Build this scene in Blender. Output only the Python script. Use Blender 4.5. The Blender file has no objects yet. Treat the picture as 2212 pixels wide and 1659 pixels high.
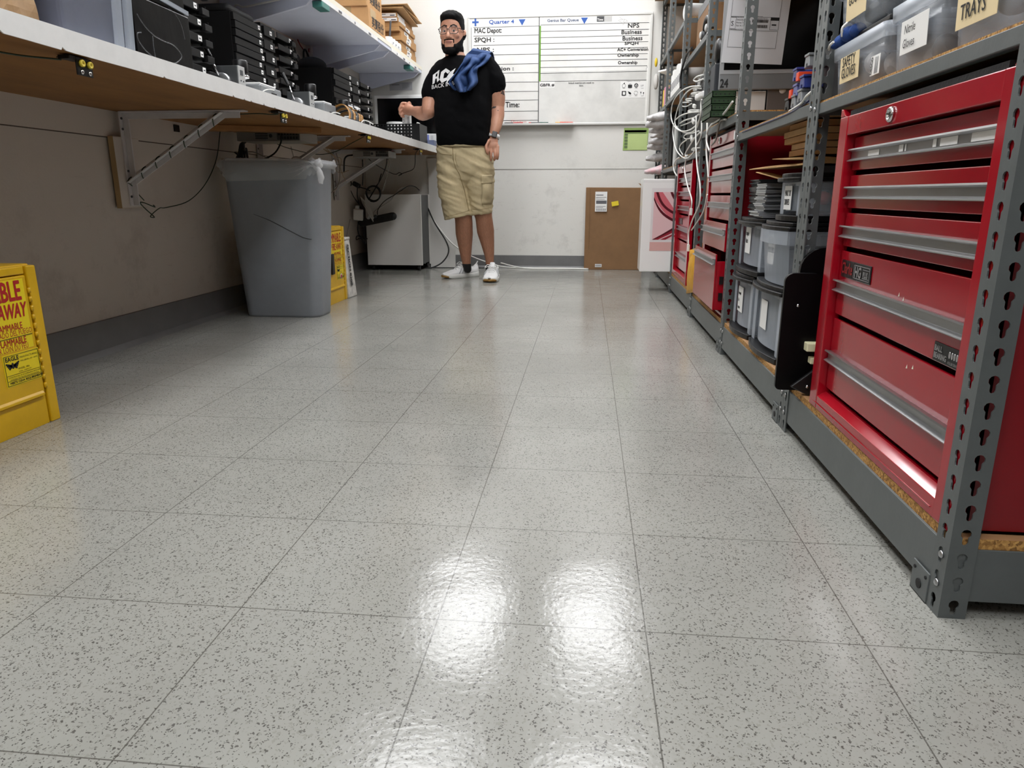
import bpy, bmesh, math, random
from mathutils import Vector, Matrix, Euler, noise
random.seed(7)
PI = math.pi
V = Vector
SC = bpy.context.scene
COL = SC.collection

# ---------------------------------------------------------------- camera model (pixels of the 2212x1659 photograph)
F_PX, CX, CY, CAM_H = 1534.0, 1106.0, 829.5, 0.609
PITCH = math.atan(409.5 / F_PX)
YAW = math.atan(164 / math.hypot(F_PX, 409.5))

def ray(u, v):
    a = (u - CX) / F_PX
    b = (CY - v) / F_PX
    z = b * math.cos(PITCH) - math.sin(PITCH)
    fw = math.cos(PITCH) + b * math.sin(PITCH)
    c, s = math.cos(YAW), math.sin(YAW)
    return V((a * c - fw * s, a * s + fw * c, z))

O = V((0, 0, CAM_H))
def atZ(u, v, z=0.0):
    d = ray(u, v); return O + d * ((z - CAM_H) / d.z)
def atX(u, v, x):
    d = ray(u, v); return O + d * (x / d.x)
def atY(u, v, y):
    d = ray(u, v); return O + d * (y / d.y)

# ---------------------------------------------------------------- mesh helper
class MB:
    def __init__(s):
        s.bm = bmesh.new()

    def face(s, pts, mi=0, smooth=False):
        f = s.bm.faces.new([s.bm.verts.new(p) for p in pts])
        f.material_index = mi
        f.smooth = smooth
        return f

    def hexa(s, p, mi=0):
        """p: 8 points, bottom loop then top loop"""
        vs = [s.bm.verts.new(q) for q in p]
        for ids in ((3, 2, 1, 0), (4, 5, 6, 7), (0, 1, 5, 4), (1, 2, 6, 5), (2, 3, 7, 6), (3, 0, 4, 7)):
            f = s.bm.faces.new([vs[i] for i in ids])
            f.material_index = mi
        return s

    def box(s, x0, x1, y0, y1, z0, z1, mi=0, m=None):
        p = [V(q) for q in ((x0, y0, z0), (x1, y0, z0), (x1, y1, z0), (x0, y1, z0), (x0, y0, z1), (x1, y0, z1), (x1, y1, z1), (x0, y1, z1))]
        if m is not None:
            p = [m @ q for q in p]
        return s.hexa(p, mi)

    def obox(s, c, size, rot=(0, 0, 0), mi=0):
        m = Matrix.Translation(V(c)) @ Euler(rot).to_matrix().to_4x4()
        a, b, d = size[0] / 2, size[1] / 2, size[2] / 2
        return s.box(-a, a, -b, b, -d, d, mi, m)

    def beam(s, p0, p1, w, h, up=(0, 0, 1), mi=0):
        """a bar of section w x h from p0 to p1"""
        p0, p1 = V(p0), V(p1)
        d = (p1 - p0).normalized()
        r = d.cross(V(up)).normalized()
        u = r.cross(d)
        q = []
        for base in (p0, p1):
            q.append([base + r * (a * w / 2) + u * (b * h / 2) for a, b in ((-1, -1), (1, -1), (1, 1), (-1, 1))])
        return s.hexa(q[0] + q[1], mi)

    def prism(s, pts, ext, mi=0, smooth=False):
        """polygon pts extruded by vector ext"""
        ext = V(ext)
        a = [s.bm.verts.new(V(p)) for p in pts]
        b = [s.bm.verts.new(V(p) + ext) for p in pts]
        n = len(pts)
        fs = [s.bm.faces.new(list(reversed(a))), s.bm.faces.new(b)]
        for i in range(n):
            f = s.bm.faces.new([a[i], a[(i + 1) % n], b[(i + 1) % n], b[i]])
            f.smooth = smooth
            fs.append(f)
        for f in fs:
            f.material_index = mi
        return s

    def rings(s, rings, mi=0, cap=True, smooth=True, closed=False):
        """loft through equal-length loops of points"""
        rs = [[s.bm.verts.new(V(p)) for p in r] for r in rings]
        n = len(rs[0])
        pairs = list(zip(rs, rs[1:]))
        if closed:
            pairs.append((rs[-1], rs[0]))
        for a, b in pairs:
            for i in range(n):
                f = s.bm.faces.new([a[i], a[(i + 1) % n], b[(i + 1) % n], b[i]])
                f.material_index = mi
                f.smooth = smooth
        if cap and not closed:
            for r, rev in ((rs[0], True), (rs[-1], False)):
                f = s.bm.faces.new(list(reversed(r)) if rev else r)
                f.material_index = mi
        return s

    def tube(s, pts, r, n=8, mi=0, cap=True, closed=False):
        pts = [V(p) for p in pts]
        m = len(pts)
        rr = r if isinstance(r, (list, tuple)) else [r] * m
        rings = []
        up = None
        for i, p in enumerate(pts):
            if closed:
                d = pts[(i + 1) % m] - pts[i - 1]
            else:
                d = pts[min(i + 1, m - 1)] - pts[max(i - 1, 0)]
            if d.length < 1e-9:
                d = V((0, 0, 1))
            d.normalize()
            if up is None:
                up = V((0, 0, 1)) if abs(d.z) < 0.9 else V((1, 0, 0))
            x = d.cross(up)
            if x.length < 1e-6:
                x = d.orthogonal()
            x.normalize()
            up = x.cross(d)
            y = up
            rings.append([p + x * (rr[i] * math.cos(t)) + y * (rr[i] * math.sin(t)) for t in [2 * PI * k / n for k in range(n)]])
        return s.rings(rings, mi, cap, True, closed)

    def cyl(s, p0, p1, r0, r1=None, n=20, mi=0):
        return s.tube([p0, p1], [r0, r0 if r1 is None else r1], n, mi)

    def lathe(s, c, prof, axis=(0, 0, 1), n=20, mi=0, cap=True):
        """prof: (radius, height) pairs"""
        a = V(axis).normalized()
        x = a.orthogonal().normalized()
        y = a.cross(x)
        c = V(c)
        return s.rings([[c + a * h + (x * math.cos(t) + y * math.sin(t)) * max(r, 1e-5) for t in [2 * PI * k / n for k in range(n)]] for r, h in prof], mi, cap)

    def ball(s, c, rx, ry=None, rz=None, n=14, mi=0, rot=None):
        ry = rx if ry is None else ry
        rz = rx if rz is None else rz
        R = Euler(rot).to_matrix() if rot else None
        rg = []
        for j in range(1, n):
            ph = PI * j / n
            r = []
            for k in range(2 * n):
                t = 2 * PI * k / (2 * n)
                q = V((rx * math.sin(ph) * math.cos(t), ry * math.sin(ph) * math.sin(t), -rz * math.cos(ph)))
                r.append(V(c) + (R @ q if R else q))
            rg.append(r)
        return s.rings(rg, mi)

    def build(s, name, mats, parent=None, bev=0, seg=2, solid=0, sub=0, local=False):
        bmesh.ops.recalc_face_normals(s.bm, faces=s.bm.faces)
        me = bpy.data.meshes.new(name)
        s.bm.to_mesh(me)
        s.bm.free()
        return link(name, me, mats, parent, bev, seg, solid, sub)

def link(name, me, mats, parent=None, bev=0, seg=2, solid=0, sub=0):
    o = bpy.data.objects.new(name, me)
    COL.objects.link(o)
    for m in (mats if isinstance(mats, (list, tuple)) else [mats]):
        me.materials.append(m)
    if parent is not None:
        o.parent = parent
        if parent.type == 'EMPTY':
            o.matrix_parent_inverse = (Matrix.Translation(parent.location) @ Euler(parent.rotation_euler).to_matrix().to_4x4()).inverted()
    if sub:
        md = o.modifiers.new('subd', 'SUBSURF'); md.levels = sub; md.render_levels = sub
    if solid:
        md = o.modifiers.new('solid', 'SOLIDIFY'); md.thickness = abs(solid); md.offset = 1 if solid > 0 else -1
    if bev:
        md = o.modifiers.new('bev', 'BEVEL'); md.width = bev; md.segments = seg; md.limit_method = 'ANGLE'; md.angle_limit = 0.6
    return o

def thing(name, label, cat, loc=(0, 0, 0), group=None):
    o = bpy.data.objects.new(name, None)
    COL.objects.link(o)
    o.location = loc
    o.empty_display_size = 0.05
    o['label'] = label
    o['category'] = cat
    if group:
        o['group'] = group
    return o

def tag(o, label, cat, group=None, kind=None):
    o['label'] = label
    o['category'] = cat
    if group:
        o['group'] = group
    if kind:
        o['kind'] = kind
    return o

def struct(o):
    o['kind'] = 'structure'
    return o

def dup(root, loc, label, rotz=None, group=None):
    def rec(o, par):
        c = o.copy()
        COL.objects.link(c)
        if par is not None:
            inv = o.matrix_parent_inverse.copy()
            c.parent = par
            c.matrix_parent_inverse = inv
        for ch in list(o.children):
            rec(ch, c)
        return c
    r = rec(root, None)
    r.location = loc
    if rotz is not None:
        r.rotation_euler = (0, 0, rotz)
    r['label'] = label
    if group:
        r['group'] = group
    return r

# ---------------------------------------------------------------- materials
def lin(c):
    c = c / 255.0
    return c / 12.92 if c <= 0.04045 else ((c + 0.055) / 1.055) ** 2.4

def rgb(r, g, b):
    return (lin(r), lin(g), lin(b), 1.0)

_M = {}
def M(name, col, rough=0.5, metal=0.0, var=0.0, vscale=8.0, bump=0.0, bscale=60.0, coat=0.0, emit=0.0, alpha=1.0, stretch=None, col2=None, spec=0.5, translucent=0.0):
    """a procedural material: base colour with noise variation (towards col2 when given) and noise bump"""
    if name in _M:
        return _M[name]
    m = bpy.data.materials.new(name)
    m.use_nodes = True
    nt = m.node_tree
    N, L = nt.nodes, nt.links
    b = N['Principled BSDF']
    c = rgb(*col)
    b.inputs['Base Color'].default_value = c
    b.inputs['Roughness'].default_value = rough
    b.inputs['Metallic'].default_value = metal
    b.inputs['Specular IOR Level'].default_value = spec
    if coat:
        b.inputs['Coat Weight'].default_value = coat
        b.inputs['Coat Roughness'].default_value = 0.12
    if emit:
        b.inputs['Emission Color'].default_value = c
        b.inputs['Emission Strength'].default_value = emit
    tc = mp = None
    if var or bump:
        tc = N.new('ShaderNodeTexCoord')
        mp = N.new('ShaderNodeMapping')
        L.new(tc.outputs['Object'], mp.inputs['Vector'])
        if stretch:
            mp.inputs['Scale'].default_value = stretch
    if var:
        nz = N.new('ShaderNodeTexNoise')
        nz.inputs['Scale'].default_value = vscale
        nz.inputs['Detail'].default_value = 6
        nz.inputs['Roughness'].default_value = 0.65
        L.new(mp.outputs['Vector'], nz.inputs['Vector'])
        cr = N.new('ShaderNodeValToRGB')
        cr.color_ramp.elements[0].position = 0.3
        cr.color_ramp.elements[1].position = 0.7
        d = rgb(*col2) if col2 else tuple(q * (1 - var) for q in c[:3]) + (1,)
        u = c if col2 else tuple(min(1, q * (1 + var * 0.5)) for q in c[:3]) + (1,)
        cr.color_ramp.elements[0].color = d
        cr.color_ramp.elements[1].color = u
        L.new(nz.outputs['Fac'], cr.inputs['Fac'])
        L.new(cr.outputs['Color'], b.inputs['Base Color'])
    if bump:
        nb = N.new('ShaderNodeTexNoise')
        nb.inputs['Scale'].default_value = bscale
        nb.inputs['Detail'].default_value = 4
        L.new(mp.outputs['Vector'], nb.inputs['Vector'])
        bp = N.new('ShaderNodeBump')
        bp.inputs['Strength'].default_value = bump
        bp.inputs['Distance'].default_value = 0.01
        L.new(nb.outputs['Fac'], bp.inputs['Height'])
        L.new(bp.outputs['Normal'], b.inputs['Normal'])
    if alpha < 1:
        tr = N.new('ShaderNodeBsdfTransparent')
        mx = N.new('ShaderNodeMixShader')
        lw = N.new('ShaderNodeLayerWeight')
        lw.inputs['Blend'].default_value = 0.35
        ma = N.new('ShaderNodeMath'); ma.operation = 'MULTIPLY_ADD'
        ma.inputs[1].default_value = 0.28
        ma.inputs[2].default_value = alpha
        ma.use_clamp = True
        L.new(lw.outputs['Facing'], ma.inputs[0])
        L.new(ma.outputs[0], mx.inputs['Fac'])
        L.new(tr.outputs[0], mx.inputs[1])
        L.new(b.outputs[0], mx.inputs[2])
        L.new(mx.outputs[0], N['Material Output'].inputs['Surface'])
    _M[name] = m
    return m

WHITE = M('white_laminate', (236, 236, 234), 0.35, var=0.06, vscale=14)
WPAINT = M('white_bracket_paint', (205, 203, 204), 0.4, var=0.1, vscale=20)
SHELFW = M('white_melamine', (216, 221, 236), 0.45, var=0.05, vscale=6)
CREAM = M('cream_edge_band', (238, 232, 214), 0.45)
BLACKP = M('black_plastic', (14, 14, 15), 0.38)
BLACKM = M('matte_black', (9, 9, 10), 0.6)
RUBBER = M('black_cable', (16, 16, 17), 0.5)
GREENC = M('green_cord', (26, 48, 26), 0.5)
WCABLE = M('white_cable', (225, 225, 220), 0.4)
GCABLE = M('grey_cable', (150, 146, 138), 0.5)
REDC = M('red_cord', (130, 30, 26), 0.5)
GREYM = M('grey_enamel', (135, 138, 140), 0.35, metal=0.3, var=0.08)
LGREY = M('light_grey_plastic', (190, 192, 190), 0.4)
DGREY = M('dark_grey_plastic', (62, 65, 68), 0.45)
STEEL = M('brushed_aluminium', (176, 177, 178), 0.32, metal=0.9, var=0.12, vscale=30, stretch=(1, .12, 1))
CHROME = M('chrome', (210, 210, 212), 0.12, metal=1.0)
YELSOCK = M('yellow_socket', (228, 205, 70), 0.35)
CARD = M('kraft_cardboard', (186, 142, 92), 0.75, var=0.10, vscale=12, bump=0.05, bscale=90)
CARDD = M('brown_cardboard', (134, 100, 66), 0.75, var=0.10, vscale=10)
KRAFT = M('kraft_envelope', (196, 158, 108), 0.7, var=0.12, vscale=20)
PAPER = M('white_paper', (238, 238, 236), 0.6)
PAPERG = M('grey_paper', (176, 177, 182), 0.6)
INK = M('black_ink', (22, 22, 24), 0.6)
INKG = M('grey_ink', (95, 95, 100), 0.6)
INKB = M('blue_ink', (32, 84, 166), 0.5)
INKR = M('red_ink', (178, 30, 32), 0.5)
REDP = M('red_enamel', (158, 12, 30), 0.16, coat=0.5, var=0.08, vscale=3, bump=0.012, bscale=30)
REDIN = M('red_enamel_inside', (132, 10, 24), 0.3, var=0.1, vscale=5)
RACKG = M('grey_rack_paint', (96, 101, 101), 0.42, metal=0.15, var=0.10, vscale=16, bump=0.02, bscale=120)
PLY = M('plywood_underside', (150, 104, 52), 0.6, var=0.3, vscale=5, col2=(122, 80, 36), stretch=(2.2, .5, 2), bump=0.05, bscale=20)
PINE = M('pine_batten', (160, 112, 62), 0.6, var=0.2, vscale=8, stretch=(.5, 3, 3))
YELLOW = M('yellow_cabinet_enamel', (224, 178, 14), 0.35, var=0.12, vscale=9, bump=0.03, bscale=50)
YELLAB = M('yellow_label', (240, 215, 22), 0.4)
TEAL = M('teal_plastic', (64, 128, 120), 0.4)
BLUEP = M('blue_plastic', (40, 52, 120), 0.35)
ORANGE = M('orange_plastic', (220, 70, 32), 0.4)
CREAMP = M('cream_plastic', (232, 228, 190), 0.4)
GLASSY = M('clear_plastic', (196, 204, 214), 0.18, alpha=0.15)
FROST = M('frosted_plastic', (190, 198, 208), 0.3, alpha=0.30)
FILM = M('thin_plastic_film', (235, 238, 240), 0.25, alpha=0.24, bump=0.25, bscale=30)
SCREEN = M('black_screen_glass', (3, 3, 4), 0.12)

def particle_board():
    m = bpy.data.materials.new('particle_board')
    m.use_nodes = True
    N, L = m.node_tree.nodes, m.node_tree.links
    b = N['Principled BSDF']
    tc = N.new('ShaderNodeTexCoord')
    vo = N.new('ShaderNodeTexVoronoi'); vo.inputs['Scale'].default_value = 260
    L.new(tc.outputs['Object'], vo.inputs['Vector'])
    cr = N.new('ShaderNodeValToRGB')
    cr.color_ramp.elements[0].color = rgb(112, 78, 38)
    cr.color_ramp.elements[1].color = rgb(206, 160, 92)
    e = cr.color_ramp.elements.new(0.5); e.color = rgb(168, 122, 64)
    sp = N.new('ShaderNodeSeparateColor')
    L.new(vo.outputs['Color'], sp.inputs[0])
    L.new(sp.outputs[0], cr.inputs['Fac'])
    L.new(cr.outputs['Color'], b.inputs['Base Color'])
    b.inputs['Roughness'].default_value = 0.8
    return m
CHIP = particle_board()
DECK = M('deck_board_face', (168, 128, 88), 0.6, var=0.15, vscale=8, stretch=(1, .3, 1))

# ---------------------------------------------------------------- writing
_F = {}
def text(s, p, right, up, size, mat, parent, name='lettering', shear=0.0, bold=0.0, align='LEFT', lift=0.0006, sx=1.0, spacing=1.0):
    """flat lettering whose baseline starts at p (lines separated by \\n)"""
    right, up = V(right).normalized(), V(up).normalized()
    nrm = right.cross(up)
    cu = bpy.data.curves.new('t', 'FONT')
    cu.body = s
    cu.size = size
    cu.shear = shear
    cu.align_x = align
    cu.space_character = spacing
    cu.resolution_u = 2
    cu.fill_mode = 'FRONT'
    tmp = bpy.data.objects.new('t', cu)
    me = bpy.data.meshes.new_from_object(tmp)
    bpy.data.objects.remove(tmp)
    bpy.data.curves.remove(cu)
    m = Matrix((right * sx, up, nrm)).transposed().to_4x4()
    m.translation = V(p) + nrm * lift
    me.transform(m)
    if bold:                     # heavier stroke: the letters repeated a little to each side
        vs = [v.co.copy() for v in me.vertices]; fs = [tuple(f.vertices) for f in me.polygons]
        v2, f2 = [], []
        for k, (a, b_) in enumerate([(0, 0)] + [(bold * math.cos(PI * q / 4), bold * math.sin(PI * q / 4)) for q in range(8)]):
            f2 += [tuple(i + len(v2) for i in f) for f in fs]; v2 += [c + right * a + up * b_ + nrm * (.00004 * k) for c in vs]
        me = bpy.data.meshes.new(name); me.from_pydata(v2, [], f2)
    me.name = name
    for f in me.polygons:
        f.material_index = 0
    me.materials.clear()
    return link(name, me, mat, parent)

def slab(mb, p, right, up, w, h, t=0.0008, mi=0, z=0.0):
    """thin sheet whose lower-left corner is p"""
    right, up = V(right).normalized(), V(up).normalized()
    n = right.cross(up)
    a = V(p) + n * z
    q = [a, a + right * w, a + right * w + up * h, a + up * h]
    mb.hexa(q + [k + n * t for k in q], mi)
    return mb

def sag(p0, p1, drop, n=14, side=(0, 0, 0)):
    p0, p1 = V(p0), V(p1)
    return [p0.lerp(p1, i / n) + V((0, 0, -drop)) * (4 * (i / n) * (1 - i / n)) + V(side) * (4 * (i / n) * (1 - i / n)) for i in range(n + 1)]

def smoothpath(pts, n=6):
    """Catmull-Rom through pts"""
    P = [V(p) for p in pts]
    P = [P[0] * 2 - P[1]] + P + [P[-1] * 2 - P[-2]]
    out = []
    for i in range(1, len(P) - 2):
        a, b, c, d = P[i - 1], P[i], P[i + 1], P[i + 2]
        for k in range(n):
            t = k / n
            out.append(0.5 * ((2 * b) + (c - a) * t + (2 * a - 5 * b + 4 * c - d) * t * t + (3 * b - a - 3 * c + d) * t ** 3))
    out.append(P[-2])
    return out

def cord(name, label, cat, pts, r, mat, group=None, n=6, parent=None, smooth=True):
    mb = MB()
    mb.tube(smoothpath(pts) if smooth else pts, r, n)
    o = mb.build(name, mat, parent)
    if parent is None:
        tag(o, label, cat, group)
    return o

ORD = ['lowest', 'second from the bottom', 'third from the bottom', 'fourth from the bottom', 'fifth from the bottom', 'sixth from the bottom', 'seventh from the bottom', 'eighth from the bottom', 'ninth from the bottom', 'tenth from the bottom']
# ================================================================ the room
WALLX, BACKY, CEIL = -1.885, 6.135, 2.8
RWALL = 1.17

def floor_material():
    m = bpy.data.materials.new('speckled_vinyl_tile')
    m.use_nodes = True
    N, L = m.node_tree.nodes, m.node_tree.links
    b = N['Principled BSDF']
    tc = N.new('ShaderNodeTexCoord')
    def math_(op, a, bb=None, clamp=False):
        n = N.new('ShaderNodeMath'); n.operation = op; n.use_clamp = clamp
        for i, q in enumerate((a, bb)):
            if q is None: continue
            if isinstance(q, (int, float)): n.inputs[i].default_value = q
            else: L.new(q, n.inputs[i])
        return n.outputs[0]
    def mix(f, a, c):
        n = N.new('ShaderNodeMix'); n.data_type = 'RGBA'
        L.new(f, n.inputs[0])
        for i, q in ((6, a), (7, c)):
            if isinstance(q, tuple): n.inputs[i].default_value = q
            else: L.new(q, n.inputs[i])
        return n.outputs[2]
    P = tc.outputs['Object']
    # domain-warped chips
    nz = N.new('ShaderNodeTexNoise'); nz.inputs['Scale'].default_value = 150; nz.inputs['Detail'].default_value = 2
    L.new(P, nz.inputs['Vector'])
    sub = N.new('ShaderNodeVectorMath'); sub.operation = 'SUBTRACT'; L.new(nz.outputs['Color'], sub.inputs[0]); sub.inputs[1].default_value = (.5, .5, .5)
    sc = N.new('ShaderNodeVectorMath'); sc.operation = 'SCALE'; L.new(sub.outputs[0], sc.inputs[0]); sc.inputs['Scale'].default_value = 0.010
    ad = N.new('ShaderNodeVectorMath'); ad.operation = 'ADD'; L.new(P, ad.inputs[0]); L.new(sc.outputs[0], ad.inputs[1])
    def chips(scale, thr, rad):
        vo = N.new('ShaderNodeTexVoronoi'); vo.inputs['Scale'].default_value = scale
        L.new(ad.outputs[0], vo.inputs['Vector'])
        s = N.new('ShaderNodeSeparateColor'); L.new(vo.outputs['Color'], s.inputs[0])
        pick = math_('GREATER_THAN', s.outputs[0], thr)
        r = math_('MULTIPLY', s.outputs[1], rad)
        inside = math_('LESS_THAN', vo.outputs['Distance'], r)
        return math_('MULTIPLY', pick, inside)
    dark = chips(290, 0.32, 0.52)
    mid = chips(210, 0.4, 0.55)
    tone = N.new('ShaderNodeTexNoise'); tone.inputs['Scale'].default_value = 2.2; tone.inputs['Detail'].default_value = 6
    L.new(P, tone.inputs['Vector'])
    ramp = N.new('ShaderNodeValToRGB')
    ramp.color_ramp.elements[0].position = .3; ramp.color_ramp.elements[0].color = rgb(143, 143, 137)
    ramp.color_ramp.elements[1].position = .7; ramp.color_ramp.elements[1].color = rgb(158, 158, 152)
    L.new(tone.outputs['Fac'], ramp.inputs['Fac'])
    c = mix(math_('MULTIPLY', mid, 0.35), ramp.outputs['Color'], rgb(118, 116, 108))
    c = mix(math_('MULTIPLY', dark, 0.85), c, rgb(72, 70, 66))
    # tile joints
    sx = N.new('ShaderNodeSeparateXYZ'); L.new(P, sx.inputs[0])
    def joint(o, off):
        t = math_('FRACT', math_('DIVIDE', math_('ADD', o, off), 0.3045))
        d = math_('MINIMUM', t, math_('SUBTRACT', 1.0, t))
        return math_('LESS_THAN', d, 0.0032)
    j = math_('MAXIMUM', joint(sx.outputs[0], 0.205 + 30.45), joint(sx.outputs[1], -0.607 + 30.45))
    c = mix(math_('MULTIPLY', j, 0.75), c, rgb(70, 68, 62))
    L.new(c, b.inputs['Base Color'])
    # roughness and the wavy polish of the wax
    n2 = N.new('ShaderNodeTexNoise'); n2.inputs['Scale'].default_value = 3; n2.inputs['Detail'].default_value = 5
    L.new(P, n2.inputs['Vector'])
    mr = N.new('ShaderNodeMapRange'); mr.inputs['To Min'].default_value = 0.11; mr.inputs['To Max'].default_value = 0.22
    L.new(n2.outputs['Fac'], mr.inputs['Value']); L.new(mr.outputs[0], b.inputs['Roughness'])
    b.inputs['Specular IOR Level'].default_value = 0.48
    n3 = N.new('ShaderNodeTexNoise'); n3.inputs['Scale'].default_value = 95; n3.inputs['Detail'].default_value = 2
    L.new(P, n3.inputs['Vector'])
    n4 = N.new('ShaderNodeTexNoise'); n4.inputs['Scale'].default_value = 7; n4.inputs['Detail'].default_value = 1
    L.new(P, n4.inputs['Vector'])
    hh = math_('ADD', math_('MULTIPLY', n3.outputs['Fac'], 0.10), math_('MULTIPLY', n4.outputs['Fac'], 0.5))
    hh = math_('SUBTRACT', hh, math_('MULTIPLY', j, 0.05))
    bp = N.new('ShaderNodeBump'); bp.inputs['Strength'].default_value = 0.5; bp.inputs['Distance'].default_value = 0.006
    L.new(hh, bp.inputs['Height']); L.new(bp.outputs['Normal'], b.inputs['Normal'])
    return m

def wall_material(name, base, dirt, amount, low_z):
    """painted plasterboard with scuffs that get denser low down (shoe and trolley marks)"""
    m = bpy.data.materials.new(name)
    m.use_nodes = True
    N, L = m.node_tree.nodes, m.node_tree.links
    b = N['Principled BSDF']
    tc = N.new('ShaderNodeTexCoord')
    n1 = N.new('ShaderNodeTexNoise'); n1.inputs['Scale'].default_value = 5; n1.inputs['Detail'].default_value = 9; n1.inputs['Roughness'].default_value = .75
    L.new(tc.outputs['Object'], n1.inputs['Vector'])
    cr = N.new('ShaderNodeValToRGB')
    cr.color_ramp.elements[0].position = .52; cr.color_ramp.elements[0].color = (0, 0, 0, 1)
    cr.color_ramp.elements[1].position = .8; cr.color_ramp.elements[1].color = (1, 1, 1, 1)
    L.new(n1.outputs['Fac'], cr.inputs['Fac'])
    # long thin scratches
    mp = N.new('ShaderNodeMapping'); mp.inputs['Scale'].default_value = (2, 2, 14); mp.inputs['Rotation'].default_value = (.2, .25, .1)
    L.new(tc.outputs['Object'], mp.inputs['Vector'])
    n2 = N.new('ShaderNodeTexNoise'); n2.inputs['Scale'].default_value = 4; n2.inputs['Detail'].default_value = 8; n2.inputs['Roughness'].default_value = .8
    L.new(mp.outputs[0], n2.inputs['Vector'])
    cr2 = N.new('ShaderNodeValToRGB')
    cr2.color_ramp.elements[0].position = .60; cr2.color_ramp.elements[0].color = (0, 0, 0, 1)
    cr2.color_ramp.elements[1].position = .68; cr2.color_ramp.elements[1].color = (1, 1, 1, 1)
    L.new(n2.outputs['Fac'], cr2.inputs['Fac'])
    sx = N.new('ShaderNodeSeparateXYZ'); L.new(tc.outputs['Object'], sx.inputs[0])
    mr = N.new('ShaderNodeMapRange'); mr.inputs['From Min'].default_value = low_z; mr.inputs['From Max'].default_value = low_z * .5
    L.new(sx.outputs[2], mr.inputs['Value'])
    mx = N.new('ShaderNodeMath'); mx.operation = 'MAXIMUM'; L.new(cr.outputs[0], mx.inputs[0]); L.new(cr2.outputs[0], mx.inputs[1])
    mm = N.new('ShaderNodeMath'); mm.operation = 'MULTIPLY'; L.new(mx.outputs[0], mm.inputs[0]); L.new(mr.outputs[0], mm.inputs[1])
    mk = N.new('ShaderNodeMath'); mk.operation = 'MULTIPLY'; L.new(mm.outputs[0], mk.inputs[0]); mk.inputs[1].default_value = amount
    mix = N.new('ShaderNodeMix'); mix.data_type = 'RGBA'
    L.new(mk.outputs[0], mix.inputs[0]); mix.inputs[6].default_value = rgb(*base); mix.inputs[7].default_value = rgb(*dirt)
    L.new(mix.outputs[2], b.inputs['Base Color'])
    b.inputs['Roughness'].default_value = 0.6
    nb = N.new('ShaderNodeTexNoise'); nb.inputs['Scale'].default_value = 120
    L.new(tc.outputs['Object'], nb.inputs['Vector'])
    bp = N.new('ShaderNodeBump'); bp.inputs['Strength'].default_value = .12; bp.inputs['Distance'].default_value = .004
    L.new(nb.outputs['Fac'], bp.inputs['Height']); L.new(bp.outputs['Normal'], b.inputs['Normal'])
    return m

FLOORM = floor_material()
WALLL = wall_material('painted_wall_left', (198, 190, 180), (118, 106, 92), .45, .8)
WALLB = wall_material('painted_wall_back', (226, 225, 220), (150, 148, 142), .5, 1.15)
CEILM = M('ceiling_tile', (176, 176, 174), 0.8, var=0.06, vscale=30)
VBASE = M('grey_vinyl_base', (112, 112, 112), 0.45, var=0.12, vscale=9)

Y0 = -1.6
mb = MB(); mb.box(WALLX - .1, RWALL + .1, Y0 - .1, BACKY + .1, -.08, 0); struct(mb.build('floor', FLOORM))
mb = MB(); mb.box(WALLX - .1, RWALL + .1, Y0 - .1, BACKY + .1, CEIL, CEIL + .06); struct(mb.build('ceiling', CEILM))
mb = MB(); mb.box(WALLX - .1, WALLX, Y0 - .1, BACKY + .1, 0, CEIL); struct(mb.build('wall_left', WALLL))
mb = MB(); mb.box(WALLX, RWALL, BACKY, BACKY + .1, 0, CEIL)
WB = struct(mb.build('wall_back', WALLB))
mb = MB(); mb.box(RWALL, RWALL + .1, Y0 - .1, BACKY + .1, 0, CEIL); struct(mb.build('wall_right', M('painted_wall_right', (120, 118, 116), .7, var=.08)))
mb = MB(); mb.box(WALLX, RWALL, Y0 - .1, Y0, 0, CEIL); struct(mb.build('wall_front', M('painted_wall_front', (120, 118, 116), .7, var=.06)))
# vinyl cove base
mb = MB(); mb.prism([(WALLX, Y0, 0), (WALLX + .028, Y0, 0), (WALLX + .010, Y0, .02), (WALLX + .006, Y0, .13), (WALLX, Y0, .132)], (0, BACKY - Y0, 0))
struct(mb.build('baseboard_left', VBASE))
mb = MB(); mb.prism([(WALLX, BACKY, 0), (WALLX, BACKY - .022, 0), (WALLX, BACKY - .010, .018), (WALLX, BACKY - .006, .104), (WALLX, BACKY, .106)], (RWALL - WALLX, 0, 0))
struct(mb.build('baseboard_back', VBASE))
# wall seams: the upper plywood strip below the bench sits a little proud of the wall
mb = MB(); mb.box(WALLX, WALLX + .007, Y0, BACKY, .828, .928); struct(mb.build('trim_1', WALLL))
mb = MB(); mb.box(WALLX, WALLX + .0072, Y0, BACKY, .8245, .8278); struct(mb.build('trim_3', M('dark_seam', (84, 74, 64), .8)))
mb = MB(); mb.box(-1.12, .55, BACKY - .0025, BACKY, .81, .814, 0); struct(mb.build('trim_2', M('wall_seam', (170, 168, 162), .7)))

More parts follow.
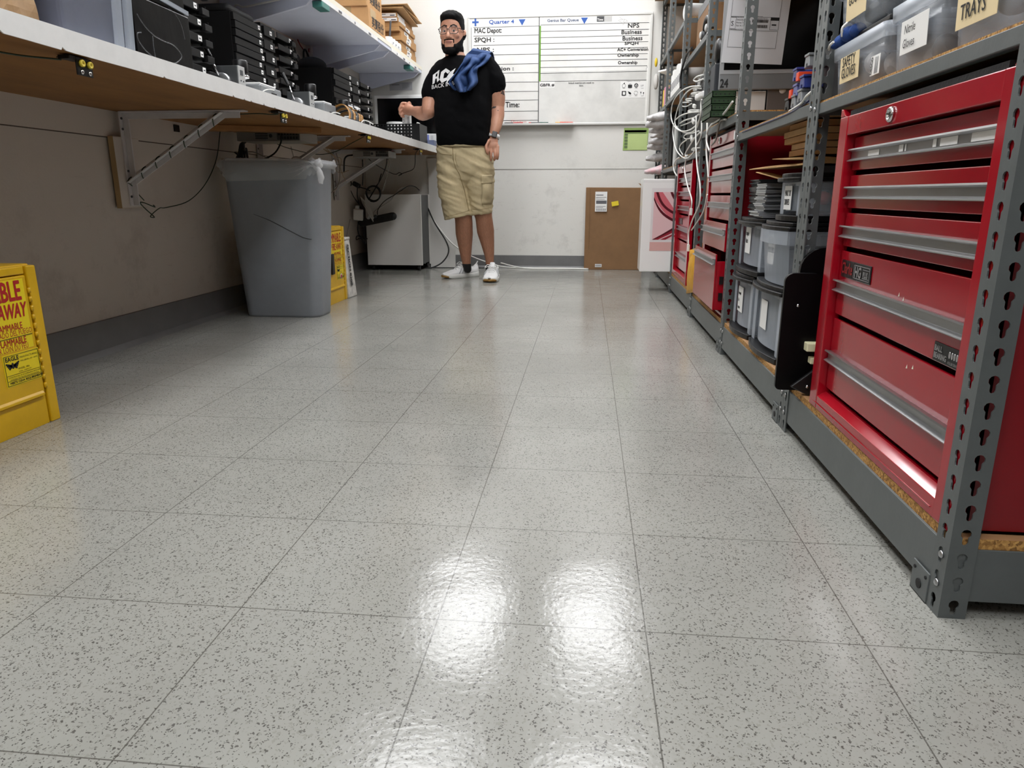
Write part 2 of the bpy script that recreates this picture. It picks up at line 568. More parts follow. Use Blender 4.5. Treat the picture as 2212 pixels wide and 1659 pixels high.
# ceiling lights: 2 x 4 ft recessed troffers
LAMP = M('lamp_diffuser', (252, 253, 255), .5, emit=12.5)
def troffer(x, y, label):
    t = thing('ceiling_light', label, 'light', (x, y, CEIL), 'ceiling troffers')
    f = MB()
    for a, b_, c, d in ((-.31, .31, -.61, -.585), (-.31, .31, .585, .61), (-.31, -.285, -.585, .585), (.285, .31, -.585, .585)):
        f.box(x + a, x + b_, y + c, y + d, CEIL - .012, CEIL)
    f.build('lamp_frame', WPAINT, t)
    d = MB()
    d.box(x - .28, x + .28, y - .58, y + .58, CEIL - .008, CEIL - .002)
    d.build('diffuser', LAMP, t)
    return t
k = 0
for y, yy in ((5.15, 'by the back wall'), (3.1, 'above the aisle middle'), (1.05, 'added unseen above the near aisle end'), (-.9, 'added unseen behind the camera')):  # near-end and behind-camera pairs are added out of view to light the front
    for x, xx in ((-.93, 'left'), (.12, 'right')):
        troffer(x, y, 'white recessed ceiling light %s, the %s of the pair' % (yy, xx))

w = bpy.data.worlds.new('world'); SC.world = w
w.use_nodes = True
w.node_tree.nodes['Background'].inputs[0].default_value = (.9, .93, 1, 1)
w.node_tree.nodes['Background'].inputs[1].default_value = 0.0

cam = bpy.data.cameras.new('camera')
co = bpy.data.objects.new('camera', cam)
COL.objects.link(co)
cam.sensor_fit = 'HORIZONTAL'
cam.sensor_width = 36.0
cam.lens = 36.0 * F_PX / 2212.0
cam.clip_start = 0.02
co.location = O
co.rotation_euler = (PI / 2 - PITCH, 0, YAW)
SC.camera = co
SC.view_settings.view_transform = 'Standard'
SC.view_settings.look = 'None'
SC.view_settings.exposure = 0.0
SC.view_settings.gamma = 1.0
SC.cycles.max_bounces = 6
SC.cycles.diffuse_bounces = 4
SC.cycles.glossy_bounces = 3
SC.cycles.transmission_bounces = 3
SC.cycles.transparent_max_bounces = 12
SC.cycles.caustics_reflective = False
SC.cycles.caustics_refractive = False
# ================================================================ the bench along the left wall
BX, BZ0, BZ1 = -1.2, 0.928, 0.976      # front edge, underside, top
WX = WALLX + .002
bench = thing('workbench_top', 'long wall-mounted workbench top with chipped white edge and bare plywood underside', 'workbench', (-1.54, 2.4, BZ0))
mb = MB(); mb.box(WX, BX - .004, -.6, BACKY - .004, BZ0, BZ1 - .003); mb.build('board', PLY, bench)
mb = MB(); mb.box(WX, BX - .003, -.6, BACKY - .004, BZ1 - .003, BZ1); mb.build('laminate', WHITE, bench)
mb = MB()
rng = random.Random(3)
y = -.6
low, chips = [], []
while y < BACKY - .02:
    low.append((y, BZ0 - .001 + rng.uniform(0, .001)))
    step = rng.uniform(.03, .10)
    if y > .9 and rng.random() < .42:
        d = rng.uniform(.003, .008)
        low += [(y + .004, BZ0 + d), (y + .010, BZ0 + d * .4), (y + .016, BZ0)]
    y += step
low.append((BACKY - .006, BZ0))
pts = [(BX - .004, a, b) for a, b in low] + [(BX - .004, BACKY - .006, BZ1), (BX - .004, -.6, BZ1)]
mb.prism(pts, (.0035, 0, 0)); mb.build('edge_band', WHITE, bench)

def bench_bracket(y, label, board=False):
    t = thing('bench_bracket', label, 'bracket', (WX, y, .55), 'steel brackets under the workbench')
    x0 = WX + (.030 if board else .008)
    m = MB(); m.box(x0, x0 + .006, y - .02, y + .02, .565, BZ0 - .002); m.box(x0 + .0062, x0 + .03, y - .003, y + .003, .566, BZ0 - .0085); m.build('wall_arm', WPAINT, t, bev=.001)
    m = MB(); m.box(x0 + .0064, -1.335, y - .02, y + .02, BZ0 - .007, BZ0 - .0012); m.box(x0 + .0305, -1.36, y - .0028, y + .0028, BZ0 - .03, BZ0 - .0072); m.build('top_arm', WPAINT, t, bev=.001)
    m = MB(); m.beam((x0 + .004, y, .655), (-1.425, y, BZ0 - .010), .036, .004, (0, 1, 0)); m.beam((x0 + .004, y - .017, .655), (-1.425, y - .017, BZ0 - .010), .003, .022, (0, 1, 0)); m.build('diagonal_strut', WPAINT, t)
    for z in (.60, .70, .86, .90):
        m = MB(); m.cyl((x0 + .006, y - .012, z), (x0 + .009, y - .012, z), .005, n=10); m.build('screw', DGREY, t)
    if board:
        m = MB(); m.box(WX + .007, WX + .029, y - .07, y + .095, .555, .83); b = m.build('backing_board', M('tan_board_edge', (170, 144, 104), .7, var=.1), t)
        m = MB(); m.box(WX + .029, WX + .0298, y - .0695, y + .0945, .556, .829); m.build('board_paint', WALLL, t)
    return t
bench_bracket(2.825, 'white steel bench bracket on a wooden backing board with green cord wound round it', True)
bench_bracket(4.08, 'white steel bench bracket above the grey waste bin, strut partly hidden')
bench_bracket(5.32, 'white steel bench bracket nearest the back wall, above the hanging cables')

# green earth cords and the black earthing blocks along the front of the underside
def ground_block(y, label):
    t = thing('earthing_block', label, 'socket', (BX - .01, y, .89), 'earthing blocks under the bench edge')
    x = BX - .012
    m = MB(); m.box(x - .004, x, y - .028, y + .028, .884, BZ0 - .003); m.box(x - .05, x - .004, y - .028, y + .028, BZ0 - .006, BZ0 - .003); m.box(x - .03, x, y - .05, y - .028, BZ0 - .012, BZ0 - .003); m.build('plate', BLACKP, t, bev=.0015)
    for dy in (-.013, .015):
        s = MB(); s.lathe((x, y + dy, .911), [(.0082, 0), (.0082, .006), (.0072, .0075), (.0042, .0075), (.0042, .001), (.0005, .001)], (1, 0, 0), 18); s.build('yellow_socket', YELSOCK, t)
        s = MB(); s.lathe((x, y + dy, .892), [(.0055, 0), (.0055, .002), (.003, .004), (.0005, .004)], (1, 0, 0), 14); s.build('screw', CHROME, t)
    return t
for y, l in ((1.732, 'black earthing block with two yellow sockets under the near end of the white bench edge'), (2.895, 'black two-socket earthing block under the bench, in line with the grey waste bin'), (4.03, 'black two-socket earthing block under the bench, in front of the second diagonal strut'), (5.30, 'farthest black two-socket earthing block, beside the man at the bench end')):
    ground_block(y, l)
xg = BX - .05
cord('earth_cord', 'thin green earth cord running under the near end of the bench', 'cord', [(-1.30, .9, .905), (-1.29, 1.3, .908), (-1.27, 1.55, .906), (xg + .01, 1.69, .915)], .0022, GREENC, 'green earth cords')
pts = [(-1.30, 2.84, .915), (-1.25, 2.86, .913), (-1.222, 2.87, .915)]
hel = []
for i in range(0, 85):
    t_ = i / 84
    p = V((WX + .034, 2.825, .655)).lerp(V((-1.43, 2.825, .912)), 1 - t_)
    a = t_ * 2 * PI * 6.5
    ax = V((1, 0, .585)).normalized(); up = V((-.585, 0, 1)).normalized()
    hel.append(p + V((0, 1, 0)) * (.021 * math.cos(a)) + up * (.015 * math.sin(a)))
cord('earth_cord', 'green earth cord wound in a spiral round the nearest bracket strut', 'cord', pts[::-1] + hel + [(WX + .04, 2.825, .64), (WX + .05, 2.84, .61), (WX + .052, 2.87, .585)], .0022, GREENC, 'green earth cords', n=5)
k1 = V((WX + .05, 2.90, .582))
loop = [k1 + V((.02 * math.sin(i * .9), .035 * math.cos(i * .9) - .012 * i / 6, -.02 * math.sin(i * .9 + 1) - .006 * i)) for i in range(10)]
cord('earth_cord', 'knotted green cord hanging in a long loop from the wall bracket up to the bench', 'cord', loop + [k1 + V((.01, .06, -.03)), (WX + .03, 3.06, .553), (WX + .03, 3.25, .58), (WX + .03, 3.42, .66), (WX + .03, 3.55, .78), (WX + .03, 3.62, .925)], .0022, GREENC, 'green earth cords')
cord('earth_cord', 'thin dark earth cord slung under the bench above the grey waste bin', 'cord', [(-1.223, 3.98, .912), (-1.3, 4.02, .885), (-1.45, 4.15, .845), (-1.58, 4.2, .835), (-1.75, 4.22, .87), (-1.84, 4.24, .90)], .0022, GREENC, 'green earth cords')
cord('earth_cord', 'thin dark earth cord with a bundled loop below the far end of the bench', 'cord', [(-1.226, 5.26, .913), (-1.25, 5.3, .89), (-1.30, 5.45, .80), (-1.40, 5.6, .775), (-1.44, 5.63, .765), (-1.46, 5.6, .75), (-1.43, 5.58, .76), (-1.46, 5.62, .772), (-1.50, 5.6, .762), (-1.6, 5.45, .83), (-1.66, 5.38, .90)], .003, RUBBER, 'green earth cords')

mb = MB(); mb.beam((-1.80, 3.40, .914), (-1.33, 3.62, .914), .075, .026); tag(mb.build('wooden_batten', PINE, bev=.002), 'brown wooden batten fixed crosswise under the bench above the waste bin', 'batten')
o = MB(); o.box(WX + .005, WX + .012, 3.235, 3.275, .885, .915); tag(o.build('wall_plug_cover', BLACKP, bev=.001), 'small black square cover on the wall right of the nearest bracket', 'cover')

def mini_pc(name, label, x0, x1, y, z0, z1, depth):
    t = thing(name, label, 'computer', ((x0 + x1) / 2, y + depth / 2, z0), 'slim computers under the bench')
    m = MB(); m.box(x0, x1, y, y + depth, z0, z1); m.build('case', M('pc_case_grey', (150, 150, 146), .5, metal=.2), t, bev=.003)
    w_ = x1 - x0
    m = MB()
    for i in range(9):
        for j in range(3):
            m.box(x0 + w_ * (.30 + .022 * i), x0 + w_ * (.315 + .022 * i), y - .0012, y, z0 + .010 + j * .0105, z0 + .017 + j * .0105)
    m.build('vent', BLACKM, t)
    m = MB(); m.lathe((x0 + w_ * .54, y, z0 + .024), [(.009, 0), (.009, .002), (.005, .003), (.0005, .003)], (0, -1, 0), 14); m.build('power_button', DGREY, t)
    m = MB(); m.box(x0 + w_ * .64, x1 - .004, y - .002, y, z0 + .004, z1 - .004); p_ = m.build('port_panel', M('port_panel_grey', (92, 92, 90), .5), t)
    m = MB()
    for i in range(7):
        for j in range(2):
            if rng.random() < .85:
                m.box(x0 + w_ * (.66 + .046 * i), x0 + w_ * (.69 + .046 * i), y - .0032, y - .002, z0 + .008 + j * .02, z0 + .02 + j * .02)
    m.build('port', BLACKM, p_)
    return t
mini_pc('slim_computer', 'slim grey computer hung under the bench above the waste bin', -1.79, -1.455, 3.66, .872, .918, .24)
mini_pc('slim_computer', 'slim grey computer hung under the bench near the back wall', -1.66, -1.40, 5.12, .862, .905, .2)

# ---------------------------------------------------------------- grey waste bin with its clear liner
bn = thing('waste_bin', 'tall grey rectangular waste bin standing under the bench', 'bin', (-1.52, 3.58, 0))
def rrect(cx, cy, hx, hy, r, z, n=6):
    out = []
    for sx, sy, a0 in ((1, 1, 0), (-1, 1, PI / 2), (-1, -1, PI), (1, -1, 3 * PI / 2)):
        for i in range(n + 1):
            a = a0 + PI / 2 * i / n
            out.append(V((cx + sx * (hx - r) + r * math.cos(a), cy + sy * (hy - r) + r * math.sin(a), z)))
    return out
BINM = M('grey_bin_plastic', (140, 145, 151), .42, var=.10, vscale=7, bump=.04, bscale=160)
mb = MB()
bc = (-1.545, 3.575)
prof = [(.196, .100, 0), (.200, .103, .012), (.221, .117, .35), (.241, .130, .735), (.247, .136, .742), (.249, .138, .765), (.241, .132, .768), (.235, .125, .74), (.213, .110, .3), (.190, .093, .02)]
mb.rings([rrect(bc[0], bc[1], a, b, .055, z) for a, b, z in prof], cap=True)
mb.build('bin_body', BINM, bn)
# moulded crease on the front
fy = lambda z: bc[1] - (.103 + (.130 - .103) * z / .735) - .0008
cr = smoothpath([(-1.64, fy(.515), .515), (-1.56, fy(.485), .485), (-1.47, fy(.44), .44), (-1.40, fy(.405), .405), (-1.36, fy(.395), .395), (-1.352, fy(.395) + .002, .396)])
mb = MB(); mb.tube(cr, [.0008 + .0016 * math.sin(PI * i / (len(cr) - 1)) for i in range(len(cr))], 6); mb.build('crease', M('bin_crease', (70, 73, 75), .6), bn)

liner = thing('bin_liner', 'clear plastic bag folded over the rim of the grey waste bin, knotted at one corner', 'bag', (-1.52, 3.58, .77))
mb = MB()
rim = rrect(bc[0], bc[1], .254, .143, .06, 0, 10)
n_ = len(rim)
rows = []
R2 = random.Random(5)
ph = [R2.uniform(0, 6.28) for _ in range(8)]
for j in range(14):
    t_ = j / 13
    row = []
    for i, p in enumerate(rim):
        a = 2 * PI * i / n_
        front = max(0, -(p.y - bc[1]) / .143)
        xx = (p.x - bc[0]) / .254
        drop = .070 + .02 * math.sin(a * 2 + ph[0]) + .010 * math.sin(a * 5 + ph[1]) + .006 * math.sin(a * 23 + ph[5]) + front * (.055 * (1 - xx * xx) - .03 * max(0, xx) ** 2)
        z = .775 - t_ * drop + .006 * math.sin(a * 9 + ph[2]) * (1 - t_)
        puff = .007 * math.sin(PI * t_) * (1 + .9 * math.sin(a * 7 + ph[3] + t_ * 3)) + .005 * math.sin(a * 19 + t_ * 6 + ph[4]) * t_ + .002 + .006 * noise.noise(V((a * 2.5, t_ * 3, 2)))
        d = V((p.x - bc[0], (p.y - bc[1]) * 1.8, 0)).normalized()
        row.append(V((p.x, p.y, z)) + d * puff)
    rows.append(row)
top = [V((bc[0] + (p.x - bc[0]) * .93, bc[1] + (p.y - bc[1]) * .88, .772 - .01)) for p in rim]
inn = [V((bc[0] + (p.x - bc[0]) * .9, bc[1] + (p.y - bc[1]) * .84, .55)) for p in rim]
mb.rings([inn, top] + rows, cap=False)
mb.build('film', FILM, liner)
FILM2 = M('bunched_plastic_film', (240, 242, 244), .22, alpha=.42, bump=.3, bscale=40)
mb = MB()
kc = V((-1.287, 3.436, .745))
for i in range(12):
    a = i * .75
    mb.tube(smoothpath([kc + V((-.13 + .03 * math.sin(a * 3), .002 - .008 * abs(math.sin(a)), -.055 + .0075 * i)), kc + V((-.06, -.008 - .006 * math.sin(a), -.020 + .0038 * i)), kc + V((-.012, -.010, .010 * math.cos(a)))]), [.0008 + .0022 * q / 12 for q in range(13)], 6)
for i in range(5):
    mb.ball(kc + V((.008 * math.sin(i * 2.1), -.004 * i, .012 * math.cos(i * 1.7))), .020 - .002 * i, .012, .016, 7, rot=(i, i * .7, i * 1.3))
mb.tube(smoothpath([kc + V((0, -.01, -.01)), kc + V((.010, -.012, -.035)), kc + V((.016, -.014, -.062)), kc + V((.012, -.012, -.085))]), [.008 + .008 * math.sin(q / 18 * PI * .9) for q in range(19)], 9)
for v in mb.bm.verts: v.co += noise.noise_vector(v.co * 60) * .0035
mb.build('knot', FILM2, liner)

# ---------------------------------------------------------------- yellow flammables cabinets
def yellow_cabinet(label, xf, y0, y1, h, near):
    t = thing('flammables_cabinet', label, 'cabinet', ((xf + WX) / 2, (y0 + y1) / 2, 0), 'yellow flammables cabinets')
    m = MB(); m.box(WX + .035, xf - .018, y0, y1, 0, h); m.build('body', YELLOW, t, bev=.004)
    yh = y1 - .036
    m = MB(); m.box(xf - .018, xf, yh + .003, y1, 0, h - .004); m.build('side_frame', YELLOW, t, bev=.003)
    m = MB(); m.box(xf - .016, xf - .003, y0, yh - .002, h - .024, h - .003); m.build('top_rail', YELLOW, t, bev=.003)
    d = MB(); d.box(xf - .018, xf - .001, y0 + .012, yh - .003, .088, h - .027); dr = d.build('door', YELLOW, t, bev=.003)
    m = MB(); m.box(xf - .018, xf - .004, y0, yh - .002, 0, .078); m.prism([(xf - .004, y0 + .01, .078), (xf + .004, y0 + .01, .082), (xf + .004, y0 + .01, .088), (xf - .004, y0 + .01, .098)], (0, yh - y0 - .02, 0)); m.build('sill', YELLOW, t, bev=.001)
    m = MB()
    k_ = 0
    z = .1
    while z < h - .06:
        m.cyl((xf + .0005, yh, z), (xf + .0005, yh, z + .013), .0042, n=8)
        z += .0235
    m.build('piano_hinge', YELLOW, t)
    # printed door label
    R, U = (0, 1, 0), (0, 0, 1)
    b = MB(); slab(b, (xf - .001, yh - .30, .218), R, U, .285, h - .034 - .218); lb = b.build('warning_label', YELLAB, dr)
    def tx(s, ye, z, size, mat, **k):
        text(s, (xf - .001, ye, z), R, U, size, mat, lb, align='RIGHT', lift=.0012, **k)
    tx('FLAMMABLE', yh - .028, h - .086, .070, INKR, bold=.0016, sx=.62)
    tx('KEEP FIRE AWAY', yh - .022, h - .130, .052, INKR, bold=.0012, sx=.60, shear=.2)
    tx('INFLAMMABLE', yh - .042, h - .160, .024, INKR, bold=.0003, sx=.72)
    tx('MANTENGALO ALEJADO DEL FUEGO', yh - .013, h - .1755, .020, INKR, sx=.70)
    tx('INFLAMMABLE', yh - .037, h - .198, .024, INKR, bold=.0003, sx=.72)
    tx('TENIR LOIN DU FEU', yh - .033, h - .213, .020, INKR, sx=.70)
    m = MB(); slab(m, (xf - .001, yh - .28, h - .180), R, U, .266, .0012, z=.0012); m.build('label_rule', INK, lb)
    m = MB()
    if not near:
        q = V((xf + .0004, yh - .255, h - .21))
        tri = [(0, 0), (.06, 0), (.03, .075)]
        for (a, b_), (c, d_) in zip(tri, tri[1:] + tri[:1]):
            m.beam(q + V((0, a, b_)), q + V((0, c, d_)), .004, .001, (1, 0, 0))
        m.ball(q + V((0, .03, .024)), .0006, .008, .016, 8)
        m.build('flame_sign', INK, lb)
    m = MB(); slab(m, (xf - .001, yh - .125, .130), R, U, .122, .083, z=.0001); pl = m.build('maker_label', YELLAB, dr)
    m = MB()
    y_, z_ = yh - .122, .133
    for a, b_, c, d_ in ((0, 0, .116, .0008), (0, .0762, .116, .0008), (0, 0, .0008, .077), (.1152, 0, .0008, .077), (.002, .012, .112, .0006), (.002, .026, .112, .0005)):
        slab(m, (xf - .001, y_ + a, z_ + b_), R, U, c, d_, z=.001)
    # the spread-winged bird emblem
    for s in (-1, 1):
        for i in range(4):
            a, b_ = V((xf + .0003, y_ + .026, z_ + .050)), V((xf + .0003, y_ + .026 + s * (.022 - .003 * i), z_ + .057 - .005 * i))
            m.beam(a, b_, .0042, .0006, (1, 0, 0))
    m.ball((xf + .0003, y_ + .026, z_ + .05), .0005, .004, .009, 6)
    m.build('emblem', INK, pl)
    def t2(s, dy, z, size, **k):
        text(s, (xf - .001, y_ + dy, z_ + z), R, U, size, INK, pl, lift=.0012, **k)
    t2('EAGLE', .004, .063, .0155, bold=.0004)
    t2('MANUFACTURING CO.', .052, .064, .0072)
    t2('WELLSBURG, WV  26070', .052, .055, .0055)
    t2('MODEL 1906', .042, .036, .0068)
    t2('4 GAL. CAPACITY', .042, .029, .0055)
    t2('CONSTRUCTED IN ACCORDANCE WITH NFPA 30', .006, .019, .0052)
    t2('NATIONAL FIRE PROTECTION ASSOCIATION', .010, .0135, .0048)
    t2('MEETS OSHA REQUIREMENTS', .008, .0035, .0085, bold=.0002)
    return t, dr
yellow_cabinet('yellow flammables cabinet at the left edge, nearest the camera', -1.46, 1.22, 1.768, .432, True)
t, dr = yellow_cabinet('yellow flammables cabinet partly hidden behind the grey waste bin', -1.43, 3.745, 4.165, .432, False)
mb = MB(); mb.box(-1.431, -1.418, 3.905, 3.945, .17, .285); mb.build('paddle_handle', BLACKP, dr, bev=.004)
mb = MB(); mb.lathe((-1.4305, 4.075, .145), [(.0005, 0), (.016, 0), (.016, .001), (.0005, .001)], (1, 0, 0), 20); s_ = mb.build('round_seal', PAPER, dr)
mb = MB(); mb.lathe((-1.4294, 4.075, .145), [(.004, 0), (.011, 0), (.011, .0006), (.004, .0006)], (1, 0, 0), 20); mb.build('seal_print', INKR, s_)

bx = thing('white_carton', 'narrow dirty white carton with black upright lettering beside the far yellow cabinet', 'carton', (-1.52, 4.24, 0))
CART = M('scuffed_white_card', (214, 212, 206), .7, var=.35, vscale=24, bump=.1, bscale=30)
mb = MB(); mb.hexa([V(q) for q in ((-1.84, 4.185, 0), (-1.425, 4.18, 0), (-1.415, 4.305, 0), (-1.84, 4.29, 0), (-1.84, 4.185, .36), (-1.445, 4.188, .352), (-1.44, 4.285, .35), (-1.84, 4.285, .36))]); mb.build('carton_body', CART, bx, bev=.006)
mb = MB(); mb.box(-1.47, -1.436, 4.19, 4.286, .345, .36); mb.build('crumpled_top', CART, bx, bev=.005)
text('SECTION 8208', (-1.4385, 4.215, .318), (.06, 0, -1), (0, 1, 0), .042, INK, bx, bold=.0018, sx=.92, lift=.004)

# ---------------------------------------------------------------- white pedestal on castors at the back wall
pd = thing('pedestal_cabinet', 'white mobile pedestal cabinet on castors below the far end of the bench', 'cabinet', (-1.58, 5.95, 0))
PEDW = M('pedestal_white', (226, 224, 220), .4)
mb = MB(); mb.box(-1.80, -1.338, 5.80, 5.816, .044, .61); mb.build('front_panel', PEDW, pd, bev=.002)
mb = MB(); mb.box(-1.795, -1.343, 5.817, 6.09, .05, .605); mb.build('body', M('pedestal_grey', (78, 80, 80), .5), pd, bev=.003)
mb = MB(); mb.box(-1.80, -1.335, 6.092, 6.106, .03, .61); mb.build('back_panel', PEDW, pd, bev=.002)
for i, (x, y) in enumerate(((-1.76, 5.84), (-1.38, 5.84), (-1.76, 6.06), (-1.352, 6.05))):
    m = MB(); m.cyl((x - .011, y, .022), (x + .011, y, .022), .022, n=18); m.box(x - .014, x + .014, y - .012, y + .012, .03, .052); m.build('castor', BLACKP, pd)
mb = MB(); mb.box(-1.338, -1.122, 6.112, 6.124, .0, .90); tag(mb.build('white_board_offcut', M('melamine_offcut', (222, 220, 216), .4)), 'plain white board leaning against the back wall beside the pedestal cabinet', 'board')

# ---------------------------------------------------------------- cables and chargers under the bench
def coil(c, r, turns, n=18, nrm=(0, -1, 0), wob=.12, sd=1):
    R = random.Random(sd)
    nn = V(nrm).normalized(); a = nn.orthogonal().normalized(); b = nn.cross(a)
    out = []
    for i in range(int(turns * n) + 1):
        t_ = 2 * PI * i / n
        rr = r * (1 + wob * math.sin(i * .37 + sd))
        out.append(V(c) + a * rr * math.cos(t_) + b * rr * math.sin(t_) + nn * (.010 * math.sin(i * .23 + sd)))
    return out
def P_(u, v, y=5.72):
    return atY(u, v, y)
cord('cable_coil', 'round coil of thick black cable hanging above the white pedestal cabinet', 'cable', [P_(824, 375), P_(818, 395)] + coil(P_(808, 419), .058, 4.3, sd=2), .0045, RUBBER, n=6, smooth=False)
cord('hanging_cable', 'black cable dropping from the far slim computer to the round coil', 'cable', [P_(836, 343, 5.3), P_(833, 362, 5.5), P_(820, 392), P_(812, 402)], .0035, RUBBER)
cord('hanging_cable', 'pair of white cables looping down from the far slim computer', 'cable', [P_(838, 338, 5.3), P_(842, 352, 5.4), P_(836, 378, 5.5), P_(826, 412, 5.6), P_(832, 398, 5.6), P_(834, 365, 5.5), P_(840, 342, 5.32)], .003, GCABLE)
cord('hanging_cable', 'black lead bent down from the left of the far slim computer', 'cable', [P_(762, 335, 5.14), P_(750, 337, 5.2), P_(744, 346, 5.2), P_(743, 372, 5.25)], .006, RUBBER)
cord('hanging_cable', 'thick black cable hanging straight down from the far slim computer', 'cable', [P_(783, 345, 5.3), P_(784, 370, 5.4), P_(783, 400, 5.6)], .004, RUBBER)
t = thing('cable_bundle', 'black cable bundle tied in a bow left of the round coil', 'cable', P_(748, 415))
mb = MB()
for i in range(7):
    dx = .004 * (i - 3)
    mb.tube(smoothpath([P_(746, 398) + V((dx, 0, 0)), P_(744 + i * 1.4, 412) + V((0, -.006 * (i % 3), 0)), P_(743 + i * 1.7, 437)]), .0042, 6)
mb.tube(coil(P_(751, 397), .028, 2.2, sd=4), .004, 6)
mb.build('leads', RUBBER, t)
mb = MB(); mb.tube([P_(743, 409), P_(748, 407) + V((0, -.014, 0)), P_(754, 409)], .004, 6); mb.build('wire_tie', LGREY, t)
cord('hanging_cable', 'black cable crossing from the tied bundle to the power strip', 'cable', [P_(754, 403), P_(764, 425), P_(775, 441), P_(782, 455)], .0035, RUBBER)
t = thing('black_adapter', 'small black plug adapter left of the round cable coil', 'adapter', P_(768, 398))
mb = MB(); mb.obox(P_(770, 399), (.06, .04, .035), (0, .5, 0)); mb.build('adapter_body', BLACKP, t, bev=.006)
mb = MB(); mb.tube(smoothpath([P_(776, 404), P_(790, 408), P_(800, 412)]), .004, 6); mb.tube(smoothpath([P_(772, 404), P_(772, 425), P_(778, 450)]), .004, 6); mb.build('lead', RUBBER, t)
ps = thing('power_strip', 'black power strip hanging crooked in front of the white pedestal cabinet', 'power strip', P_(820, 472))
a, b = P_(783, 481), P_(849, 467)
mb = MB(); mb.beam(a, b, .045, .062, (0, 0, 1)); mb.ball(a, .034, .022, .034, 10); mb.ball(b, .031, .022, .031, 10); mb.build('strip_body', BLACKP, ps, bev=.006)
for i in range(5):
    p = a.lerp(b, .12 + i * .19) + V((0, -.0235, 0)); mb = MB(); mb.box(p.x - .012, p.x + .012, p.y - .001, p.y, p.z - .012, p.z + .012); mb.build('outlet', BLACKM, ps)
for u, v, m_, nm in ((798, 470, LGREY, 'plug'), (807, 469, LGREY, 'plug'), (813, 467, DGREY, 'plug')):
    m = MB(); p = P_(u, v) + V((0, -.042, 0)); m.cyl(p, p + V((0, .018, 0)), .012, .014, n=12); m.cyl(p + V((0, -.014, .002)), p, .006, .011, n=10); m.build('plug', m_, ps)
cord('hanging_cable', 'grey and black leads rising from the power strip over the pedestal cabinet top', 'cable', [P_(807, 468, 5.64), P_(808, 458, 5.66), P_(820, 448, 5.68), P_(840, 436, 5.7), P_(850, 424, 5.72), P_(862, 409, 5.76), P_(872, 405, 5.8), P_(880, 406, 5.9)], .0032, GCABLE)
cord('hanging_cable', 'black lead rising from the power strip and over the pedestal cabinet', 'cable', [P_(815, 464, 5.64), P_(817, 452, 5.66), P_(830, 435, 5.68), P_(852, 421, 5.7), P_(866, 412, 5.74), P_(882, 402, 5.78), P_(896, 403, 5.88), P_(906, 411, 6.0)], .0036, RUBBER)
for i in range(4):
    cord('hanging_cable', 'thin white lead fanning down onto the power strip', 'cable', [P_(779 + i, 425 + i, 5.7), P_(784 + 3 * i, 440, 5.68), P_(793 + 3.2 * i, 455 + i, 5.66), P_(800 + 2 * i, 470 + 3 * i, 5.66)], .0024, WCABLE, 'white leads at the power strip')
ch = thing('wall_charger', 'square white charger brick hanging left of the power strip', 'charger', P_(772, 465))
mb = MB(); mb.obox(P_(774, 464, 5.68), (.078, .03, .088), (.05, .08, .25)); mb.build('brick', M('charger_white', (226, 226, 222), .35), ch, bev=.008, seg=3)
mb = MB(); mb.obox(P_(772, 448, 5.69), (.03, .028, .03), (0, .1, 0)); mb.build('plug', LGREY, ch, bev=.004)
cord('hanging_cable', 'black knotted cable hanging below the white charger brick', 'cable', [P_(774, 478), P_(773, 495), P_(776, 508), P_(784, 514), P_(790, 520), P_(788, 526), P_(778, 515), P_(770, 518), P_(771, 510), P_(782, 512), P_(794, 516)], .0042, RUBBER)
cord('hanging_cable', 'black cable dropping behind the left end of the power strip', 'cable', [P_(787, 488), P_(786, 500), P_(788, 515), P_(790, 524)], .004, RUBBER)
cord('hanging_cable', 'thin brown-grey wire running down the left wall behind the waste bin', 'cable', [(WX + .01, 4.55, .90), (WX + .012, 4.7, .62), (WX + .012, 4.9, .5), (WX + .012, 5.2, .33), (WX + .012, 5.4, .21), (WX + .012, 5.62, .42)], .0025, GCABLE)
for i, (u, v) in enumerate(((735, 325), (728, 318), (742, 322))):
    cord('hanging_cable', 'tangle of pale thin wires under the bench right of the second strut', 'cable', [P_(u - 40, v - 5, 4.6), P_(u - 20, v + 6 + 5 * i, 4.7), P_(u - 5, v + 22, 4.8), P_(u + 4 - 6 * i, v + 50, 4.9), P_(u + 12, v + 66 - 10 * i, 5.0)], .0024, M('beige_wire', (150, 126, 96), .6), 'pale wires under the bench')
cord('hanging_cable', 'pale cable drooping beside the knotted bin liner', 'cable', [P_(726, 330, 4.6), P_(733, 355, 4.55), P_(734, 385, 4.5), P_(728, 405, 4.45), P_(714, 418, 4.4)], .003, GCABLE)
# under the near slim computer
cord('hanging_cable', 'thick black cable looping under the near slim computer', 'cable', [atY(608, 292, 3.64), atY(606, 310, 3.66), atY(592, 332, 3.7), atY(565, 345, 3.74), atY(538, 345, 3.78), atY(512, 333, 3.8), atY(490, 310, 3.82), atY(472, 283, 3.84)], .0045, RUBBER)
cord('hanging_cable', 'white cable hanging left of the near slim computer', 'cable', [atY(462, 280, 3.7), atY(470, 310, 3.74), atY(477, 350, 3.78)], .005, GCABLE)
cord('hanging_cable', 'pair of grey cables dropping behind the near slim computer', 'cable', [atY(470, 280, 3.78), atY(488, 312, 3.8), atY(515, 330, 3.82), atY(545, 328, 3.84), atY(570, 338, 3.86), atY(600, 352, 3.9)], .003, GCABLE)
t = thing('cable_bundle', 'black cable bundle below the left end of the near slim computer', 'cable', atY(518, 335, 3.8))
mb = MB()
for i in range(5):
    mb.tube(smoothpath([atY(530 - i, 307, 3.76), atY(520 + 2 * i, 312 + 3 * i, 3.78), atY(516 + 4 * i, 330 - 2 * i, 3.79), atY(508 + 7 * i, 350, 3.8)]), .006, 6)
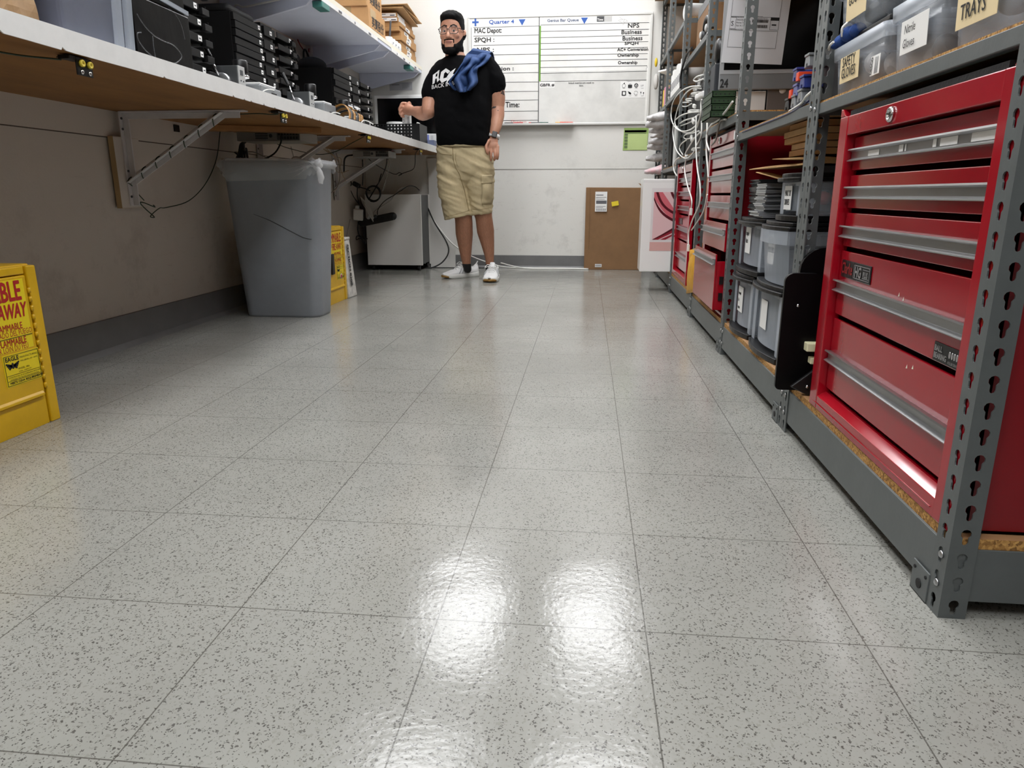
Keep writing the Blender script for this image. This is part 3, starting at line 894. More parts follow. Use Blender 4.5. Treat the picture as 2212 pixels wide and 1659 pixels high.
mb.build('leads', RUBBER, t)
t = thing('pipe_end', 'pale plastic pipe end showing above the rim of the waste bin', 'pipe', atY(636, 350, 4.0))
mb = MB(); mb.lathe(atY(640, 352, 4.02), [(.028, -.18), (.028, 0), (.034, .002), (.034, .02), (.026, .02), (.026, -.1)], (.5, -.86, .12), 22); mb.build('pipe', M('pipe_plastic', (150, 140, 128), .5), t)
# ================================================================ things standing on the bench
BT = BZ1 + .0005
# paper bag (crumpled kraft)
bag = MB()
KBAG = M('crumpled_kraft_paper', (146, 116, 82), .75, var=.2, vscale=9, bump=.5, bscale=9)
rg = []
RB = random.Random(11)
for j in range(26):
    z = BT + .42 * j / 25
    ring = []
    for i in range(96):
        s = i / 96 * 4
        k, f = int(s), s % 1
        c = [(-1.62, 1.28), (-1.275, 1.25), (-1.27, 1.68), (-1.60, 1.72)]
        p = V((*c[k], 0)).lerp(V((*c[(k + 1) % 4], 0)), f)
        nn = noise.noise(V((p.x * 9, p.y * 9, z * 9))) * .022 + noise.noise(V((p.x * 25, p.y * 25, z * 22))) * .010
        ring.append(V((p.x + nn - .03 * (z - BT), p.y - nn - .10 * (z - BT), z)))
    rg.append(ring)
bag.rings(rg, smooth=False)
tag(bag.build('paper_bag', KBAG), 'crumpled brown paper bag at the near end of the bench top', 'bag')

# clear storage tub with dark contents
tb = thing('storage_tub', 'large clear plastic tub of dark things between the paper bag and black carton', 'tub', (-1.45, 1.87, BT))
TUBD = M('tub_contents_navy', (52, 50, 72), .3, var=.5, vscale=6, bump=.5, bscale=9)
mb = MB()
def tubring(z, g):
    e = .06 * (z - BT)
    return [V((-1.70 + g - e, 1.735 + g - e, z)), V((-1.255 - g + e, 1.735 + g - e, z)), V((-1.255 - g + e, 2.005 - g + e, z)), V((-1.70 + g - e, 2.005 - g + e, z))]
mb.rings([tubring(BT, .0), tubring(BT + .34, 0), tubring(BT + .34, .003), tubring(BT + .004, .003)], smooth=False)
mb.build('tub_wall', M('clear_tub_plastic', (180, 188, 204), .15, alpha=.07), tb)
mb = MB(); e = .004
mb.box(-1.69, -1.262, 1.745, 1.985, BT + .006, BT + .15); mb.build('contents', TUBD, tb, bev=.01)
mb = MB(); mb.box(-1.69, -1.268, 1.75, 1.96, BT + .152, BT + .33); mb.build('contents', M('tub_contents_dark', (18, 20, 32), .6), tb, bev=.01)
for a in (1.925, 1.972):
    m = MB(); m.prism([(-1.256, a, BT), (-1.246, a + .004, BT), (-1.246, a + .030, BT), (-1.256, a + .034, BT)], (.018, .0, .34)); m.build('corner_rib', FROST, tb, bev=.002)

# black cartons wrapped in clear film
WRAPB = M('black_film_wrap', (6, 6, 7), .3, bump=.25, bscale=7, spec=.14)
def wrapped(name, label, z0, z1, dy=0):
    t = thing(name, label, 'box', (-1.45, 2.18, z0), 'film-wrapped black boxes')
    m = MB(); m.box(-1.66, -1.268, 2.045, 2.345 + dy, z0, z1); m.build('box_body', WRAPB, t, bev=.004)
    return t
t = wrapped('black_box', 'black box wrapped in creased clear film on the bench beside the clear tub', BT, BT + .172)
WCR = M('film_crease', (150, 152, 156), .25, alpha=.12)
mb = MB()
def wp(u, v):
    p = atX(u, v, -1.2645); p.z = max(p.z, BT + .004); return p
for pts, r in (([(296, 30), (312, 55), (332, 76), (352, 88), (375, 98), (392, 118), (388, 130), (374, 137), (345, 132), (318, 112), (300, 88), (297, 72), (305, 70)], .0016), ([(365, 18), (380, 32), (392, 55), (400, 85)], .001), ([(330, 78), (332, 100), (336, 125), (338, 140)], .0013), ([(302, 120), (320, 135), (345, 148)], .001)):
    mb.tube(smoothpath([wp(*q) for q in pts]), r, 5)
mb.build('film_crease', WCR, t)
mb = MB(); mb.beam(wp(344, -4) + V((.003, 0, 0)), wp(404, 30) + V((.003, 0, 0)), .004, .012, (0, 0, 1)); mb.build('film_edge', FROST, t)
wrapped('black_box', 'black film-wrapped box stacked on top of the other wrapped black box', BT + .1725, BT + .36, -.02)

# drawer towers
LABP = M('drawer_label', (246, 246, 244), .5)
BLK = M('black_drawer_plastic', (8, 8, 9), .5, spec=.22)
def tower(label, xf, xb, y0, y1, z0, z1, n, lab_y, lw=.022, lh=.018, out=0.0, sag_=0.0, gap=.35, round_top=False, jit=.0, seed=1, hollow=False):
    R = random.Random(seed)
    t = thing('drawer_tower', label, 'drawer tower', ((xf + xb) / 2, (y0 + y1) / 2, z0), 'black drawer towers on the bench')
    m = MB()
    if hollow:
        m.box(xb, xb + .02, y0, y1, z0, z1)
        m.box(xb + .02, xf - .05, y0 - .004, y0, z0, z1)
        m.box(xb + .02, xb + .06, y1, y1 + .004, z0, z1)
    else:
        m.box(xb, xf, y0, y1, z0, z1)
    m.build('tower_body', BLK, t, bev=.03 if round_top else .002, seg=4)
    h = (z1 - z0) / n
    for i in range(n):
        za = z0 + h * i + h * .06
        zb = za + h * (1 - gap)
        o_ = out + R.uniform(0, jit)
        d = MB()
        if hollow:
            d.box(xb + .02, xf + o_, y0, y1, za, za + .004)
            d.box(xf + o_ - .004, xf + o_, y0, y1 - .05, za, zb)
            d.box(xf + o_ - .012, xf + o_ + .012, y1 - .05, y1, za - .006, za + (zb - za) * .55)
            d.box(xb + .02, xf + o_, y1 - .003, y1, za, zb)
        else:
            d.box(xf - .002, xf + .007 + o_, y0 + .004, y1 - .003, za, zb)
        dr = d.build('drawer', BLK, t, bev=.0012, seg=1)
        ly = lab_y + R.uniform(-jit, jit)
        lx = xf + o_ + (.0 if hollow else .007)
        m = MB(); slab(m, (lx, ly, za + (zb - za) * .25), (0, 1, 0), (0, R.uniform(-.06, .06), 1), lw * R.uniform(.85, 1.1), lh); lb = m.build('label', LABP, dr)
        m = MB(); slab(m, (lx, ly + lw * .2, za + (zb - za) * .25 + lh * .35), (0, 1, 0), (0, 0, 1), lw * .5, lh * .25, z=.0009); m.build('label_print', INKG, lb)
    return t
tower('open black drawer tower between the film-wrapped boxes and the crank machine', -1.42, -1.66, 2.565, 2.755, BT, BT + .375, 7, 2.675, hollow=True, gap=.45, jit=.006, seed=2)
tower('tall black drawer cabinet with rounded top and a column of small labels', -1.52, -1.86, 3.15, 3.425, BT, 1.355, 12, 3.39, lw=.02, lh=.017, gap=.12, jit=.012, seed=3)
mb = MB(); mb.box(-1.86, -1.54, 3.19, 3.44, 1.3555, 1.40); tag(mb.build('black_case', BLACKM, bev=.03, seg=5), 'black rounded case on top of the tall black drawer cabinet', 'case')
tower('narrow black drawer tower right of the tall rounded drawer cabinet', -1.52, -1.84, 3.445, 3.57, BT, 1.375, 7, 3.515, gap=.3, jit=.008, seed=4)
tower('open black drawer tower with a coiled black lead hanging from its right side', -1.51, -1.80, 3.60, 3.80, BT, 1.385, 8, 3.745, hollow=True, gap=.45, jit=.006, seed=5)
tower('black drawer cabinet with a column of labels, beneath the far shelf bracket', -1.55, -1.86, 4.46, 4.79, BT, 1.345, 11, 4.745, lw=.026, lh=.018, gap=.12, jit=.014, seed=6)
tower('narrow black drawer tower beside the farther drawer cabinet', -1.55, -1.84, 4.81, 4.98, BT, 1.355, 7, 4.935, gap=.3, jit=.008, seed=7)
tower('farthest open black drawer tower, next to the white framed monitor', -1.55, -1.82, 5.02, 5.25, BT, 1.36, 8, 5.18, hollow=True, gap=.45, jit=.008, seed=8)
mb = MB(); mb.ball((-1.72, 4.60, 1.378), .09, .085, .05, 10); tag(mb.build('knitted_hat', M('dark_cloth', (40, 42, 46), .9)), 'dark grey knitted hat lying on top of the farther drawer cabinet', 'hat')

# coiled leads and cords on the wall
def W_(u, v, dx=.02): return atX(u, v, WX + dx)
t = thing('coiled_lead', 'black mains lead folded and tied, hanging right of the open drawer tower', 'cable', W_(640, 150, .05))
mb = MB()
for i in range(6):
    o_ = (i - 2.5) * .010
    mb.tube(smoothpath([W_(634, 118, .05) + V((0, o_, 0)), W_(642, 128, .06) + V((0, o_, .004 * i)), W_(652, 143, .06) + V((0, o_ * .8, 0)), W_(660, 158, .05) + V((0, o_ * .6, 0))]), .0055, 6)
mb.tube(coil(W_(634, 114, .05), .045, 1.6, nrm=(1, 0, 0), sd=6), .0055, 6)
mb.build('lead', RUBBER, t)
mb = MB(); mb.obox(W_(661, 158, .05), (.03, .035, .055), (.6, 0, 0)); mb.build('plug', BLACKP, t, bev=.006)
mb = MB(); mb.tube([W_(630, 123, .065), W_(637, 119, .065)], .007, 6); mb.build('cable_tie', LGREY, t)
cord('hanging_cable', 'red cord curving down the wall from the shelf', 'cable', [W_(641, 66), W_(642, 82), W_(648, 96), W_(656, 108)], .004, REDC)
cord('hanging_cable', 'black cord hanging in a narrow loop on the wall below the shelf', 'cable', [W_(655, 150, .03), W_(656, 128, .03), W_(656, 112, .03), W_(659, 107, .03), W_(664, 116, .03), W_(676, 145, .03), W_(686, 176, .03), W_(691, 198, .03)], .006, RUBBER)
cord('hanging_cable', 'looped reddish cord tied in a bundle under the shelf', 'cable', [W_(680, 85), W_(671, 93), W_(667, 108), W_(669, 112), W_(674, 102), W_(676, 88), W_(673, 98), W_(676, 112), W_(677, 130), W_(675, 140), W_(681, 122), W_(681, 120), W_(677, 138), W_(680, 160), W_(685, 178), W_(688, 206)], .0035, REDC)
cord('hanging_cable', 'thin black cord running straight down the wall to the bench', 'cable', [W_(676, 100), W_(679, 150), W_(684, 185), W_(688, 212), W_(694, 214)], .003, RUBBER)
cord('hanging_cable', 'thin grey cord hanging from the wall duct beside the near drawer tower', 'cable', [W_(483, 10, .05), W_(486, 50, .05), W_(484, 75, .05), W_(472, 95, .05), W_(464, 112, .05)], .004, M('grey_wall_cord', (120, 120, 124), .5))
for y, z0, l in ((3.835, 1.335, 'white vertical cable duct on the wall left of the tall drawer cabinet'), (4.98, 1.22, 'white vertical cable duct on the wall behind the farther drawer cabinet')):
    mb = MB(); mb.box(WX, WX + .035, y - .03, y + .03, z0, 1.56); tag(mb.build('cable_duct', WPAINT, bev=.003), l, 'duct', 'white cable ducts')
def sheet(label, p, right, up, w, h, lines, mat=PAPERG, seed=1):
    R = random.Random(seed)
    t = thing('notice_sheet', label, 'notice', p)
    m = MB(); slab(m, p, right, up, w, h, .0012); m.build('sheet', mat, t)
    m = MB(); right, up = V(right).normalized(), V(up).normalized()
    for i in range(lines):
        slab(m, V(p) + right * w * .56 + up * (h * (.85 - .7 * i / lines)), right, up, w * R.uniform(.22, .38), h * .022, z=.0014)
    slab(m, V(p) + right * w * .1 + up * h * .66, right, up, w * .34, h * .07, z=.0014)
    m.build('print', INKG, t)
    return t
p = atX(647, 201, WX + .004)
sheet('small printed grey notice on the left wall above the second crank machine', (WX + .002, 4.80, 1.245), (0, 1, 0), (0, 0, 1), .30, .13, 6)
sheet('white printed notice beside the hanging cords on the left wall', (WX + .002, 5.18, 1.24), (0, 1, 0), (0, 0, 1), .30, .17, 6, PAPER, 2)
sheet('printed grey notice on the back wall above the white framed monitor', (-1.645, BACKY - .002, 1.435), (1, 0, 0), (0, 0, 1), .19, .062, 6, PAPERG, 3)
mb = MB(); slab(mb, atX(466, 105, WX + .004), (0, 1, 0), (0, 0, 1), .10, .12, .0012); tag(mb.build('teal_sheet', TEAL), 'small teal sheet on the left wall behind the open drawer tower', 'sheet')

# crank machines
def crank_machine(name, label, y, x1, x0=None):
    t = thing(name, label, 'machine', (x1 - .1, y + .04, BT))
    x0 = x1 - .24 if x0 is None else x0
    zt = BT + .108
    m = MB(); m.box(x0, x1, y, y + .055, BT, zt); m.build('housing', M('gunmetal', (84, 86, 87), .4, metal=.5, var=.1), t, bev=.003)
    m = MB(); m.box(x1, x1 + .004, y + .001, y + .054, BT + .001, zt); fp = m.build('front_plate', M('satin_plate', (186, 187, 186), .35, metal=.4), t, bev=.001)
    for dy, dz, w_, h_ in ((.014, .075, .022, .018), ):
        m = MB(); m.box(x1 + .004, x1 + .0052, y + dy, y + dy + w_, BT + dz, BT + dz + h_); m.build('display', DGREY, fp)
    for dy, dz in ((.016, .055), (.036, .054), (.022, .033), (.033, .033), (.022, .024), (.033, .024)):
        m = MB(); m.cyl((x1 + .004, y + dy, BT + dz), (x1 + .0055, y + dy, BT + dz), .0028, n=8); m.build('screw', BLACKM, fp)
    m = MB(); slab(m, (x1 + .006, y + .005, BT + .002), (0, 1, 0), (0, 0, 1), .075, .018); m.build('label', LABP, t)
    c = V((x1 - .056, y - .001, BT + .046))
    m = MB(); m.lathe(c, [(.03, 0), (.034, .004), (.034, .02), (.030, .022), (.0005, .022)], (0, -1, 0), 28); w_ = m.build('crank_disc', STEEL, t)
    m = MB(); m.lathe(c + V((-.012, -.022, -.002)), [(.011, 0), (.011, .014), (.0005, .014)], (0, -1, 0), 16); m.build('hub', BLACKP, w_)
    a, b_, e_ = c + V((-.006, -.026, .022)), c + V((-.028, -.03, .085)), c + V((-.055, -.03, .14))
    m = MB(); m.tube([a, b_], .0035, 8); m.build('crank_rod', CHROME, w_)
    m = MB(); m.tube(smoothpath([b_, b_.lerp(e_, .5), e_]), [.007 + .002 * (q / 12) for q in range(13)], 10); m.build('crank_grip', BLACKP, w_)
    m = MB(); m.box(x0 + .005, x1 - .015, y + .056, y + .085, BT, zt - .012); m.build('rear_housing', GREYM, t, bev=.003)
    return t
crank_machine('crank_machine', 'grey crank machine with black-handled lever on the bench, nearer one', 2.80, -1.342, -1.43)
crank_machine('crank_machine', 'grey crank machine on the bench farther along, below the wall notice', 3.52, -1.34, -1.45)
def press(name, label, y0, y1, x1, zt, knob_y):
    t = thing(name, label, 'machine', (x1 - .12, (y0 + y1) / 2, BT))
    m = MB(); m.box(x1 - .18, x1, y0, y1, BT, zt); m.build('base', GREYM, t, bev=.006, seg=3)
    m = MB(); m.box(x1 - .16, x1 - .01, y0 + .02, y1 - .03, zt, zt + .010); m.build('top_pad', M('white_pad', (228, 228, 226), .4), t, bev=.004)
    m = MB(); m.box(x1 - .001, x1 + .001, y1 - .10, y1 - .05, BT + .01, BT + .035); m.build('socket', BLACKM, t)
    xk = x1 - .10
    m = MB(); m.cyl((xk, knob_y, zt + .008), (xk, knob_y, zt + .03), .008, n=12); m.build('stem', DGREY, t)
    m = MB(); m.lathe((xk, knob_y, zt + .026), [(.018, 0), (.032, .003), (.032, .012), (.024, .015)], n=24); m.build('ring', CHROME, t)
    m = MB(); m.lathe((xk, knob_y, zt + .041), [(.026, 0), (.029, .006), (.029, .05), (.026, .055)], n=24); m.build('black_knob', BLACKP, t)
    return t
press('hand_press', 'grey bench press with white pad and black knob beside the nearer crank machine', 2.90, 3.10, -1.30, BT + .055, 2.95)
press('hand_press', 'grey bench press with black knob, right of the farther crank machine', 3.62, 3.78, -1.30, BT + .07, 3.70)
press('hand_press', 'grey bench press nearest the perforated black tray', 4.12, 4.22, -1.285, BT + .05, 4.16)
cord('bench_cable', 'two white leads arching out of the near bench press', 'cable', [atX(563, 207, -1.215), atX(566, 200, -1.22), atX(572, 195, -1.24), atX(582, 193, -1.27), atX(592, 195, -1.3)], .0022, WCABLE)
cord('bench_cable', 'white lead arching out by the amber straps', 'cable', [atX(712, 254, -1.215), atX(713, 248, -1.22), atX(718, 244, -1.25), atX(726, 243, -1.27), atX(735, 246, -1.28)], .0026, WCABLE)
cord('bench_cable', 'white lead arching out beside the perforated black tray', 'cable', [atX(781, 268, -1.215), atX(782, 263, -1.22), atX(787, 260, -1.24), atX(797, 263, -1.27), atX(806, 268, -1.29)], .0026, WCABLE)
t = thing('strap_bundle', 'bundle of amber and black straps with silver buckles on the bench', 'straps', (-1.31, 3.95, BT))
AMB = M('amber_webbing', (160, 112, 44), .5, var=.2, vscale=20)
for i, (y, c) in enumerate(((3.86, AMB), (3.90, BLACKP), (3.94, AMB), (3.99, BLACKP), (4.03, AMB), (4.07, AMB))):
    m = MB(); pts = smoothpath([(-1.24, y - .05, BT + .004), (-1.25, y - .02, BT + .05), (-1.29, y, BT + .085 - .006 * i), (-1.36, y + .02, BT + .06), (-1.40, y + .03, BT + .006)])
    m.rings([[q + V((0, -.018, 0)), q + V((0, .018, 0)), q + V((0, .018, .004)), q + V((0, -.018, .004))] for q in pts]); m.build('strap', c, t)
for y, x in ((3.95, -1.28), (4.02, -1.27), (4.08, -1.30)):
    m = MB(); m.obox((x, y, BT + .088), (.03, .035, .012), (.4, .3, .5)); m.build('buckle', CHROME, t, bev=.003)
mb = MB(); mb.box(-1.30, -1.225, 3.80, 4.10, BT, BT + .012); tag(mb.build('black_mat', BLACKM, bev=.002), 'thin black mat under the amber straps on the bench', 'mat')

# perforated black tray near the man, and what stands in it
tr = thing('perforated_tray', 'long black perforated metal tray across the bench beside the man', 'tray', (-1.48, 5.57, BT))
PERF = M('perforated_black_metal', (17, 18, 19), .4, metal=.3)
def perforated(p, right, up, w, h, nx, nz, name, hole=.5):
    m = MB()
    right, up = V(right).normalized(), V(up).normalized()
    cw, ch = w / nx, h / nz
    bm = m.bm
    for i in range(nx):
        for j in range(nz):
            o_ = V(p) + right * (cw * i) + up * (ch * j)
            a = (1 - hole) / 2
            out = [o_, o_ + right * cw, o_ + right * cw + up * ch, o_ + up * ch]
            inn = [o_ + right * cw * x_ + up * ch * z_ for x_, z_ in ((a, a), (1 - a, a), (1 - a, 1 - a), (a, 1 - a))]
            for k in range(4):
                m.face([out[k], out[(k + 1) % 4], inn[(k + 1) % 4], inn[k]])
    bmesh.ops.remove_doubles(bm, verts=bm.verts, dist=1e-5)
    return m.build(name, PERF, tr, solid=.0012)
TX0, TX1, TY0, TY1, TH = -1.72, -1.250, 5.45, 5.70, .137
perforated((TX0, TY0, BT), (1, 0, 0), (0, 0, 1), TX1 - TX0, TH, 19, 6, 'front_panel', .42)
perforated((TX0, TY1, BT), (1, 0, 0), (0, 0, 1), TX1 - TX0, TH, 19, 6, 'back_panel', .42)
mb = MB(); mb.box(TX0 - .002, TX0, TY0, TY1, BT, BT + TH); mb.build('end_panel', PERF, tr)
mb = MB(); mb.prism([(TX1 - .062, TY0 - .003, BT), (TX1 + .002, TY0 - .003, BT), (TX1 + .002, TY0 - .003, BT + TH), (TX1 - .048, TY0 - .003, BT + TH)], (0, .002, 0)); mb.box(TX1, TX1 + .002, TY0, TY1, BT, BT + TH); mb.build('end_panel', PERF, tr)
mb = MB(); mb.box(TX0, TX1, TY0, TY1, BT, BT + .002); mb.build('base', PERF, tr)
hb = thing('white_box', 'small white product box standing in the black tray, held by the man', 'box', (-1.36, 5.49, BT))
q = atY(880, 258, 5.49)
HBX, HBY, HBZ = q.x, 5.49, BT + .004
mb = MB(); mb.box(HBX - .034, HBX + .024, HBY - .02, HBY + .03, HBZ, atY(879, 247, 5.48).z); mb.build('box_body', M('white_box_card', (236, 236, 234), .45), hb, bev=.0015)
m = MB()
for i in range(6):
    slab(m, (HBX + .004, HBY - .02, BT + .135 + i * .009), (1, 0, 0), (0, 0, 1), .014, .003)
slab(m, (HBX - .028, HBY - .02, BT + .145), (1, 0, .6), (-.6, 0, 1), .02, .002); slab(m, (HBX - .030, HBY - .02, BT + .165), (1, 0, -.3), (.3, 0, 1), .018, .002)
m.build('print', INKG, hb)
mb = MB(); mb.beam(atY(893, 305, 5.50), atY(904, 265, 5.49), .028, .02); tag(mb.build('white_tube', PAPER, bev=.004), 'white tube leaning in the corner of the black perforated tray', 'tube')
mb = MB(); mb.cyl(V((atY(855, 264, 5.60).x, 5.60, BT + .003)), V((atY(855, 264, 5.60).x, 5.60, atY(855, 263, 5.55).z)), .07, n=28); tag(mb.build('white_roll', PAPER, bev=.004), 'white round roll standing inside the perforated tray', 'roll')

# framed monitor facing the camera at the bench end
mo = thing('desktop_monitor', 'white framed desktop monitor with dark screen at the far bench end', 'monitor', (-1.45, 6.06, BT))
MY = 6.02
zt = atY(870, 205, MY).z
mb = MB(); mb.box(atY(808, 220, MY).x, -1.16, MY, MY + .02, BT + .08, zt); mb.build('housing', M('monitor_white', (240, 240, 238), .4), mo, bev=.006)
mb = MB(); mb.box(atY(815, 220, MY).x, -1.19, MY - .002, MY + .001, BT + .10, zt - .026); mb.build('screen', SCREEN, mo)
mb = MB(); mb.box(-1.56, -1.42, MY + .02, MY + .035, BT, BT + .2); mb.box(-1.58, -1.40, MY - .06, MY + .08, BT, BT + .01); mb.build('stand', LGREY, mo, bev=.003)

bb = thing('blue_white_box', 'blue and white box at the bench end, next to the man', 'box', (-1.27, 5.90, BT))
mb = MB(); mb.box(-1.335, -1.205, 5.88, 5.97, BT, BT + .10); mb.build('box_body', PAPER, bb, bev=.002)
mb = MB(); slab(mb, (-1.330, 5.88, BT + .012), (1, 0, 0), (0, 0, 1), .058, .08); mb.build('blue_panel', M('lavender_blue', (128, 142, 206), .5), bb)
mb = MB()
for i in range(4): slab(mb, (-1.260, 5.88, BT + .05 + .010 * i), (1, 0, 0), (0, 0, 1), .022, .0022)
mb.build('print', INKG, bb)
mb = MB(); mb.box(-1.315, -1.204, 5.74, 5.84, BT, BT + .042); tag(mb.build('grey_pack', M('grey_pack', (110, 120, 150), .5), bev=.002), 'flat grey-blue pack in front of the blue and white box', 'pack')

# ================================================================ white shelf above the bench
SX, SZ0, SZ1 = -1.37, 1.562, 1.608
sh = thing('wall_shelf', 'long white wall shelf with label strips above the bench', 'shelf', (-1.62, 4.2, SZ0))
mb = MB(); mb.box(WX, SX - .003, 2.3, BACKY - .006, SZ0, SZ1); mb.build('board', SHELFW, sh)
mb = MB(); mb.box(SX - .003, SX, 2.3, BACKY - .006, SZ0 + .021, SZ1 + .0005); mb.build('edge_band', CREAM, sh)
for i, (a, b_) in enumerate(((2.4, 3.6), (3.62, 4.86), (5.19, 6.0))):
    m = MB(); m.box(SX - .002, SX + .002, a, b_, SZ0 - .003, SZ0 + .020); st = m.build('label_strip', WHITE, sh)
    for k in range(4):
        yk = a + (b_ - a) * (.18 + .22 * k)
        m = MB(); slab(m, (SX + .002, yk, SZ0), (0, 1, 0), (0, 0, 1), .05 if k % 2 else .012, .012); m.build('label_mark', INK if k % 2 == 0 else INKG, st)
def gusset(y, w_=.02, hw=.13, fy=0):
    m = MB(); m.prism([(WX, y, SZ0), (WX, y, SZ0 - hw), (WX + .04, y, SZ0 - hw), (SX - .06, y + fy, SZ0 - .035), (SX - .02, y + fy, SZ0)], (0, w_, 0)); return m.build('shelf_bracket', SHELFW, sh, bev=.001)
for y in (3.80, 4.98, 5.20, 6.09):
    gusset(y)
for y, l in ((3.86, 'teal clip on the white shelf edge near the cartons end'), (5.72, 'teal clip under the white shelf edge near the back wall')):
    mb = MB(); mb.box(SX - .05, SX + .003, y, y + .11, SZ0 - .032, SZ0 - .004); tag(mb.build('teal_clip', TEAL, bev=.003), l, 'clip', 'teal shelf clips')
cord('shelf_cable', 'white cable clipped along the underside of the white shelf', 'cable', [(WX + .03, 3.86, 1.52), (WX + .10, 3.78, 1.53), (-1.74, 3.76, 1.515), (-1.66, 3.77, 1.53), (-1.55, 3.76, 1.545), (-1.44, 3.7, 1.555)], .005, WCABLE)

ST = SZ1 + .0005
def carton(label, x0, x1, y0, y1, z0, z1, txts, flaps=False):
    t = thing('carton', label, 'carton', ((x0 + x1) / 2, (y0 + y1) / 2, z0), 'kraft cartons on the white shelf')
    m = MB(); m.box(x0, x1, y0, y1, z0, z1); b_ = m.build('carton_body', CARD, t, bev=.003)
    m = MB(); slab(m, (x0 + (x1 - x0) * .42, y0 - .0002, z0 + (z1 - z0) * .6), (1, 0, 0), (0, 0, 1), .05, (z1 - z0) * .4); slab(m, (x1 + .0002, y0 + .04, z1 - .05), (0, 1, 0), (0, 0, 1), .12, .05); m.build('packing_tape', M('clear_tape', (200, 170, 120), .25, alpha=.5), t)
    for s, p, r, size, kw in txts:
        text(s, p, r, (0, 0, 1), size, INK, b_, **kw)
    if flaps:
        m = MB(); m.hexa([V(q) for q in ((x0, y0, z0 + .002), (x0 + .004, y0, z0 + .002), (x0 + .004, y1, z0 + .002), (x0, y1, z0 + .002), (x0 - .10, y0, z0 + .0), (x0 - .10, y0, z0 - .004), (x0 - .10, y1, z0 - .004), (x0 - .10, y1, z0 + .0))]); m.build('flap', CARD, t)
    return t
Y1_, Y2_ = 4.855, 5.24
carton('lower kraft carton with bold dark lettering on the white shelf', -1.70, -1.42, Y1_, Y2_, ST, 1.765, [('英賽股份', (-1.4195, 4.92, 1.665), (0, 1, 0), .07, dict(bold=.001)), ('www.insaits.com', (-1.4195, 4.92, 1.635), (0, 1, 0), .030, dict())])
carton('upper kraft carton with handling symbols, stacked on the lower one', -1.69, -1.425, 4.835, 5.19, 1.7655, 1.96, [('英賽股份', (-1.4245, 4.91, 1.80), (0, 1, 0), .062, dict(bold=.001)), ('——————', (-1.4245, 4.91, 1.858), (0, 1, 0), .026, dict(bold=.001)), ('↑☂↑↑', (-1.655, 4.8345, 1.90), (1, 0, 0), .032, dict(bold=.001))], True)
mb = MB(); mb.obox((-1.44, 5.44, 1.73), (.012, .10, .15), (.25, .1, .3)); tag(mb.build('grey_plate', M('slate_plate', (96, 98, 100), .5), bev=.002), 'dark grey plate propped between the cartons and the flat box pile', 'plate')
t = thing('white_cup_tray', 'row of white rounded cups at the shelf edge before the flat boxes', 'cups', (-1.42, 5.4, ST))
for i in range(4):
    m = MB(); m.lathe((-1.41 + .0 * i, 5.27 + .075 * i, ST), [(.026, 0), (.034, .01), (.034, .045), (.028, .056), (.0005, .058)], n=20); c_ = m.build('cup', PAPER, t)
    m = MB(); m.cyl((-1.3765, 5.28 + .075 * i, ST + .02), (-1.375, 5.28 + .075 * i, ST + .02), .006, n=8); m.build('dot', INKG, c_)
# pile of flat boxes
FB = []
R5 = random.Random(9)
for i in range(9):
    z = ST + .0295 * i
    dx, dy = R5.uniform(-.008, .006), R5.uniform(-.02, .02)
    top2 = i >= 7
    if i == 8:
        nm = 'topmost brown flat box with white label in the shelf pile'
    else:
        nm = '%s brown flat box in the pile on the white shelf' % ORD[i]
    t = thing('flat_box', nm, 'box', (-1.52, 5.75, z), 'flat brown boxes piled on the shelf')
    y0 = 5.52 + dy + (.03 if i < 5 else 0)
    x0, x1 = -1.62, -1.385 + dx - .012 * (i > 6)
    m = MB(); m.box(x0, x1, y0, y0 + .46, z, z + .0285); m.build('box_body', CARD, t, bev=.0012, seg=1)
    m = MB()
    if top2:
        slab(m, (x1 - .125, y0, z + .003), (1, 0, 0), (0, 0, 1), .118, .022)
        slab(m, (x1, y0 + .02, z + .003), (0, 1, 0), (0, 0, 1), .2, .022)
    else:
        slab(m, (x1, y0 + .16 + dy, z + .003), (0, 1, 0), (0, 0, 1), .13, .023)
    lb = m.build('label', PAPER, t)
    m = MB()
    if top2:
        slab(m, (x1 - .117, y0, z + .015), (1, 0, 0), (0, 0, 1), .035, .004, z=.0009); slab(m, (x1 - .05, y0, z + .007), (1, 0, 0), (0, 0, 1), .035, .007, z=.0009)
    else:
        slab(m, (x1, y0 + .18 + dy, z + .008), (0, 1, 0), (0, 0, 1), .05, .008, z=.0009)
    m.build('print', INKG, lb)
for i, (a, b_, r) in enumerate(((.0, 0, .02), (.012, .02, -.05), (.02, -.01, .07))):
    z = ST + .0295 * 9 + .012 + i * .013
    mb = MB(); mb.obox((-1.495 + a, 5.72 + b_, z + .004), (.29, .50, .005), (.025 * (i - 1) - .02, .03 * (1 - i), r)); tag(mb.build('flat_cardboard', KRAFT), ['lowest folded cardboard sheet on the flat box pile', 'middle folded cardboard sheet on the flat box pile', 'top folded cardboard sheet on the flat box pile'][i], 'cardboard', 'folded cardboard on the box pile')
# ================================================================ steel shelving along the right side
RX, RB = 0.535, 1.085           # front and back faces of the posts
POSTY = [0.993, 1.888, 2.80, 3.675, 4.62, 5.50, 6.10]

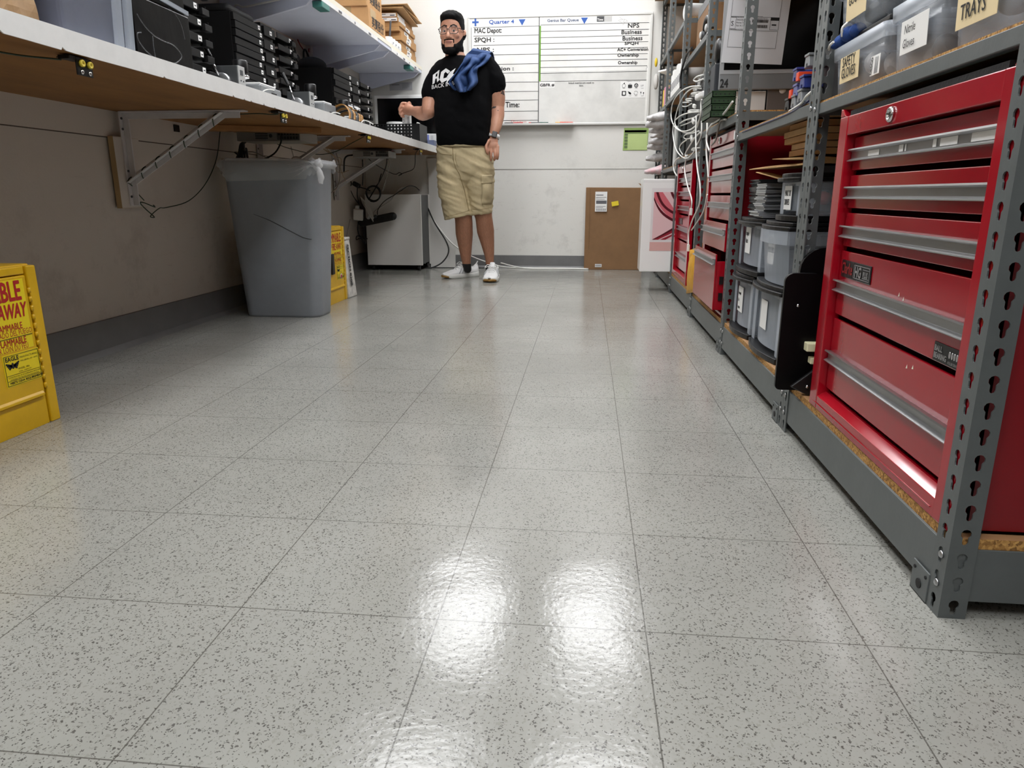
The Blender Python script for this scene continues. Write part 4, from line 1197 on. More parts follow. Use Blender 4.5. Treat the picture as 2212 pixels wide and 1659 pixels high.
def keyhole(mb, o, r, u, w, h):
    """one post cell (w x h, lower-left corner o) with a keyhole cut out: round head above, narrow slot below"""
    c = V(o) + r * (w * .5) + u * (h * .60)
    R1, R2 = .0075, .0042
    inn = []
    for k in range(9):                                  # head from lower right round to lower left
        a = -PI / 3.2 + (PI + 2 * PI / 3.2) * k / 8
        inn.append(c + r * (R1 * math.cos(a)) + u * (R1 * math.sin(a)))
    s = c - u * .0135
    for k in range(5):
        a = PI + PI * k / 4
        inn.append(s + r * (R2 * math.cos(a)) + u * (R2 * math.sin(a)))
    n = len(inn)
    o = V(o)
    out = []
    for q in inn:
        d = q - (c - u * .004)
        x, y = d.dot(r), d.dot(u)
        cx, cy = c.dot(r) - o.dot(r), (c - u * .004).dot(u) - o.dot(u)
        t = min(((w - cx) / x if x > 1e-9 else (-cx / x if x < -1e-9 else 1e9)), ((h - cy) / y if y > 1e-9 else (-cy / y if y < -1e-9 else 1e9)))
        out.append((c - u * .004) + d * t)
    # add the four corners
    vin = [mb.bm.verts.new(q) for q in inn]
    vout = [mb.bm.verts.new(q) for q in out]
    for k in range(n):
        a, b = out[k], out[(k + 1) % n]
        fa = [vin[k], vout[k]]
        pa = ((a - o).dot(r), (a - o).dot(u)); pb = ((b - o).dot(r), (b - o).dot(u))
        def side(p):
            return (p[0] < 1e-6, p[0] > w - 1e-6, p[1] < 1e-6, p[1] > h - 1e-6)
        sa, sb = side(pa), side(pb)
        if not any(x_ and y_ for x_, y_ in zip(sa, sb)):
            cxx = 0 if (sa[0] or sb[0]) else w
            cyy = 0 if (sa[2] or sb[2]) else h
            fa.append(mb.bm.verts.new(o + r * cxx + u * cyy))
        fa += [vout[(k + 1) % n], vin[(k + 1) % n]]
        mb.bm.faces.new(fa)

FW, PITCH_ = .038, .038
def post_mesh(top, sx=1, sy=1):
    """an L-section post: front flange along y, side flange along x, corner at the origin"""
    mb = MB()
    n = int(top / PITCH_)
    for i in range(n):
        keyhole(mb, (0, 0, i * PITCH_), V((0, sy, 0)), V((0, 0, 1)), FW, PITCH_)
        keyhole(mb, (0, 0, i * PITCH_), V((sx, 0, 0)), V((0, 0, 1)), FW, PITCH_)
    bmesh.ops.remove_doubles(mb.bm, verts=mb.bm.verts, dist=1e-5)
    bmesh.ops.recalc_face_normals(mb.bm, faces=mb.bm.faces)
    me = bpy.data.meshes.new('post')
    mb.bm.to_mesh(me); mb.bm.free()
    me.materials.append(RACKG)
    return me
PM_near, PM_far = post_mesh(2.32), post_mesh(2.32, 1, -1)
PM_bnear, PM_bfar = post_mesh(2.32, -1, 1), post_mesh(2.32, -1, -1)

def add_post(par, me, x, y):
    o = bpy.data.objects.new('post', me)
    COL.objects.link(o)
    o.parent = par
    o.matrix_parent_inverse = Matrix.Translation(par.location).inverted()
    o.location = (x, y, 0)
    md = o.modifiers.new('solid', 'SOLIDIFY'); md.thickness = .0022; md.offset = 0
    return o

def beam_front(par, y0, y1, z0, z1):
    m = MB(); m.box(RX + .0015, RX + .004, y0, y1, z0, z1); m.box(RX + .004, RX + .03, y0, y1, z1 - .003, z1); m.box(RX + .004, RX + .02, y0, y1, z0, z0 + .003)
    b = m.build('beam', RACKG, par, bev=.0012)
    for y in (y0 + .014, y1 - .014):
        for z in ((z0 + z1) / 2,) if z1 - z0 < .05 else (z0 + .022, z1 - .016):
            r = MB(); r.lathe((RX - .0012, y, z), [(.0058, 0), (.0058, .002), (.004, .0034), (.0005, .0034)], (-1, 0, 0), 14); r.build('rivet', STEEL, b)
def beam_side(par, y, z0, z1, s=1):
    m = MB(); m.box(RX + .004, RB - .004, y + .0015 * s if s > 0 else y - .004, y + .004 if s > 0 else y - .0015, z0, z1); m.box(RX + .004, RB - .004, min(y + .004 * s, y + .03 * s), max(y + .004 * s, y + .03 * s), z1 - .003, z1)
    m.build('side_beam', RACKG, par, bev=.001)
def deck(par, y0, y1, z, t=.016, x0=RX + .006):
    m = MB(); m.box(x0, RB - .004, y0 + .004, y1 - .004, z, z + t)
    bm = m.bm
    bm.faces.ensure_lookup_table()
    bmesh.ops.recalc_face_normals(bm, faces=bm.faces)
    for f in bm.faces:
        f.material_index = 1 if abs(f.normal.z) > .5 else 0
    m.build('deck', [CHIP, DECK], par)

LEVELS = [  # per bay: (z bottom, z top) of each front beam
    [(.028, .112), (.792, .816), (1.42, 1.45), (2.0, 2.03)],
    [(.028, .112), (.796, .824), (1.50, 1.53), (2.0, 2.03)],
    [(.028, .112), (.868, .898), (1.56, 1.59), (2.0, 2.03)],
    [(.028, .112), (.789, .815), (1.318, 1.345), (1.85, 1.88)],
    [(.028, .112), (.757, .782), (1.212, 1.238), (1.575, 1.602), (2.0, 2.03)],
    [(.028, .112), (.757, .782), (1.212, 1.238), (1.575, 1.602), (2.0, 2.03)]]
BAYL = ['grey slotted steel shelving bay nearest the camera, holding the big red tool chest',
        'grey steel shelving bay with clear plastic drawers on its bottom shelf',
        'grey steel shelving bay holding the middle red tool chest with open drawer',
        'grey steel shelving bay holding the farther narrow-looking red tool chest',
        'grey steel shelving bay behind the upright white computer carton',
        'last grey steel shelving bay, against the back wall']
BAYS = []
for i in range(6):
    ya, yb = POSTY[i], POSTY[i + 1]
    t = thing('shelving_unit', BAYL[i], 'shelving', (RX, ya, 0), 'grey shelving bays')
    BAYS.append(t)
    add_post(t, PM_near, RX, ya)
    add_post(t, PM_bnear, RB, ya)
    if i == 0:
        add_post(t, PM_far, RX, yb - .003)
    if i == 5:
        add_post(t, PM_far, RX, yb)
        add_post(t, PM_bfar, RB, yb)
    for z0, z1 in LEVELS[i]:
        beam_front(t, ya + .001, yb - .004, z0, z1)
        beam_side(t, ya, z0, z1)
        if i in (0, 5):
            beam_side(t, yb - .004, z0, z1, -1)
        deck(t, ya, yb, z1 if z0 < .1 else z1 - .011)
    m = MB(); m.box(RX - .003, RX, ya + .036, ya + .09, 0, .05); m.box(RX - .003, RX + .03, ya + .036, ya + .09, 0, .003); fp = m.build('foot_plate', RACKG, t, bev=.001)
    m = MB(); m.cyl((RX - .0042, ya + .063, .02), (RX - .003, ya + .063, .02), .008, n=14); m.build('slot', BLACKM, fp)
    for dy in (.045, .081):
        m = MB(); m.cyl((RX - .0042, ya + dy, .04), (RX - .003, ya + dy, .04), .003, n=10); m.build('hole', BLACKM, fp)

# ---------------------------------------------------------------- red tool chests
BADGE = M('badge_black', (18, 18, 20), .35)
SILV = M('badge_silver', (186, 186, 188), .3, metal=.7)
GRIP = M('black_grip_strip', (12, 12, 13), .6)
def tool_chest(label, x, y0, y1, z0, z1, drawers, handles, outs=None, extra=True, sc=1.0, tape=False):
    """x: front face of the frame; drawers: (z bottom, z top) from the top down; handles: z of each handle; outs: how far each drawer stands proud of the closed position"""
    D = .44
    t = thing('tool_chest', label, 'tool chest', (x, (y0 + y1) / 2, z0), 'red tool chests')
    outs = outs or [0] * len(drawers)
    rw = .048
    xd = x + .018
    m = MB()
    m.box(x + .022, x + D, y0, y0 + .004, z0, z1)
    m.box(x + .022, x + D, y1 - .004, y1, z0, z1)
    m.box(x + D - .004, x + D, y0, y1, z0, z1)
    m.box(x + .022, x + D, y0, y1, z0, z0 + .004)
    m.box(x + .022, x + D, y0, y1, z1 - .008, z1 - .004)
    m.build('cabinet_shell', REDIN, t)
    for ya, yb, nm in ((y0, y0 + rw, 'side_rail'), (y1 - rw, y1, 'side_rail')):
        m = MB(); m.box(x, x + .03, ya, yb, z0, z1 - .004); s = 1 if ya > y0 else -1
        yy = yb if s > 0 else ya
        m.prism([(x, yy, z1 - .004), (x, yy - s * .030, z1 - .004), (x, yy - s * .012, z1 + .012), (x, yy, z1 + .014)], (.03, 0, 0)); m.build(nm, REDP, t, bev=.002)
    m = MB(); m.box(x + .001, x + .03, y0 + rw, y1 - rw, z1 - .043, z1 - .004); tr = m.build('top_rail', REDP, t, bev=.002)
    m = MB(); m.box(x + .032, x + D - .01, y0 + .006, y1 - .006, z1 - .004, z1 + .010); m.box(x + .004, x + .03, y0 + rw, y1 - rw, z1 - .004, z1 + .006); m.build('top_mat', M('black_foam_mat', (24, 25, 26), .9, bump=.2, bscale=200), t)
    zs = drawers[-1][0] - .008
    m = MB(); m.prism([(x + .001, y0 + rw, z0), (x + .001, y0 + rw, zs - .010), (x + .02, y0 + rw, zs), (x + .03, y0 + rw, zs), (x + .03, y0 + rw, z0)], (0, y1 - y0 - 2 * rw, 0)); m.box(x - .0008, x + .001, y0 + rw + .01, y1 - .03, z0 + .012, z0 + .0145, 0); m.build('bottom_rail', REDP, t, bev=.001)
    ym = y0 + (y1 - y0) * .60
    m = MB(); m.lathe((x + .001, ym, z1 - .024), [(.0135, 0), (.0135, .004), (.011, .006), (.0075, .006), (.0075, .003), (.0005, .003)], (-1, 0, 0), 24); lk = m.build('lock', CHROME, tr)
    m = MB(); m.box(x - .0035, x - .002, ym - .0012, ym + .0012, z1 - .028, z1 - .020); m.build('keyway', BLACKM, lk)
    drs = []
    for (za, zb), hz, o in zip(drawers, handles, outs):
        xx = xd - o
        m = MB(); m.box(xx, xx + .006, y0 + rw + .003, y1 - rw - .003, za + .003, zb - .003)
        if o > .004:
            m.box(xx + .006, xx + .06 + o, y0 + rw + .006, y0 + rw + .009, za + .003, zb - .03)
            m.box(xx + .006, xx + .06 + o, y1 - rw - .009, y1 - rw - .006, za + .003, zb - .03)
            m.box(xx + .006, xx + .06 + o, y0 + rw + .006, y1 - rw - .006, za + .003, za + .006)
        dr = m.build('drawer', REDP, t, bev=.0015)
        m = MB(); m.prism([(xx, y0 + rw + .004, hz + .010), (xx - .012, y0 + rw + .004, hz + .012), (xx - .013, y0 + rw + .004, hz + .009), (xx - .004, y0 + rw + .004, hz + .006), (xx - .004, y0 + rw + .004, hz - .007), (xx - .013, y0 + rw + .004, hz - .011), (xx - .012, y0 + rw + .004, hz - .013), (xx, y0 + rw + .004, hz - .011)], (0, y1 - y0 - 2 * rw - .008, 0)); hd = m.build('handle', STEEL, dr)
        drs.append((dr, hd, xx))
    return t, drs, ym
DR = [(.655, .728), (.578, .651), (.498, .574), (.350, .494), (.178, .346)]
HZ = [.689, .613, .533, .417, .258]
def badges(drs, y0, y1):
    R, U = (0, -1, 0), (0, 0, 1)
    dr, _, xx = drs[3]
    q = (xx, y1 - .066, .437)
    m = MB(); slab(m, q, R, U, .165, .036, .002); bd = m.build('maker_badge', BADGE, dr, bev=.001)
    text('Clarke', (xx - .002, y1 - .069, .4455), R, U, .033, M('badge_red', (150, 30, 34), .4), bd, bold=.0004, sx=.72, shear=.1)
    text('HG', (xx - .002, y1 - .146, .4445), R, U, .030, SILV, bd, bold=.001, sx=.85)
    text('PLUS', (xx - .002, y1 - .193, .4475), R, U, .016, SILV, bd, bold=.0006, sx=.72)
    m = MB()
    for a, b_, w_, h_ in ((.076, .004, .084, .0012), (.076, .030, .084, .0012), (.076, .004, .0012, .027), (.1595, .004, .0012, .027), (.124, .008, .034, .001), (.124, .025, .034, .001)):
        slab(m, V(q) + V((0, -a, b_)), R, U, w_, h_, z=.0022)
    m.build('badge_lines', SILV, bd)
    q = (xx, y0 + .155, .355)
    m = MB(); slab(m, q, R, U, .098, .030, .002); bd = m.build('bearing_badge', BADGE, dr, bev=.001)
    text('BALL', (xx - .002, q[1] - .004, q[2] + .0165), R, U, .0125, SILV, bd, bold=.0004, sx=.9)
    text('BEARING', (xx - .002, q[1] - .004, q[2] + .005), R, U, .0125, SILV, bd, bold=.0004, sx=.8)
    text('ROLLER DRAWERS', (xx - .002, q[1] - .050, q[2] + .0035), R, U, .0062, SILV, bd, sx=.72)
    m = MB()
    for k in range(6):
        m.ball((xx - .0026, q[1] - .053 - .0075 * k, q[2] + .0175), .0006, .0032, .006, 6)
    m.build('ball_row', SILV, bd)
TC = (.538, 1.015, 1.692, .1295, .772)
t, drs, ym = tool_chest('large glossy red tool chest nearest the camera, behind the slotted corner post', *TC, DR, HZ)
badges(drs, TC[1], TC[2])
# torn paper label remains on the top handle, chips in the paint
dr, hd, xx = drs[0]
for y, w_, h_ in ((1.545, .055, .010), (1.40, .018, .012), (1.375, .005, .012), (1.27, .012, .013), (1.245, .055, .0125), (1.15, .075, .013)):
    m = MB(); slab(m, (xx - .0042, y, hz if False else .6825), (0, -1, 0), (0, .0, 1), w_, h_, .0006); m.build('torn_label', PAPER, hd)
for (d_, _, x_), pts in zip((drs[3], drs[4]), (((1.33, .433), (1.31, .428)), ((1.26, .318), (1.238, .322)))):
    for y, z in pts:
        m = MB(); m.face([(x_ - .0004, y, z), (x_ - .0004, y - .006, z + .001), (x_ - .0004, y - .004, z + .008)]); m.build('paint_chip', CREAM, d_)
t, drs, ym = tool_chest('narrow-looking red tool chest farthest along the shelving, beside the white computer carton', .538, 3.94, 4.585, .1295, .772, DR, HZ)
badges(drs, 3.94, 4.585)
DR2 = [(.715, .806), (.612, .711), (.505, .608), (.388, .501), (.158, .384)]
HZ2 = [.772, .676, .566, .464, .352]
t, drs, ym = tool_chest('middle red tool chest with two drawers pulled open, left of the clear drawers', .548, 2.84, 3.49, .1295, .852, DR2, HZ2, [.012, .012, .012, .03, .06])
dr, hd, xx = drs[4]
for z in (.20, .265):
    m = MB(); m.box(xx + .02, xx + .035, 2.84 + .046, 2.84 + .054, z, z + .03); m.build('drawer_catch', BLACKP, dr)
mb = MB(); slab(mb, (.5485, 2.935, .812), (0, -1, 0), (0, 0, 1), .04, .03); mb.build('white_label', PAPER, t)
mb = MB(); mb.box(.548, .58, 3.50, 3.508, .14, .75); tag(mb.build('cardboard_strip', CARD), 'upright brown cardboard strip between the middle tool chest and the shelving post', 'cardboard')

# yellow padded envelope
mb = MB()
C4 = [atX(1482, 634, .530), atX(1507, 630, .530), atX(1504, 536, .522), atX(1490, 540, .522)]
g0, g1 = [], []
for j in range(11):
    for i in range(7):
        p = C4[0].lerp(C4[1], i / 6).lerp(C4[3].lerp(C4[2], i / 6), j / 10)
        b_ = .016 * (math.sin(PI * i / 6) * math.sin(PI * min(1, j / 9))) ** .6
        cr = .007 * noise.noise(V((i * .9, j * .6, 4)))
        g0.append(p + V((-b_ + cr, 0, 0))); g1.append(p + V((b_ * .4 + cr + .002, 0, 0)))
va = [mb.bm.verts.new(p) for p in g0]; vb = [mb.bm.verts.new(p) for p in g1]
for j in range(10):
    for i in range(6):
        k = j * 7 + i
        for v_, fl in ((va, 1), (vb, 0)):
            q = [v_[k], v_[k + 1], v_[k + 8], v_[k + 7]]
            f = mb.bm.faces.new(q if fl else q[::-1]); f.smooth = True
bd = [i for i in range(7)] + [7 * j + 6 for j in range(1, 11)] + [70 + i for i in range(5, -1, -1)] + [7 * j for j in range(9, 0, -1)]
for a, b_ in zip(bd, bd[1:] + bd[:1]): mb.bm.faces.new([va[a], vb[a], vb[b_], va[b_]])
tag(mb.build('padded_envelope', M('yellow_padded_envelope', (222, 164, 40), .6, var=.2, vscale=20, bump=.35, bscale=28)), 'yellow padded envelope standing on edge between two red tool chests', 'envelope')

# ---------------------------------------------------------------- clear drawers on the bottom shelf of the second bay
def arc_front(xf, y0, y1, xb, z, bulge, n=8, r=.0):
    out = []
    for k in range(n + 1):
        f = k / n
        out.append(V((xf - bulge * (1 - (2 * f - 1) ** 2), y0 + (y1 - y0) * f, z)))
    return out + [V((xb, y1, z)), V((xb, y0, z))]
def clear_drawer(label, xf, y0, y1, z0, h, lines, lid=True, seed=0, round_=False):
    t = thing('clear_drawer', label, 'drawer box', (xf + .15, (y0 + y1) / 2, z0), 'clear stacking drawers')
    xb = xf + .34
    if not round_:
        m = MB(); m.prism(arc_front(xf - .004, y0 - .004, y1 + .004, xb, z0, .022), (0, 0, .016)); m.build('black_base', BLACKP, t, bev=.002)
    zc, zt = z0 + (.016 if not round_ else 0), z0 + h - (.026 if lid else 0)
    m = MB()
    w_ = .0025
    if round_:
        a, b_ = arc_front(xf + .012, y0 + .012, y1 - .012, xb, zc, .02), arc_front(xf, y0, y1, xb, zt, .024)
        m.rings([a, b_], smooth=False, cap=False)
        m.rings([arc_front(xf - .007, y0 - .006, y1 + .006, xb, zt - .038, .024), arc_front(xf - .007, y0 - .006, y1 + .006, xb, zt, .024)], smooth=False, cap=False)
        m.face(a)
        m.build('clear_body', FROST, t)
    else:
        for ya in (y0, y1 - .034):
            m.box(xf + .004, xf + .0065, ya, ya + .034, zc, zt)
        for ya in (y0, y1 - w_):
            m.box(xf + .004, xb, ya, ya + w_, zc, zt)
        m.box(xb - w_, xb, y0, y1, zc, zt)
        m.box(xf + .004, xf + .012, y0 + .034, y1 - .034, zt - .012, zt)
        m.build('clear_body', FROST, t, bev=.001, seg=1)
        m = MB(); m.rings([arc_front(xf + .014, y0 + .04, y1 - .04, xf + .05, zc + .012, .016), arc_front(xf + .014, y0 + .04, y1 - .04, xf + .05, zt - .006, .016)], smooth=False); m.build('drawer_front', FROST, t)
    m = MB(); R = random.Random(seed)
    for k in range(4):
        m2 = MB(); m2.obox((xf + .16 + R.uniform(-.03, .03), (y0 + y1) / 2 + R.uniform(-.03, .03), zc + .02 + .035 * k), (.16, (y1 - y0) * .6, .03), (R.uniform(-.1, .1), R.uniform(-.1, .1), R.uniform(-.4, .4))); m2.build('contents', [DGREY, LGREY, BLACKM][R.randrange(3)], t, bev=.003)
    m.bm.free()
    if lid:
        m = MB(); m.prism(arc_front(xf - .006, y0 - .005, y1 + .005, xb, zt, .024), (0, 0, .012)); m.prism(arc_front(xf + .004, y0 + .004, y1 - .004, xb, zt + .012, .022), (0, 0, .012)); m.build('black_lid', BLACKP, t, bev=.003)
    if lines is not None:
        yl = (y0 + y1) / 2 + .036
        lh_ = min(.088, (zt - zc) * .72)
        zl = zc + (zt - zc) * (.34 if lh_ > .08 else .16)
        xl = xf - (.004 if not round_ else .010)
        m = MB(); slab(m, (xl, yl, zl), (0, -1, 0), (0, 0, 1), .075, lh_); lb = m.build('paper_label', PAPER, t)
        if lines:
            for k, s in enumerate(lines):
                text(s, (xl, yl - .007, zl + lh_ - .028 - .025 * k), (0, -1, 0), (0, 0, 1), .023 if len(lines) < 3 else .016, INK, lb, bold=.0004, sx=.72 if len(s) > 5 else .95, lift=.0012, shear=-.1)
    return t
DZ = .1295
clear_drawer('clear drawer with handwritten label at the far bottom of the stacked drawers', .556, 2.455, 2.745, DZ, .214, ['dropped', 'kit', 'screws'], seed=1)
clear_drawer('clear drawer with blank white label at the near bottom of the stacked drawers', .556, 2.085, 2.42, DZ, .222, [], seed=2)
clear_drawer('clear drawer with small handwritten label under the stack of disc cases', .566, 2.43, 2.775, DZ + .2145, .19, ['repair', 'kits'], seed=3)
clear_drawer('clear rounded tub with key label on top of the near bottom drawer', .566, 2.10, 2.40, DZ + .2225, .182, ['MAGE', 'NK KEYS'], seed=4, round_=True)
t = clear_drawer('clear box labelled for drives on top of the rounded key tub', .585, 2.11, 2.32, DZ + .4055, .135, ['MAC OS', 'DRIVES'], seed=5)
mb = MB(); mb.ball((.66, 2.14, DZ + .47), .02, .02, .02, 8); mb.build('orange_item', ORANGE, t)
# disc cases
CASE = M('disc_case', (150, 152, 156), .2, alpha=.55)
DISCZ = DZ + .4055
c0 = thing('disc_case', 'clear disc case in the leaning pile on top of the far clear drawer', 'disc case', (.64, 2.60, DISCZ), 'pile of disc cases')
m = MB(); m.box(.57, .70, 2.45, 2.585, DISCZ, DISCZ + .0046); m.build('case', CASE, c0)
m = MB(); m.box(.5695, .5697, 2.452, 2.583, DISCZ + .0012, DISCZ + .0034); m.build('spine', LGREY, c0)
RD = random.Random(4)
c0.location = c0.location
base = c0.location.copy()
for i in range(1, 21):
    dup(c0, base + V((RD.uniform(-.006, .006) + (-.01 if i < 4 else 0), .0 + RD.uniform(-.012, .012) + (.012 if i < 5 else 0), .0052 * i)), c0['label'], group='pile of disc cases')
d0 = thing('dark_disc_case', 'dark disc case in the second pile behind the clear ones', 'disc case', (.64, 2.68, DISCZ), 'pile of dark disc cases')
m = MB(); m.box(.585, .71, 2.61, 2.745, DISCZ, DISCZ + .0046); m.build('case', M('dark_case', (50, 52, 54), .2), d0)
base = d0.location.copy()
for i in range(1, 24):
    dup(d0, base + V((RD.uniform(-.004, .004), RD.uniform(-.006, .006), .0052 * i)), d0['label'], group='pile of dark disc cases')
# flat boards and envelopes on the clear drawers
def envelope(label, c, size, rot, mat=KRAFT):
    m = MB(); a, b_ = size
    rows = []
    for i in range(9):
        f = i / 8
        rows.append([V((-a / 2 + a * f, -b_ / 2, .002 * math.sin(f * 6))), V((-a / 2 + a * f, b_ / 2, .002 * math.sin(f * 5 + 1))), V((-a / 2 + a * f, b_ / 2 - .004, .004 + .008 * math.sin(PI * f))), V((-a / 2 + a * f, -b_ / 2 + .004, .004 + .008 * math.sin(PI * f)))])
    m.rings(rows, smooth=False)
    m.bm.transform(Matrix.Translation(V(c)) @ Euler(rot).to_matrix().to_4x4())
    o = m.build('kraft_envelope', mat); tag(o, label, 'envelope', 'kraft envelopes')
zt = DZ + .4055 + .136
envelope('kraft envelope lying lowest above the label-marked drive box', (.66, 2.36, zt + .021), (.2, .44), (0, -.05, .1))
envelope('kraft envelope lying on top of the other envelope', (.68, 2.33, zt + .035), (.2, .36), (.04, .05, -.1))
envelope('small kraft envelope propped on the disc cases', (.62, 2.43, DISCZ + .118), (.12, .16), (.15, .2, .3))
for i in range(5):
    z = zt + .047 + i * .0185
    mb = MB(); dx = RD.uniform(-.01, .012); mb.box(.60 + dx, .84 + dx, 2.14 + dx, 2.34 - dx + (.03 if i in (2, 3) else 0), z, z + .0165)
    tag(mb.build('cardboard_mailer', KRAFT if i % 2 else CARD, bev=.001), '%s flat cardboard mailer in the pile under the middle shelf' % ORD[i], 'mailer', 'flat mailers above the clear drawers')

# black upright fixture between post and tool chest
fx = thing('black_fixture', 'black upright fixture of round-cornered plates between the post and red tool chest', 'fixture', (.56, 1.80, DZ))
def rplate(x0, x1, z0, z1, y, th, rt, rb, nm):
    pts = []
    for cx, cz, r, a0 in ((x1 - rt, z1 - rt, rt, 0), (x0 + rt, z1 - rt, rt, PI / 2), (x0 + rb, z0 + rb, rb, PI), (x1 - rb, z0 + rb, rb, 3 * PI / 2)):
        for k in range(7):
            a = a0 + PI / 2 * k / 6
            pts.append(V((cx + r * math.cos(a), y, cz + r * math.sin(a))))
    m = MB(); m.prism(pts, (0, th, 0)); return m.build(nm, M('black_acrylic', (6, 6, 7), .35, spec=.2), fx, bev=.001)
rplate(.485, .575, DZ, .424, 1.80, .012, .022, .012, 'front_plate')
rplate(.528, .66, DZ, .483, 1.835, .016, .055, .01, 'rear_plate')
mb = MB(); mb.prism([(.510, 1.752, .150), (.562, 1.752, .195), (.575, 1.752, .17), (.572, 1.752, .11 + .0195), (.552, 1.752, .1295)], (0, .012, 0)); mb.build('angled_foot', BLACKP, fx, bev=.002)
for x, y, z in ((.521, 1.7995, .345), (.549, 1.7515, .152)):
    mb = MB(); mb.lathe((x, y, z), [(.004, 0), (.004, .002), (.0005, .003)], (0, -1, 0), 10); mb.build('screw', CHROME, fx)
mb = MB(); mb.box(.545, .60, 1.772, 1.80, .235, .256); mb.build('cream_connector', CREAMP, fx, bev=.002)
mb = MB(); mb.box(.558, .60, 1.775, 1.80, .203, .219); mb.build('cream_connector', CREAMP, fx, bev=.002)

# ---------------------------------------------------------------- bins on the middle shelf of the near bay
MZ = .816 + .0055
LABT = M('tan_label', (232, 212, 168), .6)
def shelf_bin(label, y0, y1, z0, h, lines, lmat, size, hand=False, xf=.556, rim=True, fill=None, seed=0, ly=None, lz=None, lw=None, lh=None):
    t = thing('storage_bin', label, 'bin', (xf + .14, (y0 + y1) / 2, z0), 'clear bins on the middle shelf')
    xb = xf + .30
    def rr(z, g):
        return rrect((xf + xb) / 2, (y0 + y1) / 2, (xb - xf) / 2 + g, (y1 - y0) / 2 + g, .018, z, 4)
    m = MB(); m.rings([rr(z0, -.012), rr(z0 + .006, -.008), rr(z0 + h, .0), rr(z0 + h, -.003), rr(z0 + .006, -.011), rr(z0 + .004, -.016)], cap=True)
    m.build('bin_body', GLASSY, t)
    if rim:
        m = MB(); m.rings([rr(z0 + h - .026, .004), rr(z0 + h, .006), rr(z0 + h, .001), rr(z0 + h - .026, .001)], cap=False, closed=True); m.build('rim', FROST, t)
    R = random.Random(seed)
    for k in range(9 if fill else 0):
        m = MB(); c = V((xf + .05 + R.random() * .15, y0 + .05 + R.random() * (y1 - y0 - .1), z0 + .025 + h * .6 * R.random()))
        m.ball(c, .038 * R.uniform(.6, 1), .026, .020, 7, rot=(R.uniform(-1, 1), R.uniform(-1, 1), R.uniform(-3, 3))); m.build('contents', fill[k % len(fill)], t)
    if lines:
        yl, zl = ly if ly else y1 - .035, lz if lz else z0 + .02
        m = MB(); slab(m, (xf - .0028, yl, zl), (0, -1, 0), (-.05, 0, 1), lw, lh); lb = m.build('bin_label', lmat, t)
        for k, s in enumerate(lines):
            text(s, (xf - .004, yl - lw * .12, zl + lh * (.60 - .43 * k)), (0, -1, 0), (-.05, 0, 1), size, INK, lb, bold=0.0 if hand else .0002, sx=.8, lift=.0015, shear=.1 if hand else 0)
    return t
GLV = M('white_glove_cloth', (206, 204, 200), .9, bump=.3, bscale=150)
GLG = M('grey_glove_cloth', (120, 122, 128), .9, bump=.3, bscale=150)
t = shelf_bin('clear bin labelled SAFETY GLOVES on the middle shelf, full of gloves', 1.535, 1.835, MZ, .105, ['SAFETY', 'GLOVES'], LABT, .029, fill=[GLV, GLG, GLV], seed=3, ly=1.772, lz=.846, lw=.112, lh=.053)
mb = MB(); slab(mb, (.5545, 1.595, .8365), (0, -1, 0), (-.02, 0, 1), .045, .036); lb = mb.build('sticker', PAPER, t)
text('DESCO', (.5535, 1.585, .8385), (0, -.05, 1), (0, 1, 0), .0125, INK, lb, bold=.0004, lift=.001, sx=.8)
mb = MB()
for k in range(3): slab(mb, (.5535, 1.572 - .006 * k, .8385), (0, -1, 0), (0, 0, 1), .0016, .03)
mb.build('sticker_print', INKG, lb)
t = shelf_bin('clear bin with handwritten nitrile gloves label on the middle shelf', 1.305, 1.515, MZ, .118, ['Nitrile', 'Gloves'], PAPER, .021, True, ly=1.455, lz=.850, lw=.105, lh=.055, fill=[BLACKM, DGREY], seed=5)
t = shelf_bin('clear bin labelled GLASS TRAYS nearest the corner post', 1.075, 1.285, MZ, .125, ['GLASS', 'TRAYS'], LABT, .031, ly=1.253, lz=.850, lw=.115, lh=.068, fill=[DGREY, GREYM], seed=6)
t = shelf_bin('clear bin labelled GOGGLES stacked on the safety gloves bin', 1.56, 1.845, MZ + .126, .11, ['GOGGLES'], LABT, .026, ly=1.775, lz=MZ + .150, lw=.115, lh=.05, fill=[DGREY], seed=7)
mb = MB(); mb.box(.57, .86, 1.57, 1.83, MZ + .113, MZ + .125); tag(mb.build('black_lid_tray', BLACKP, bev=.003), 'black flat lid tray between the gloves bin and the goggles bin', 'lid')
t = shelf_bin('clear bin stacked second from the corner post, above the nitrile bin', 1.30, 1.53, MZ + .128, .11, None, LABT, .026, fill=[BLACKM], seed=8)
mb = MB(); mb.box(.57, .86, 1.31, 1.51, MZ + .119, MZ + .127); tag(mb.build('black_lid_tray', BLACKP, bev=.002), 'black flat lid tray on top of the nitrile gloves bin', 'lid')
# blue cloth bundle with a white strap
BLUEC = M('blue_cloth', (36, 72, 140), .85, var=.3, vscale=30, bump=.4, bscale=60)
t = thing('blue_cloth_bundle', 'blue cloth bundle tied with white cord on the rim of the safety gloves bin', 'cloth', (.565, 1.80, MZ + .106))
mb = MB()
for c, r in (((.565, 1.78, .951), .018), ((.56, 1.815, .944), .014), ((.572, 1.752, .953), .016), ((.555, 1.84, .940), .010)):
    mb.ball(c, r * 1.1, r * 1.4, r * .9, 8)
mb.build('cloth', BLUEC, t)
mb = MB(); mb.tube(smoothpath([(.548, 1.775, .945), (.545, 1.768, .962), (.560, 1.765, .973), (.575, 1.77, .962)]), .0028, 6); mb.tube(smoothpath([(.543, 1.815, .942), (.54, 1.83, .937), (.545, 1.85, .932)]), .0028, 6); mb.build('white_cord', WCABLE, t)

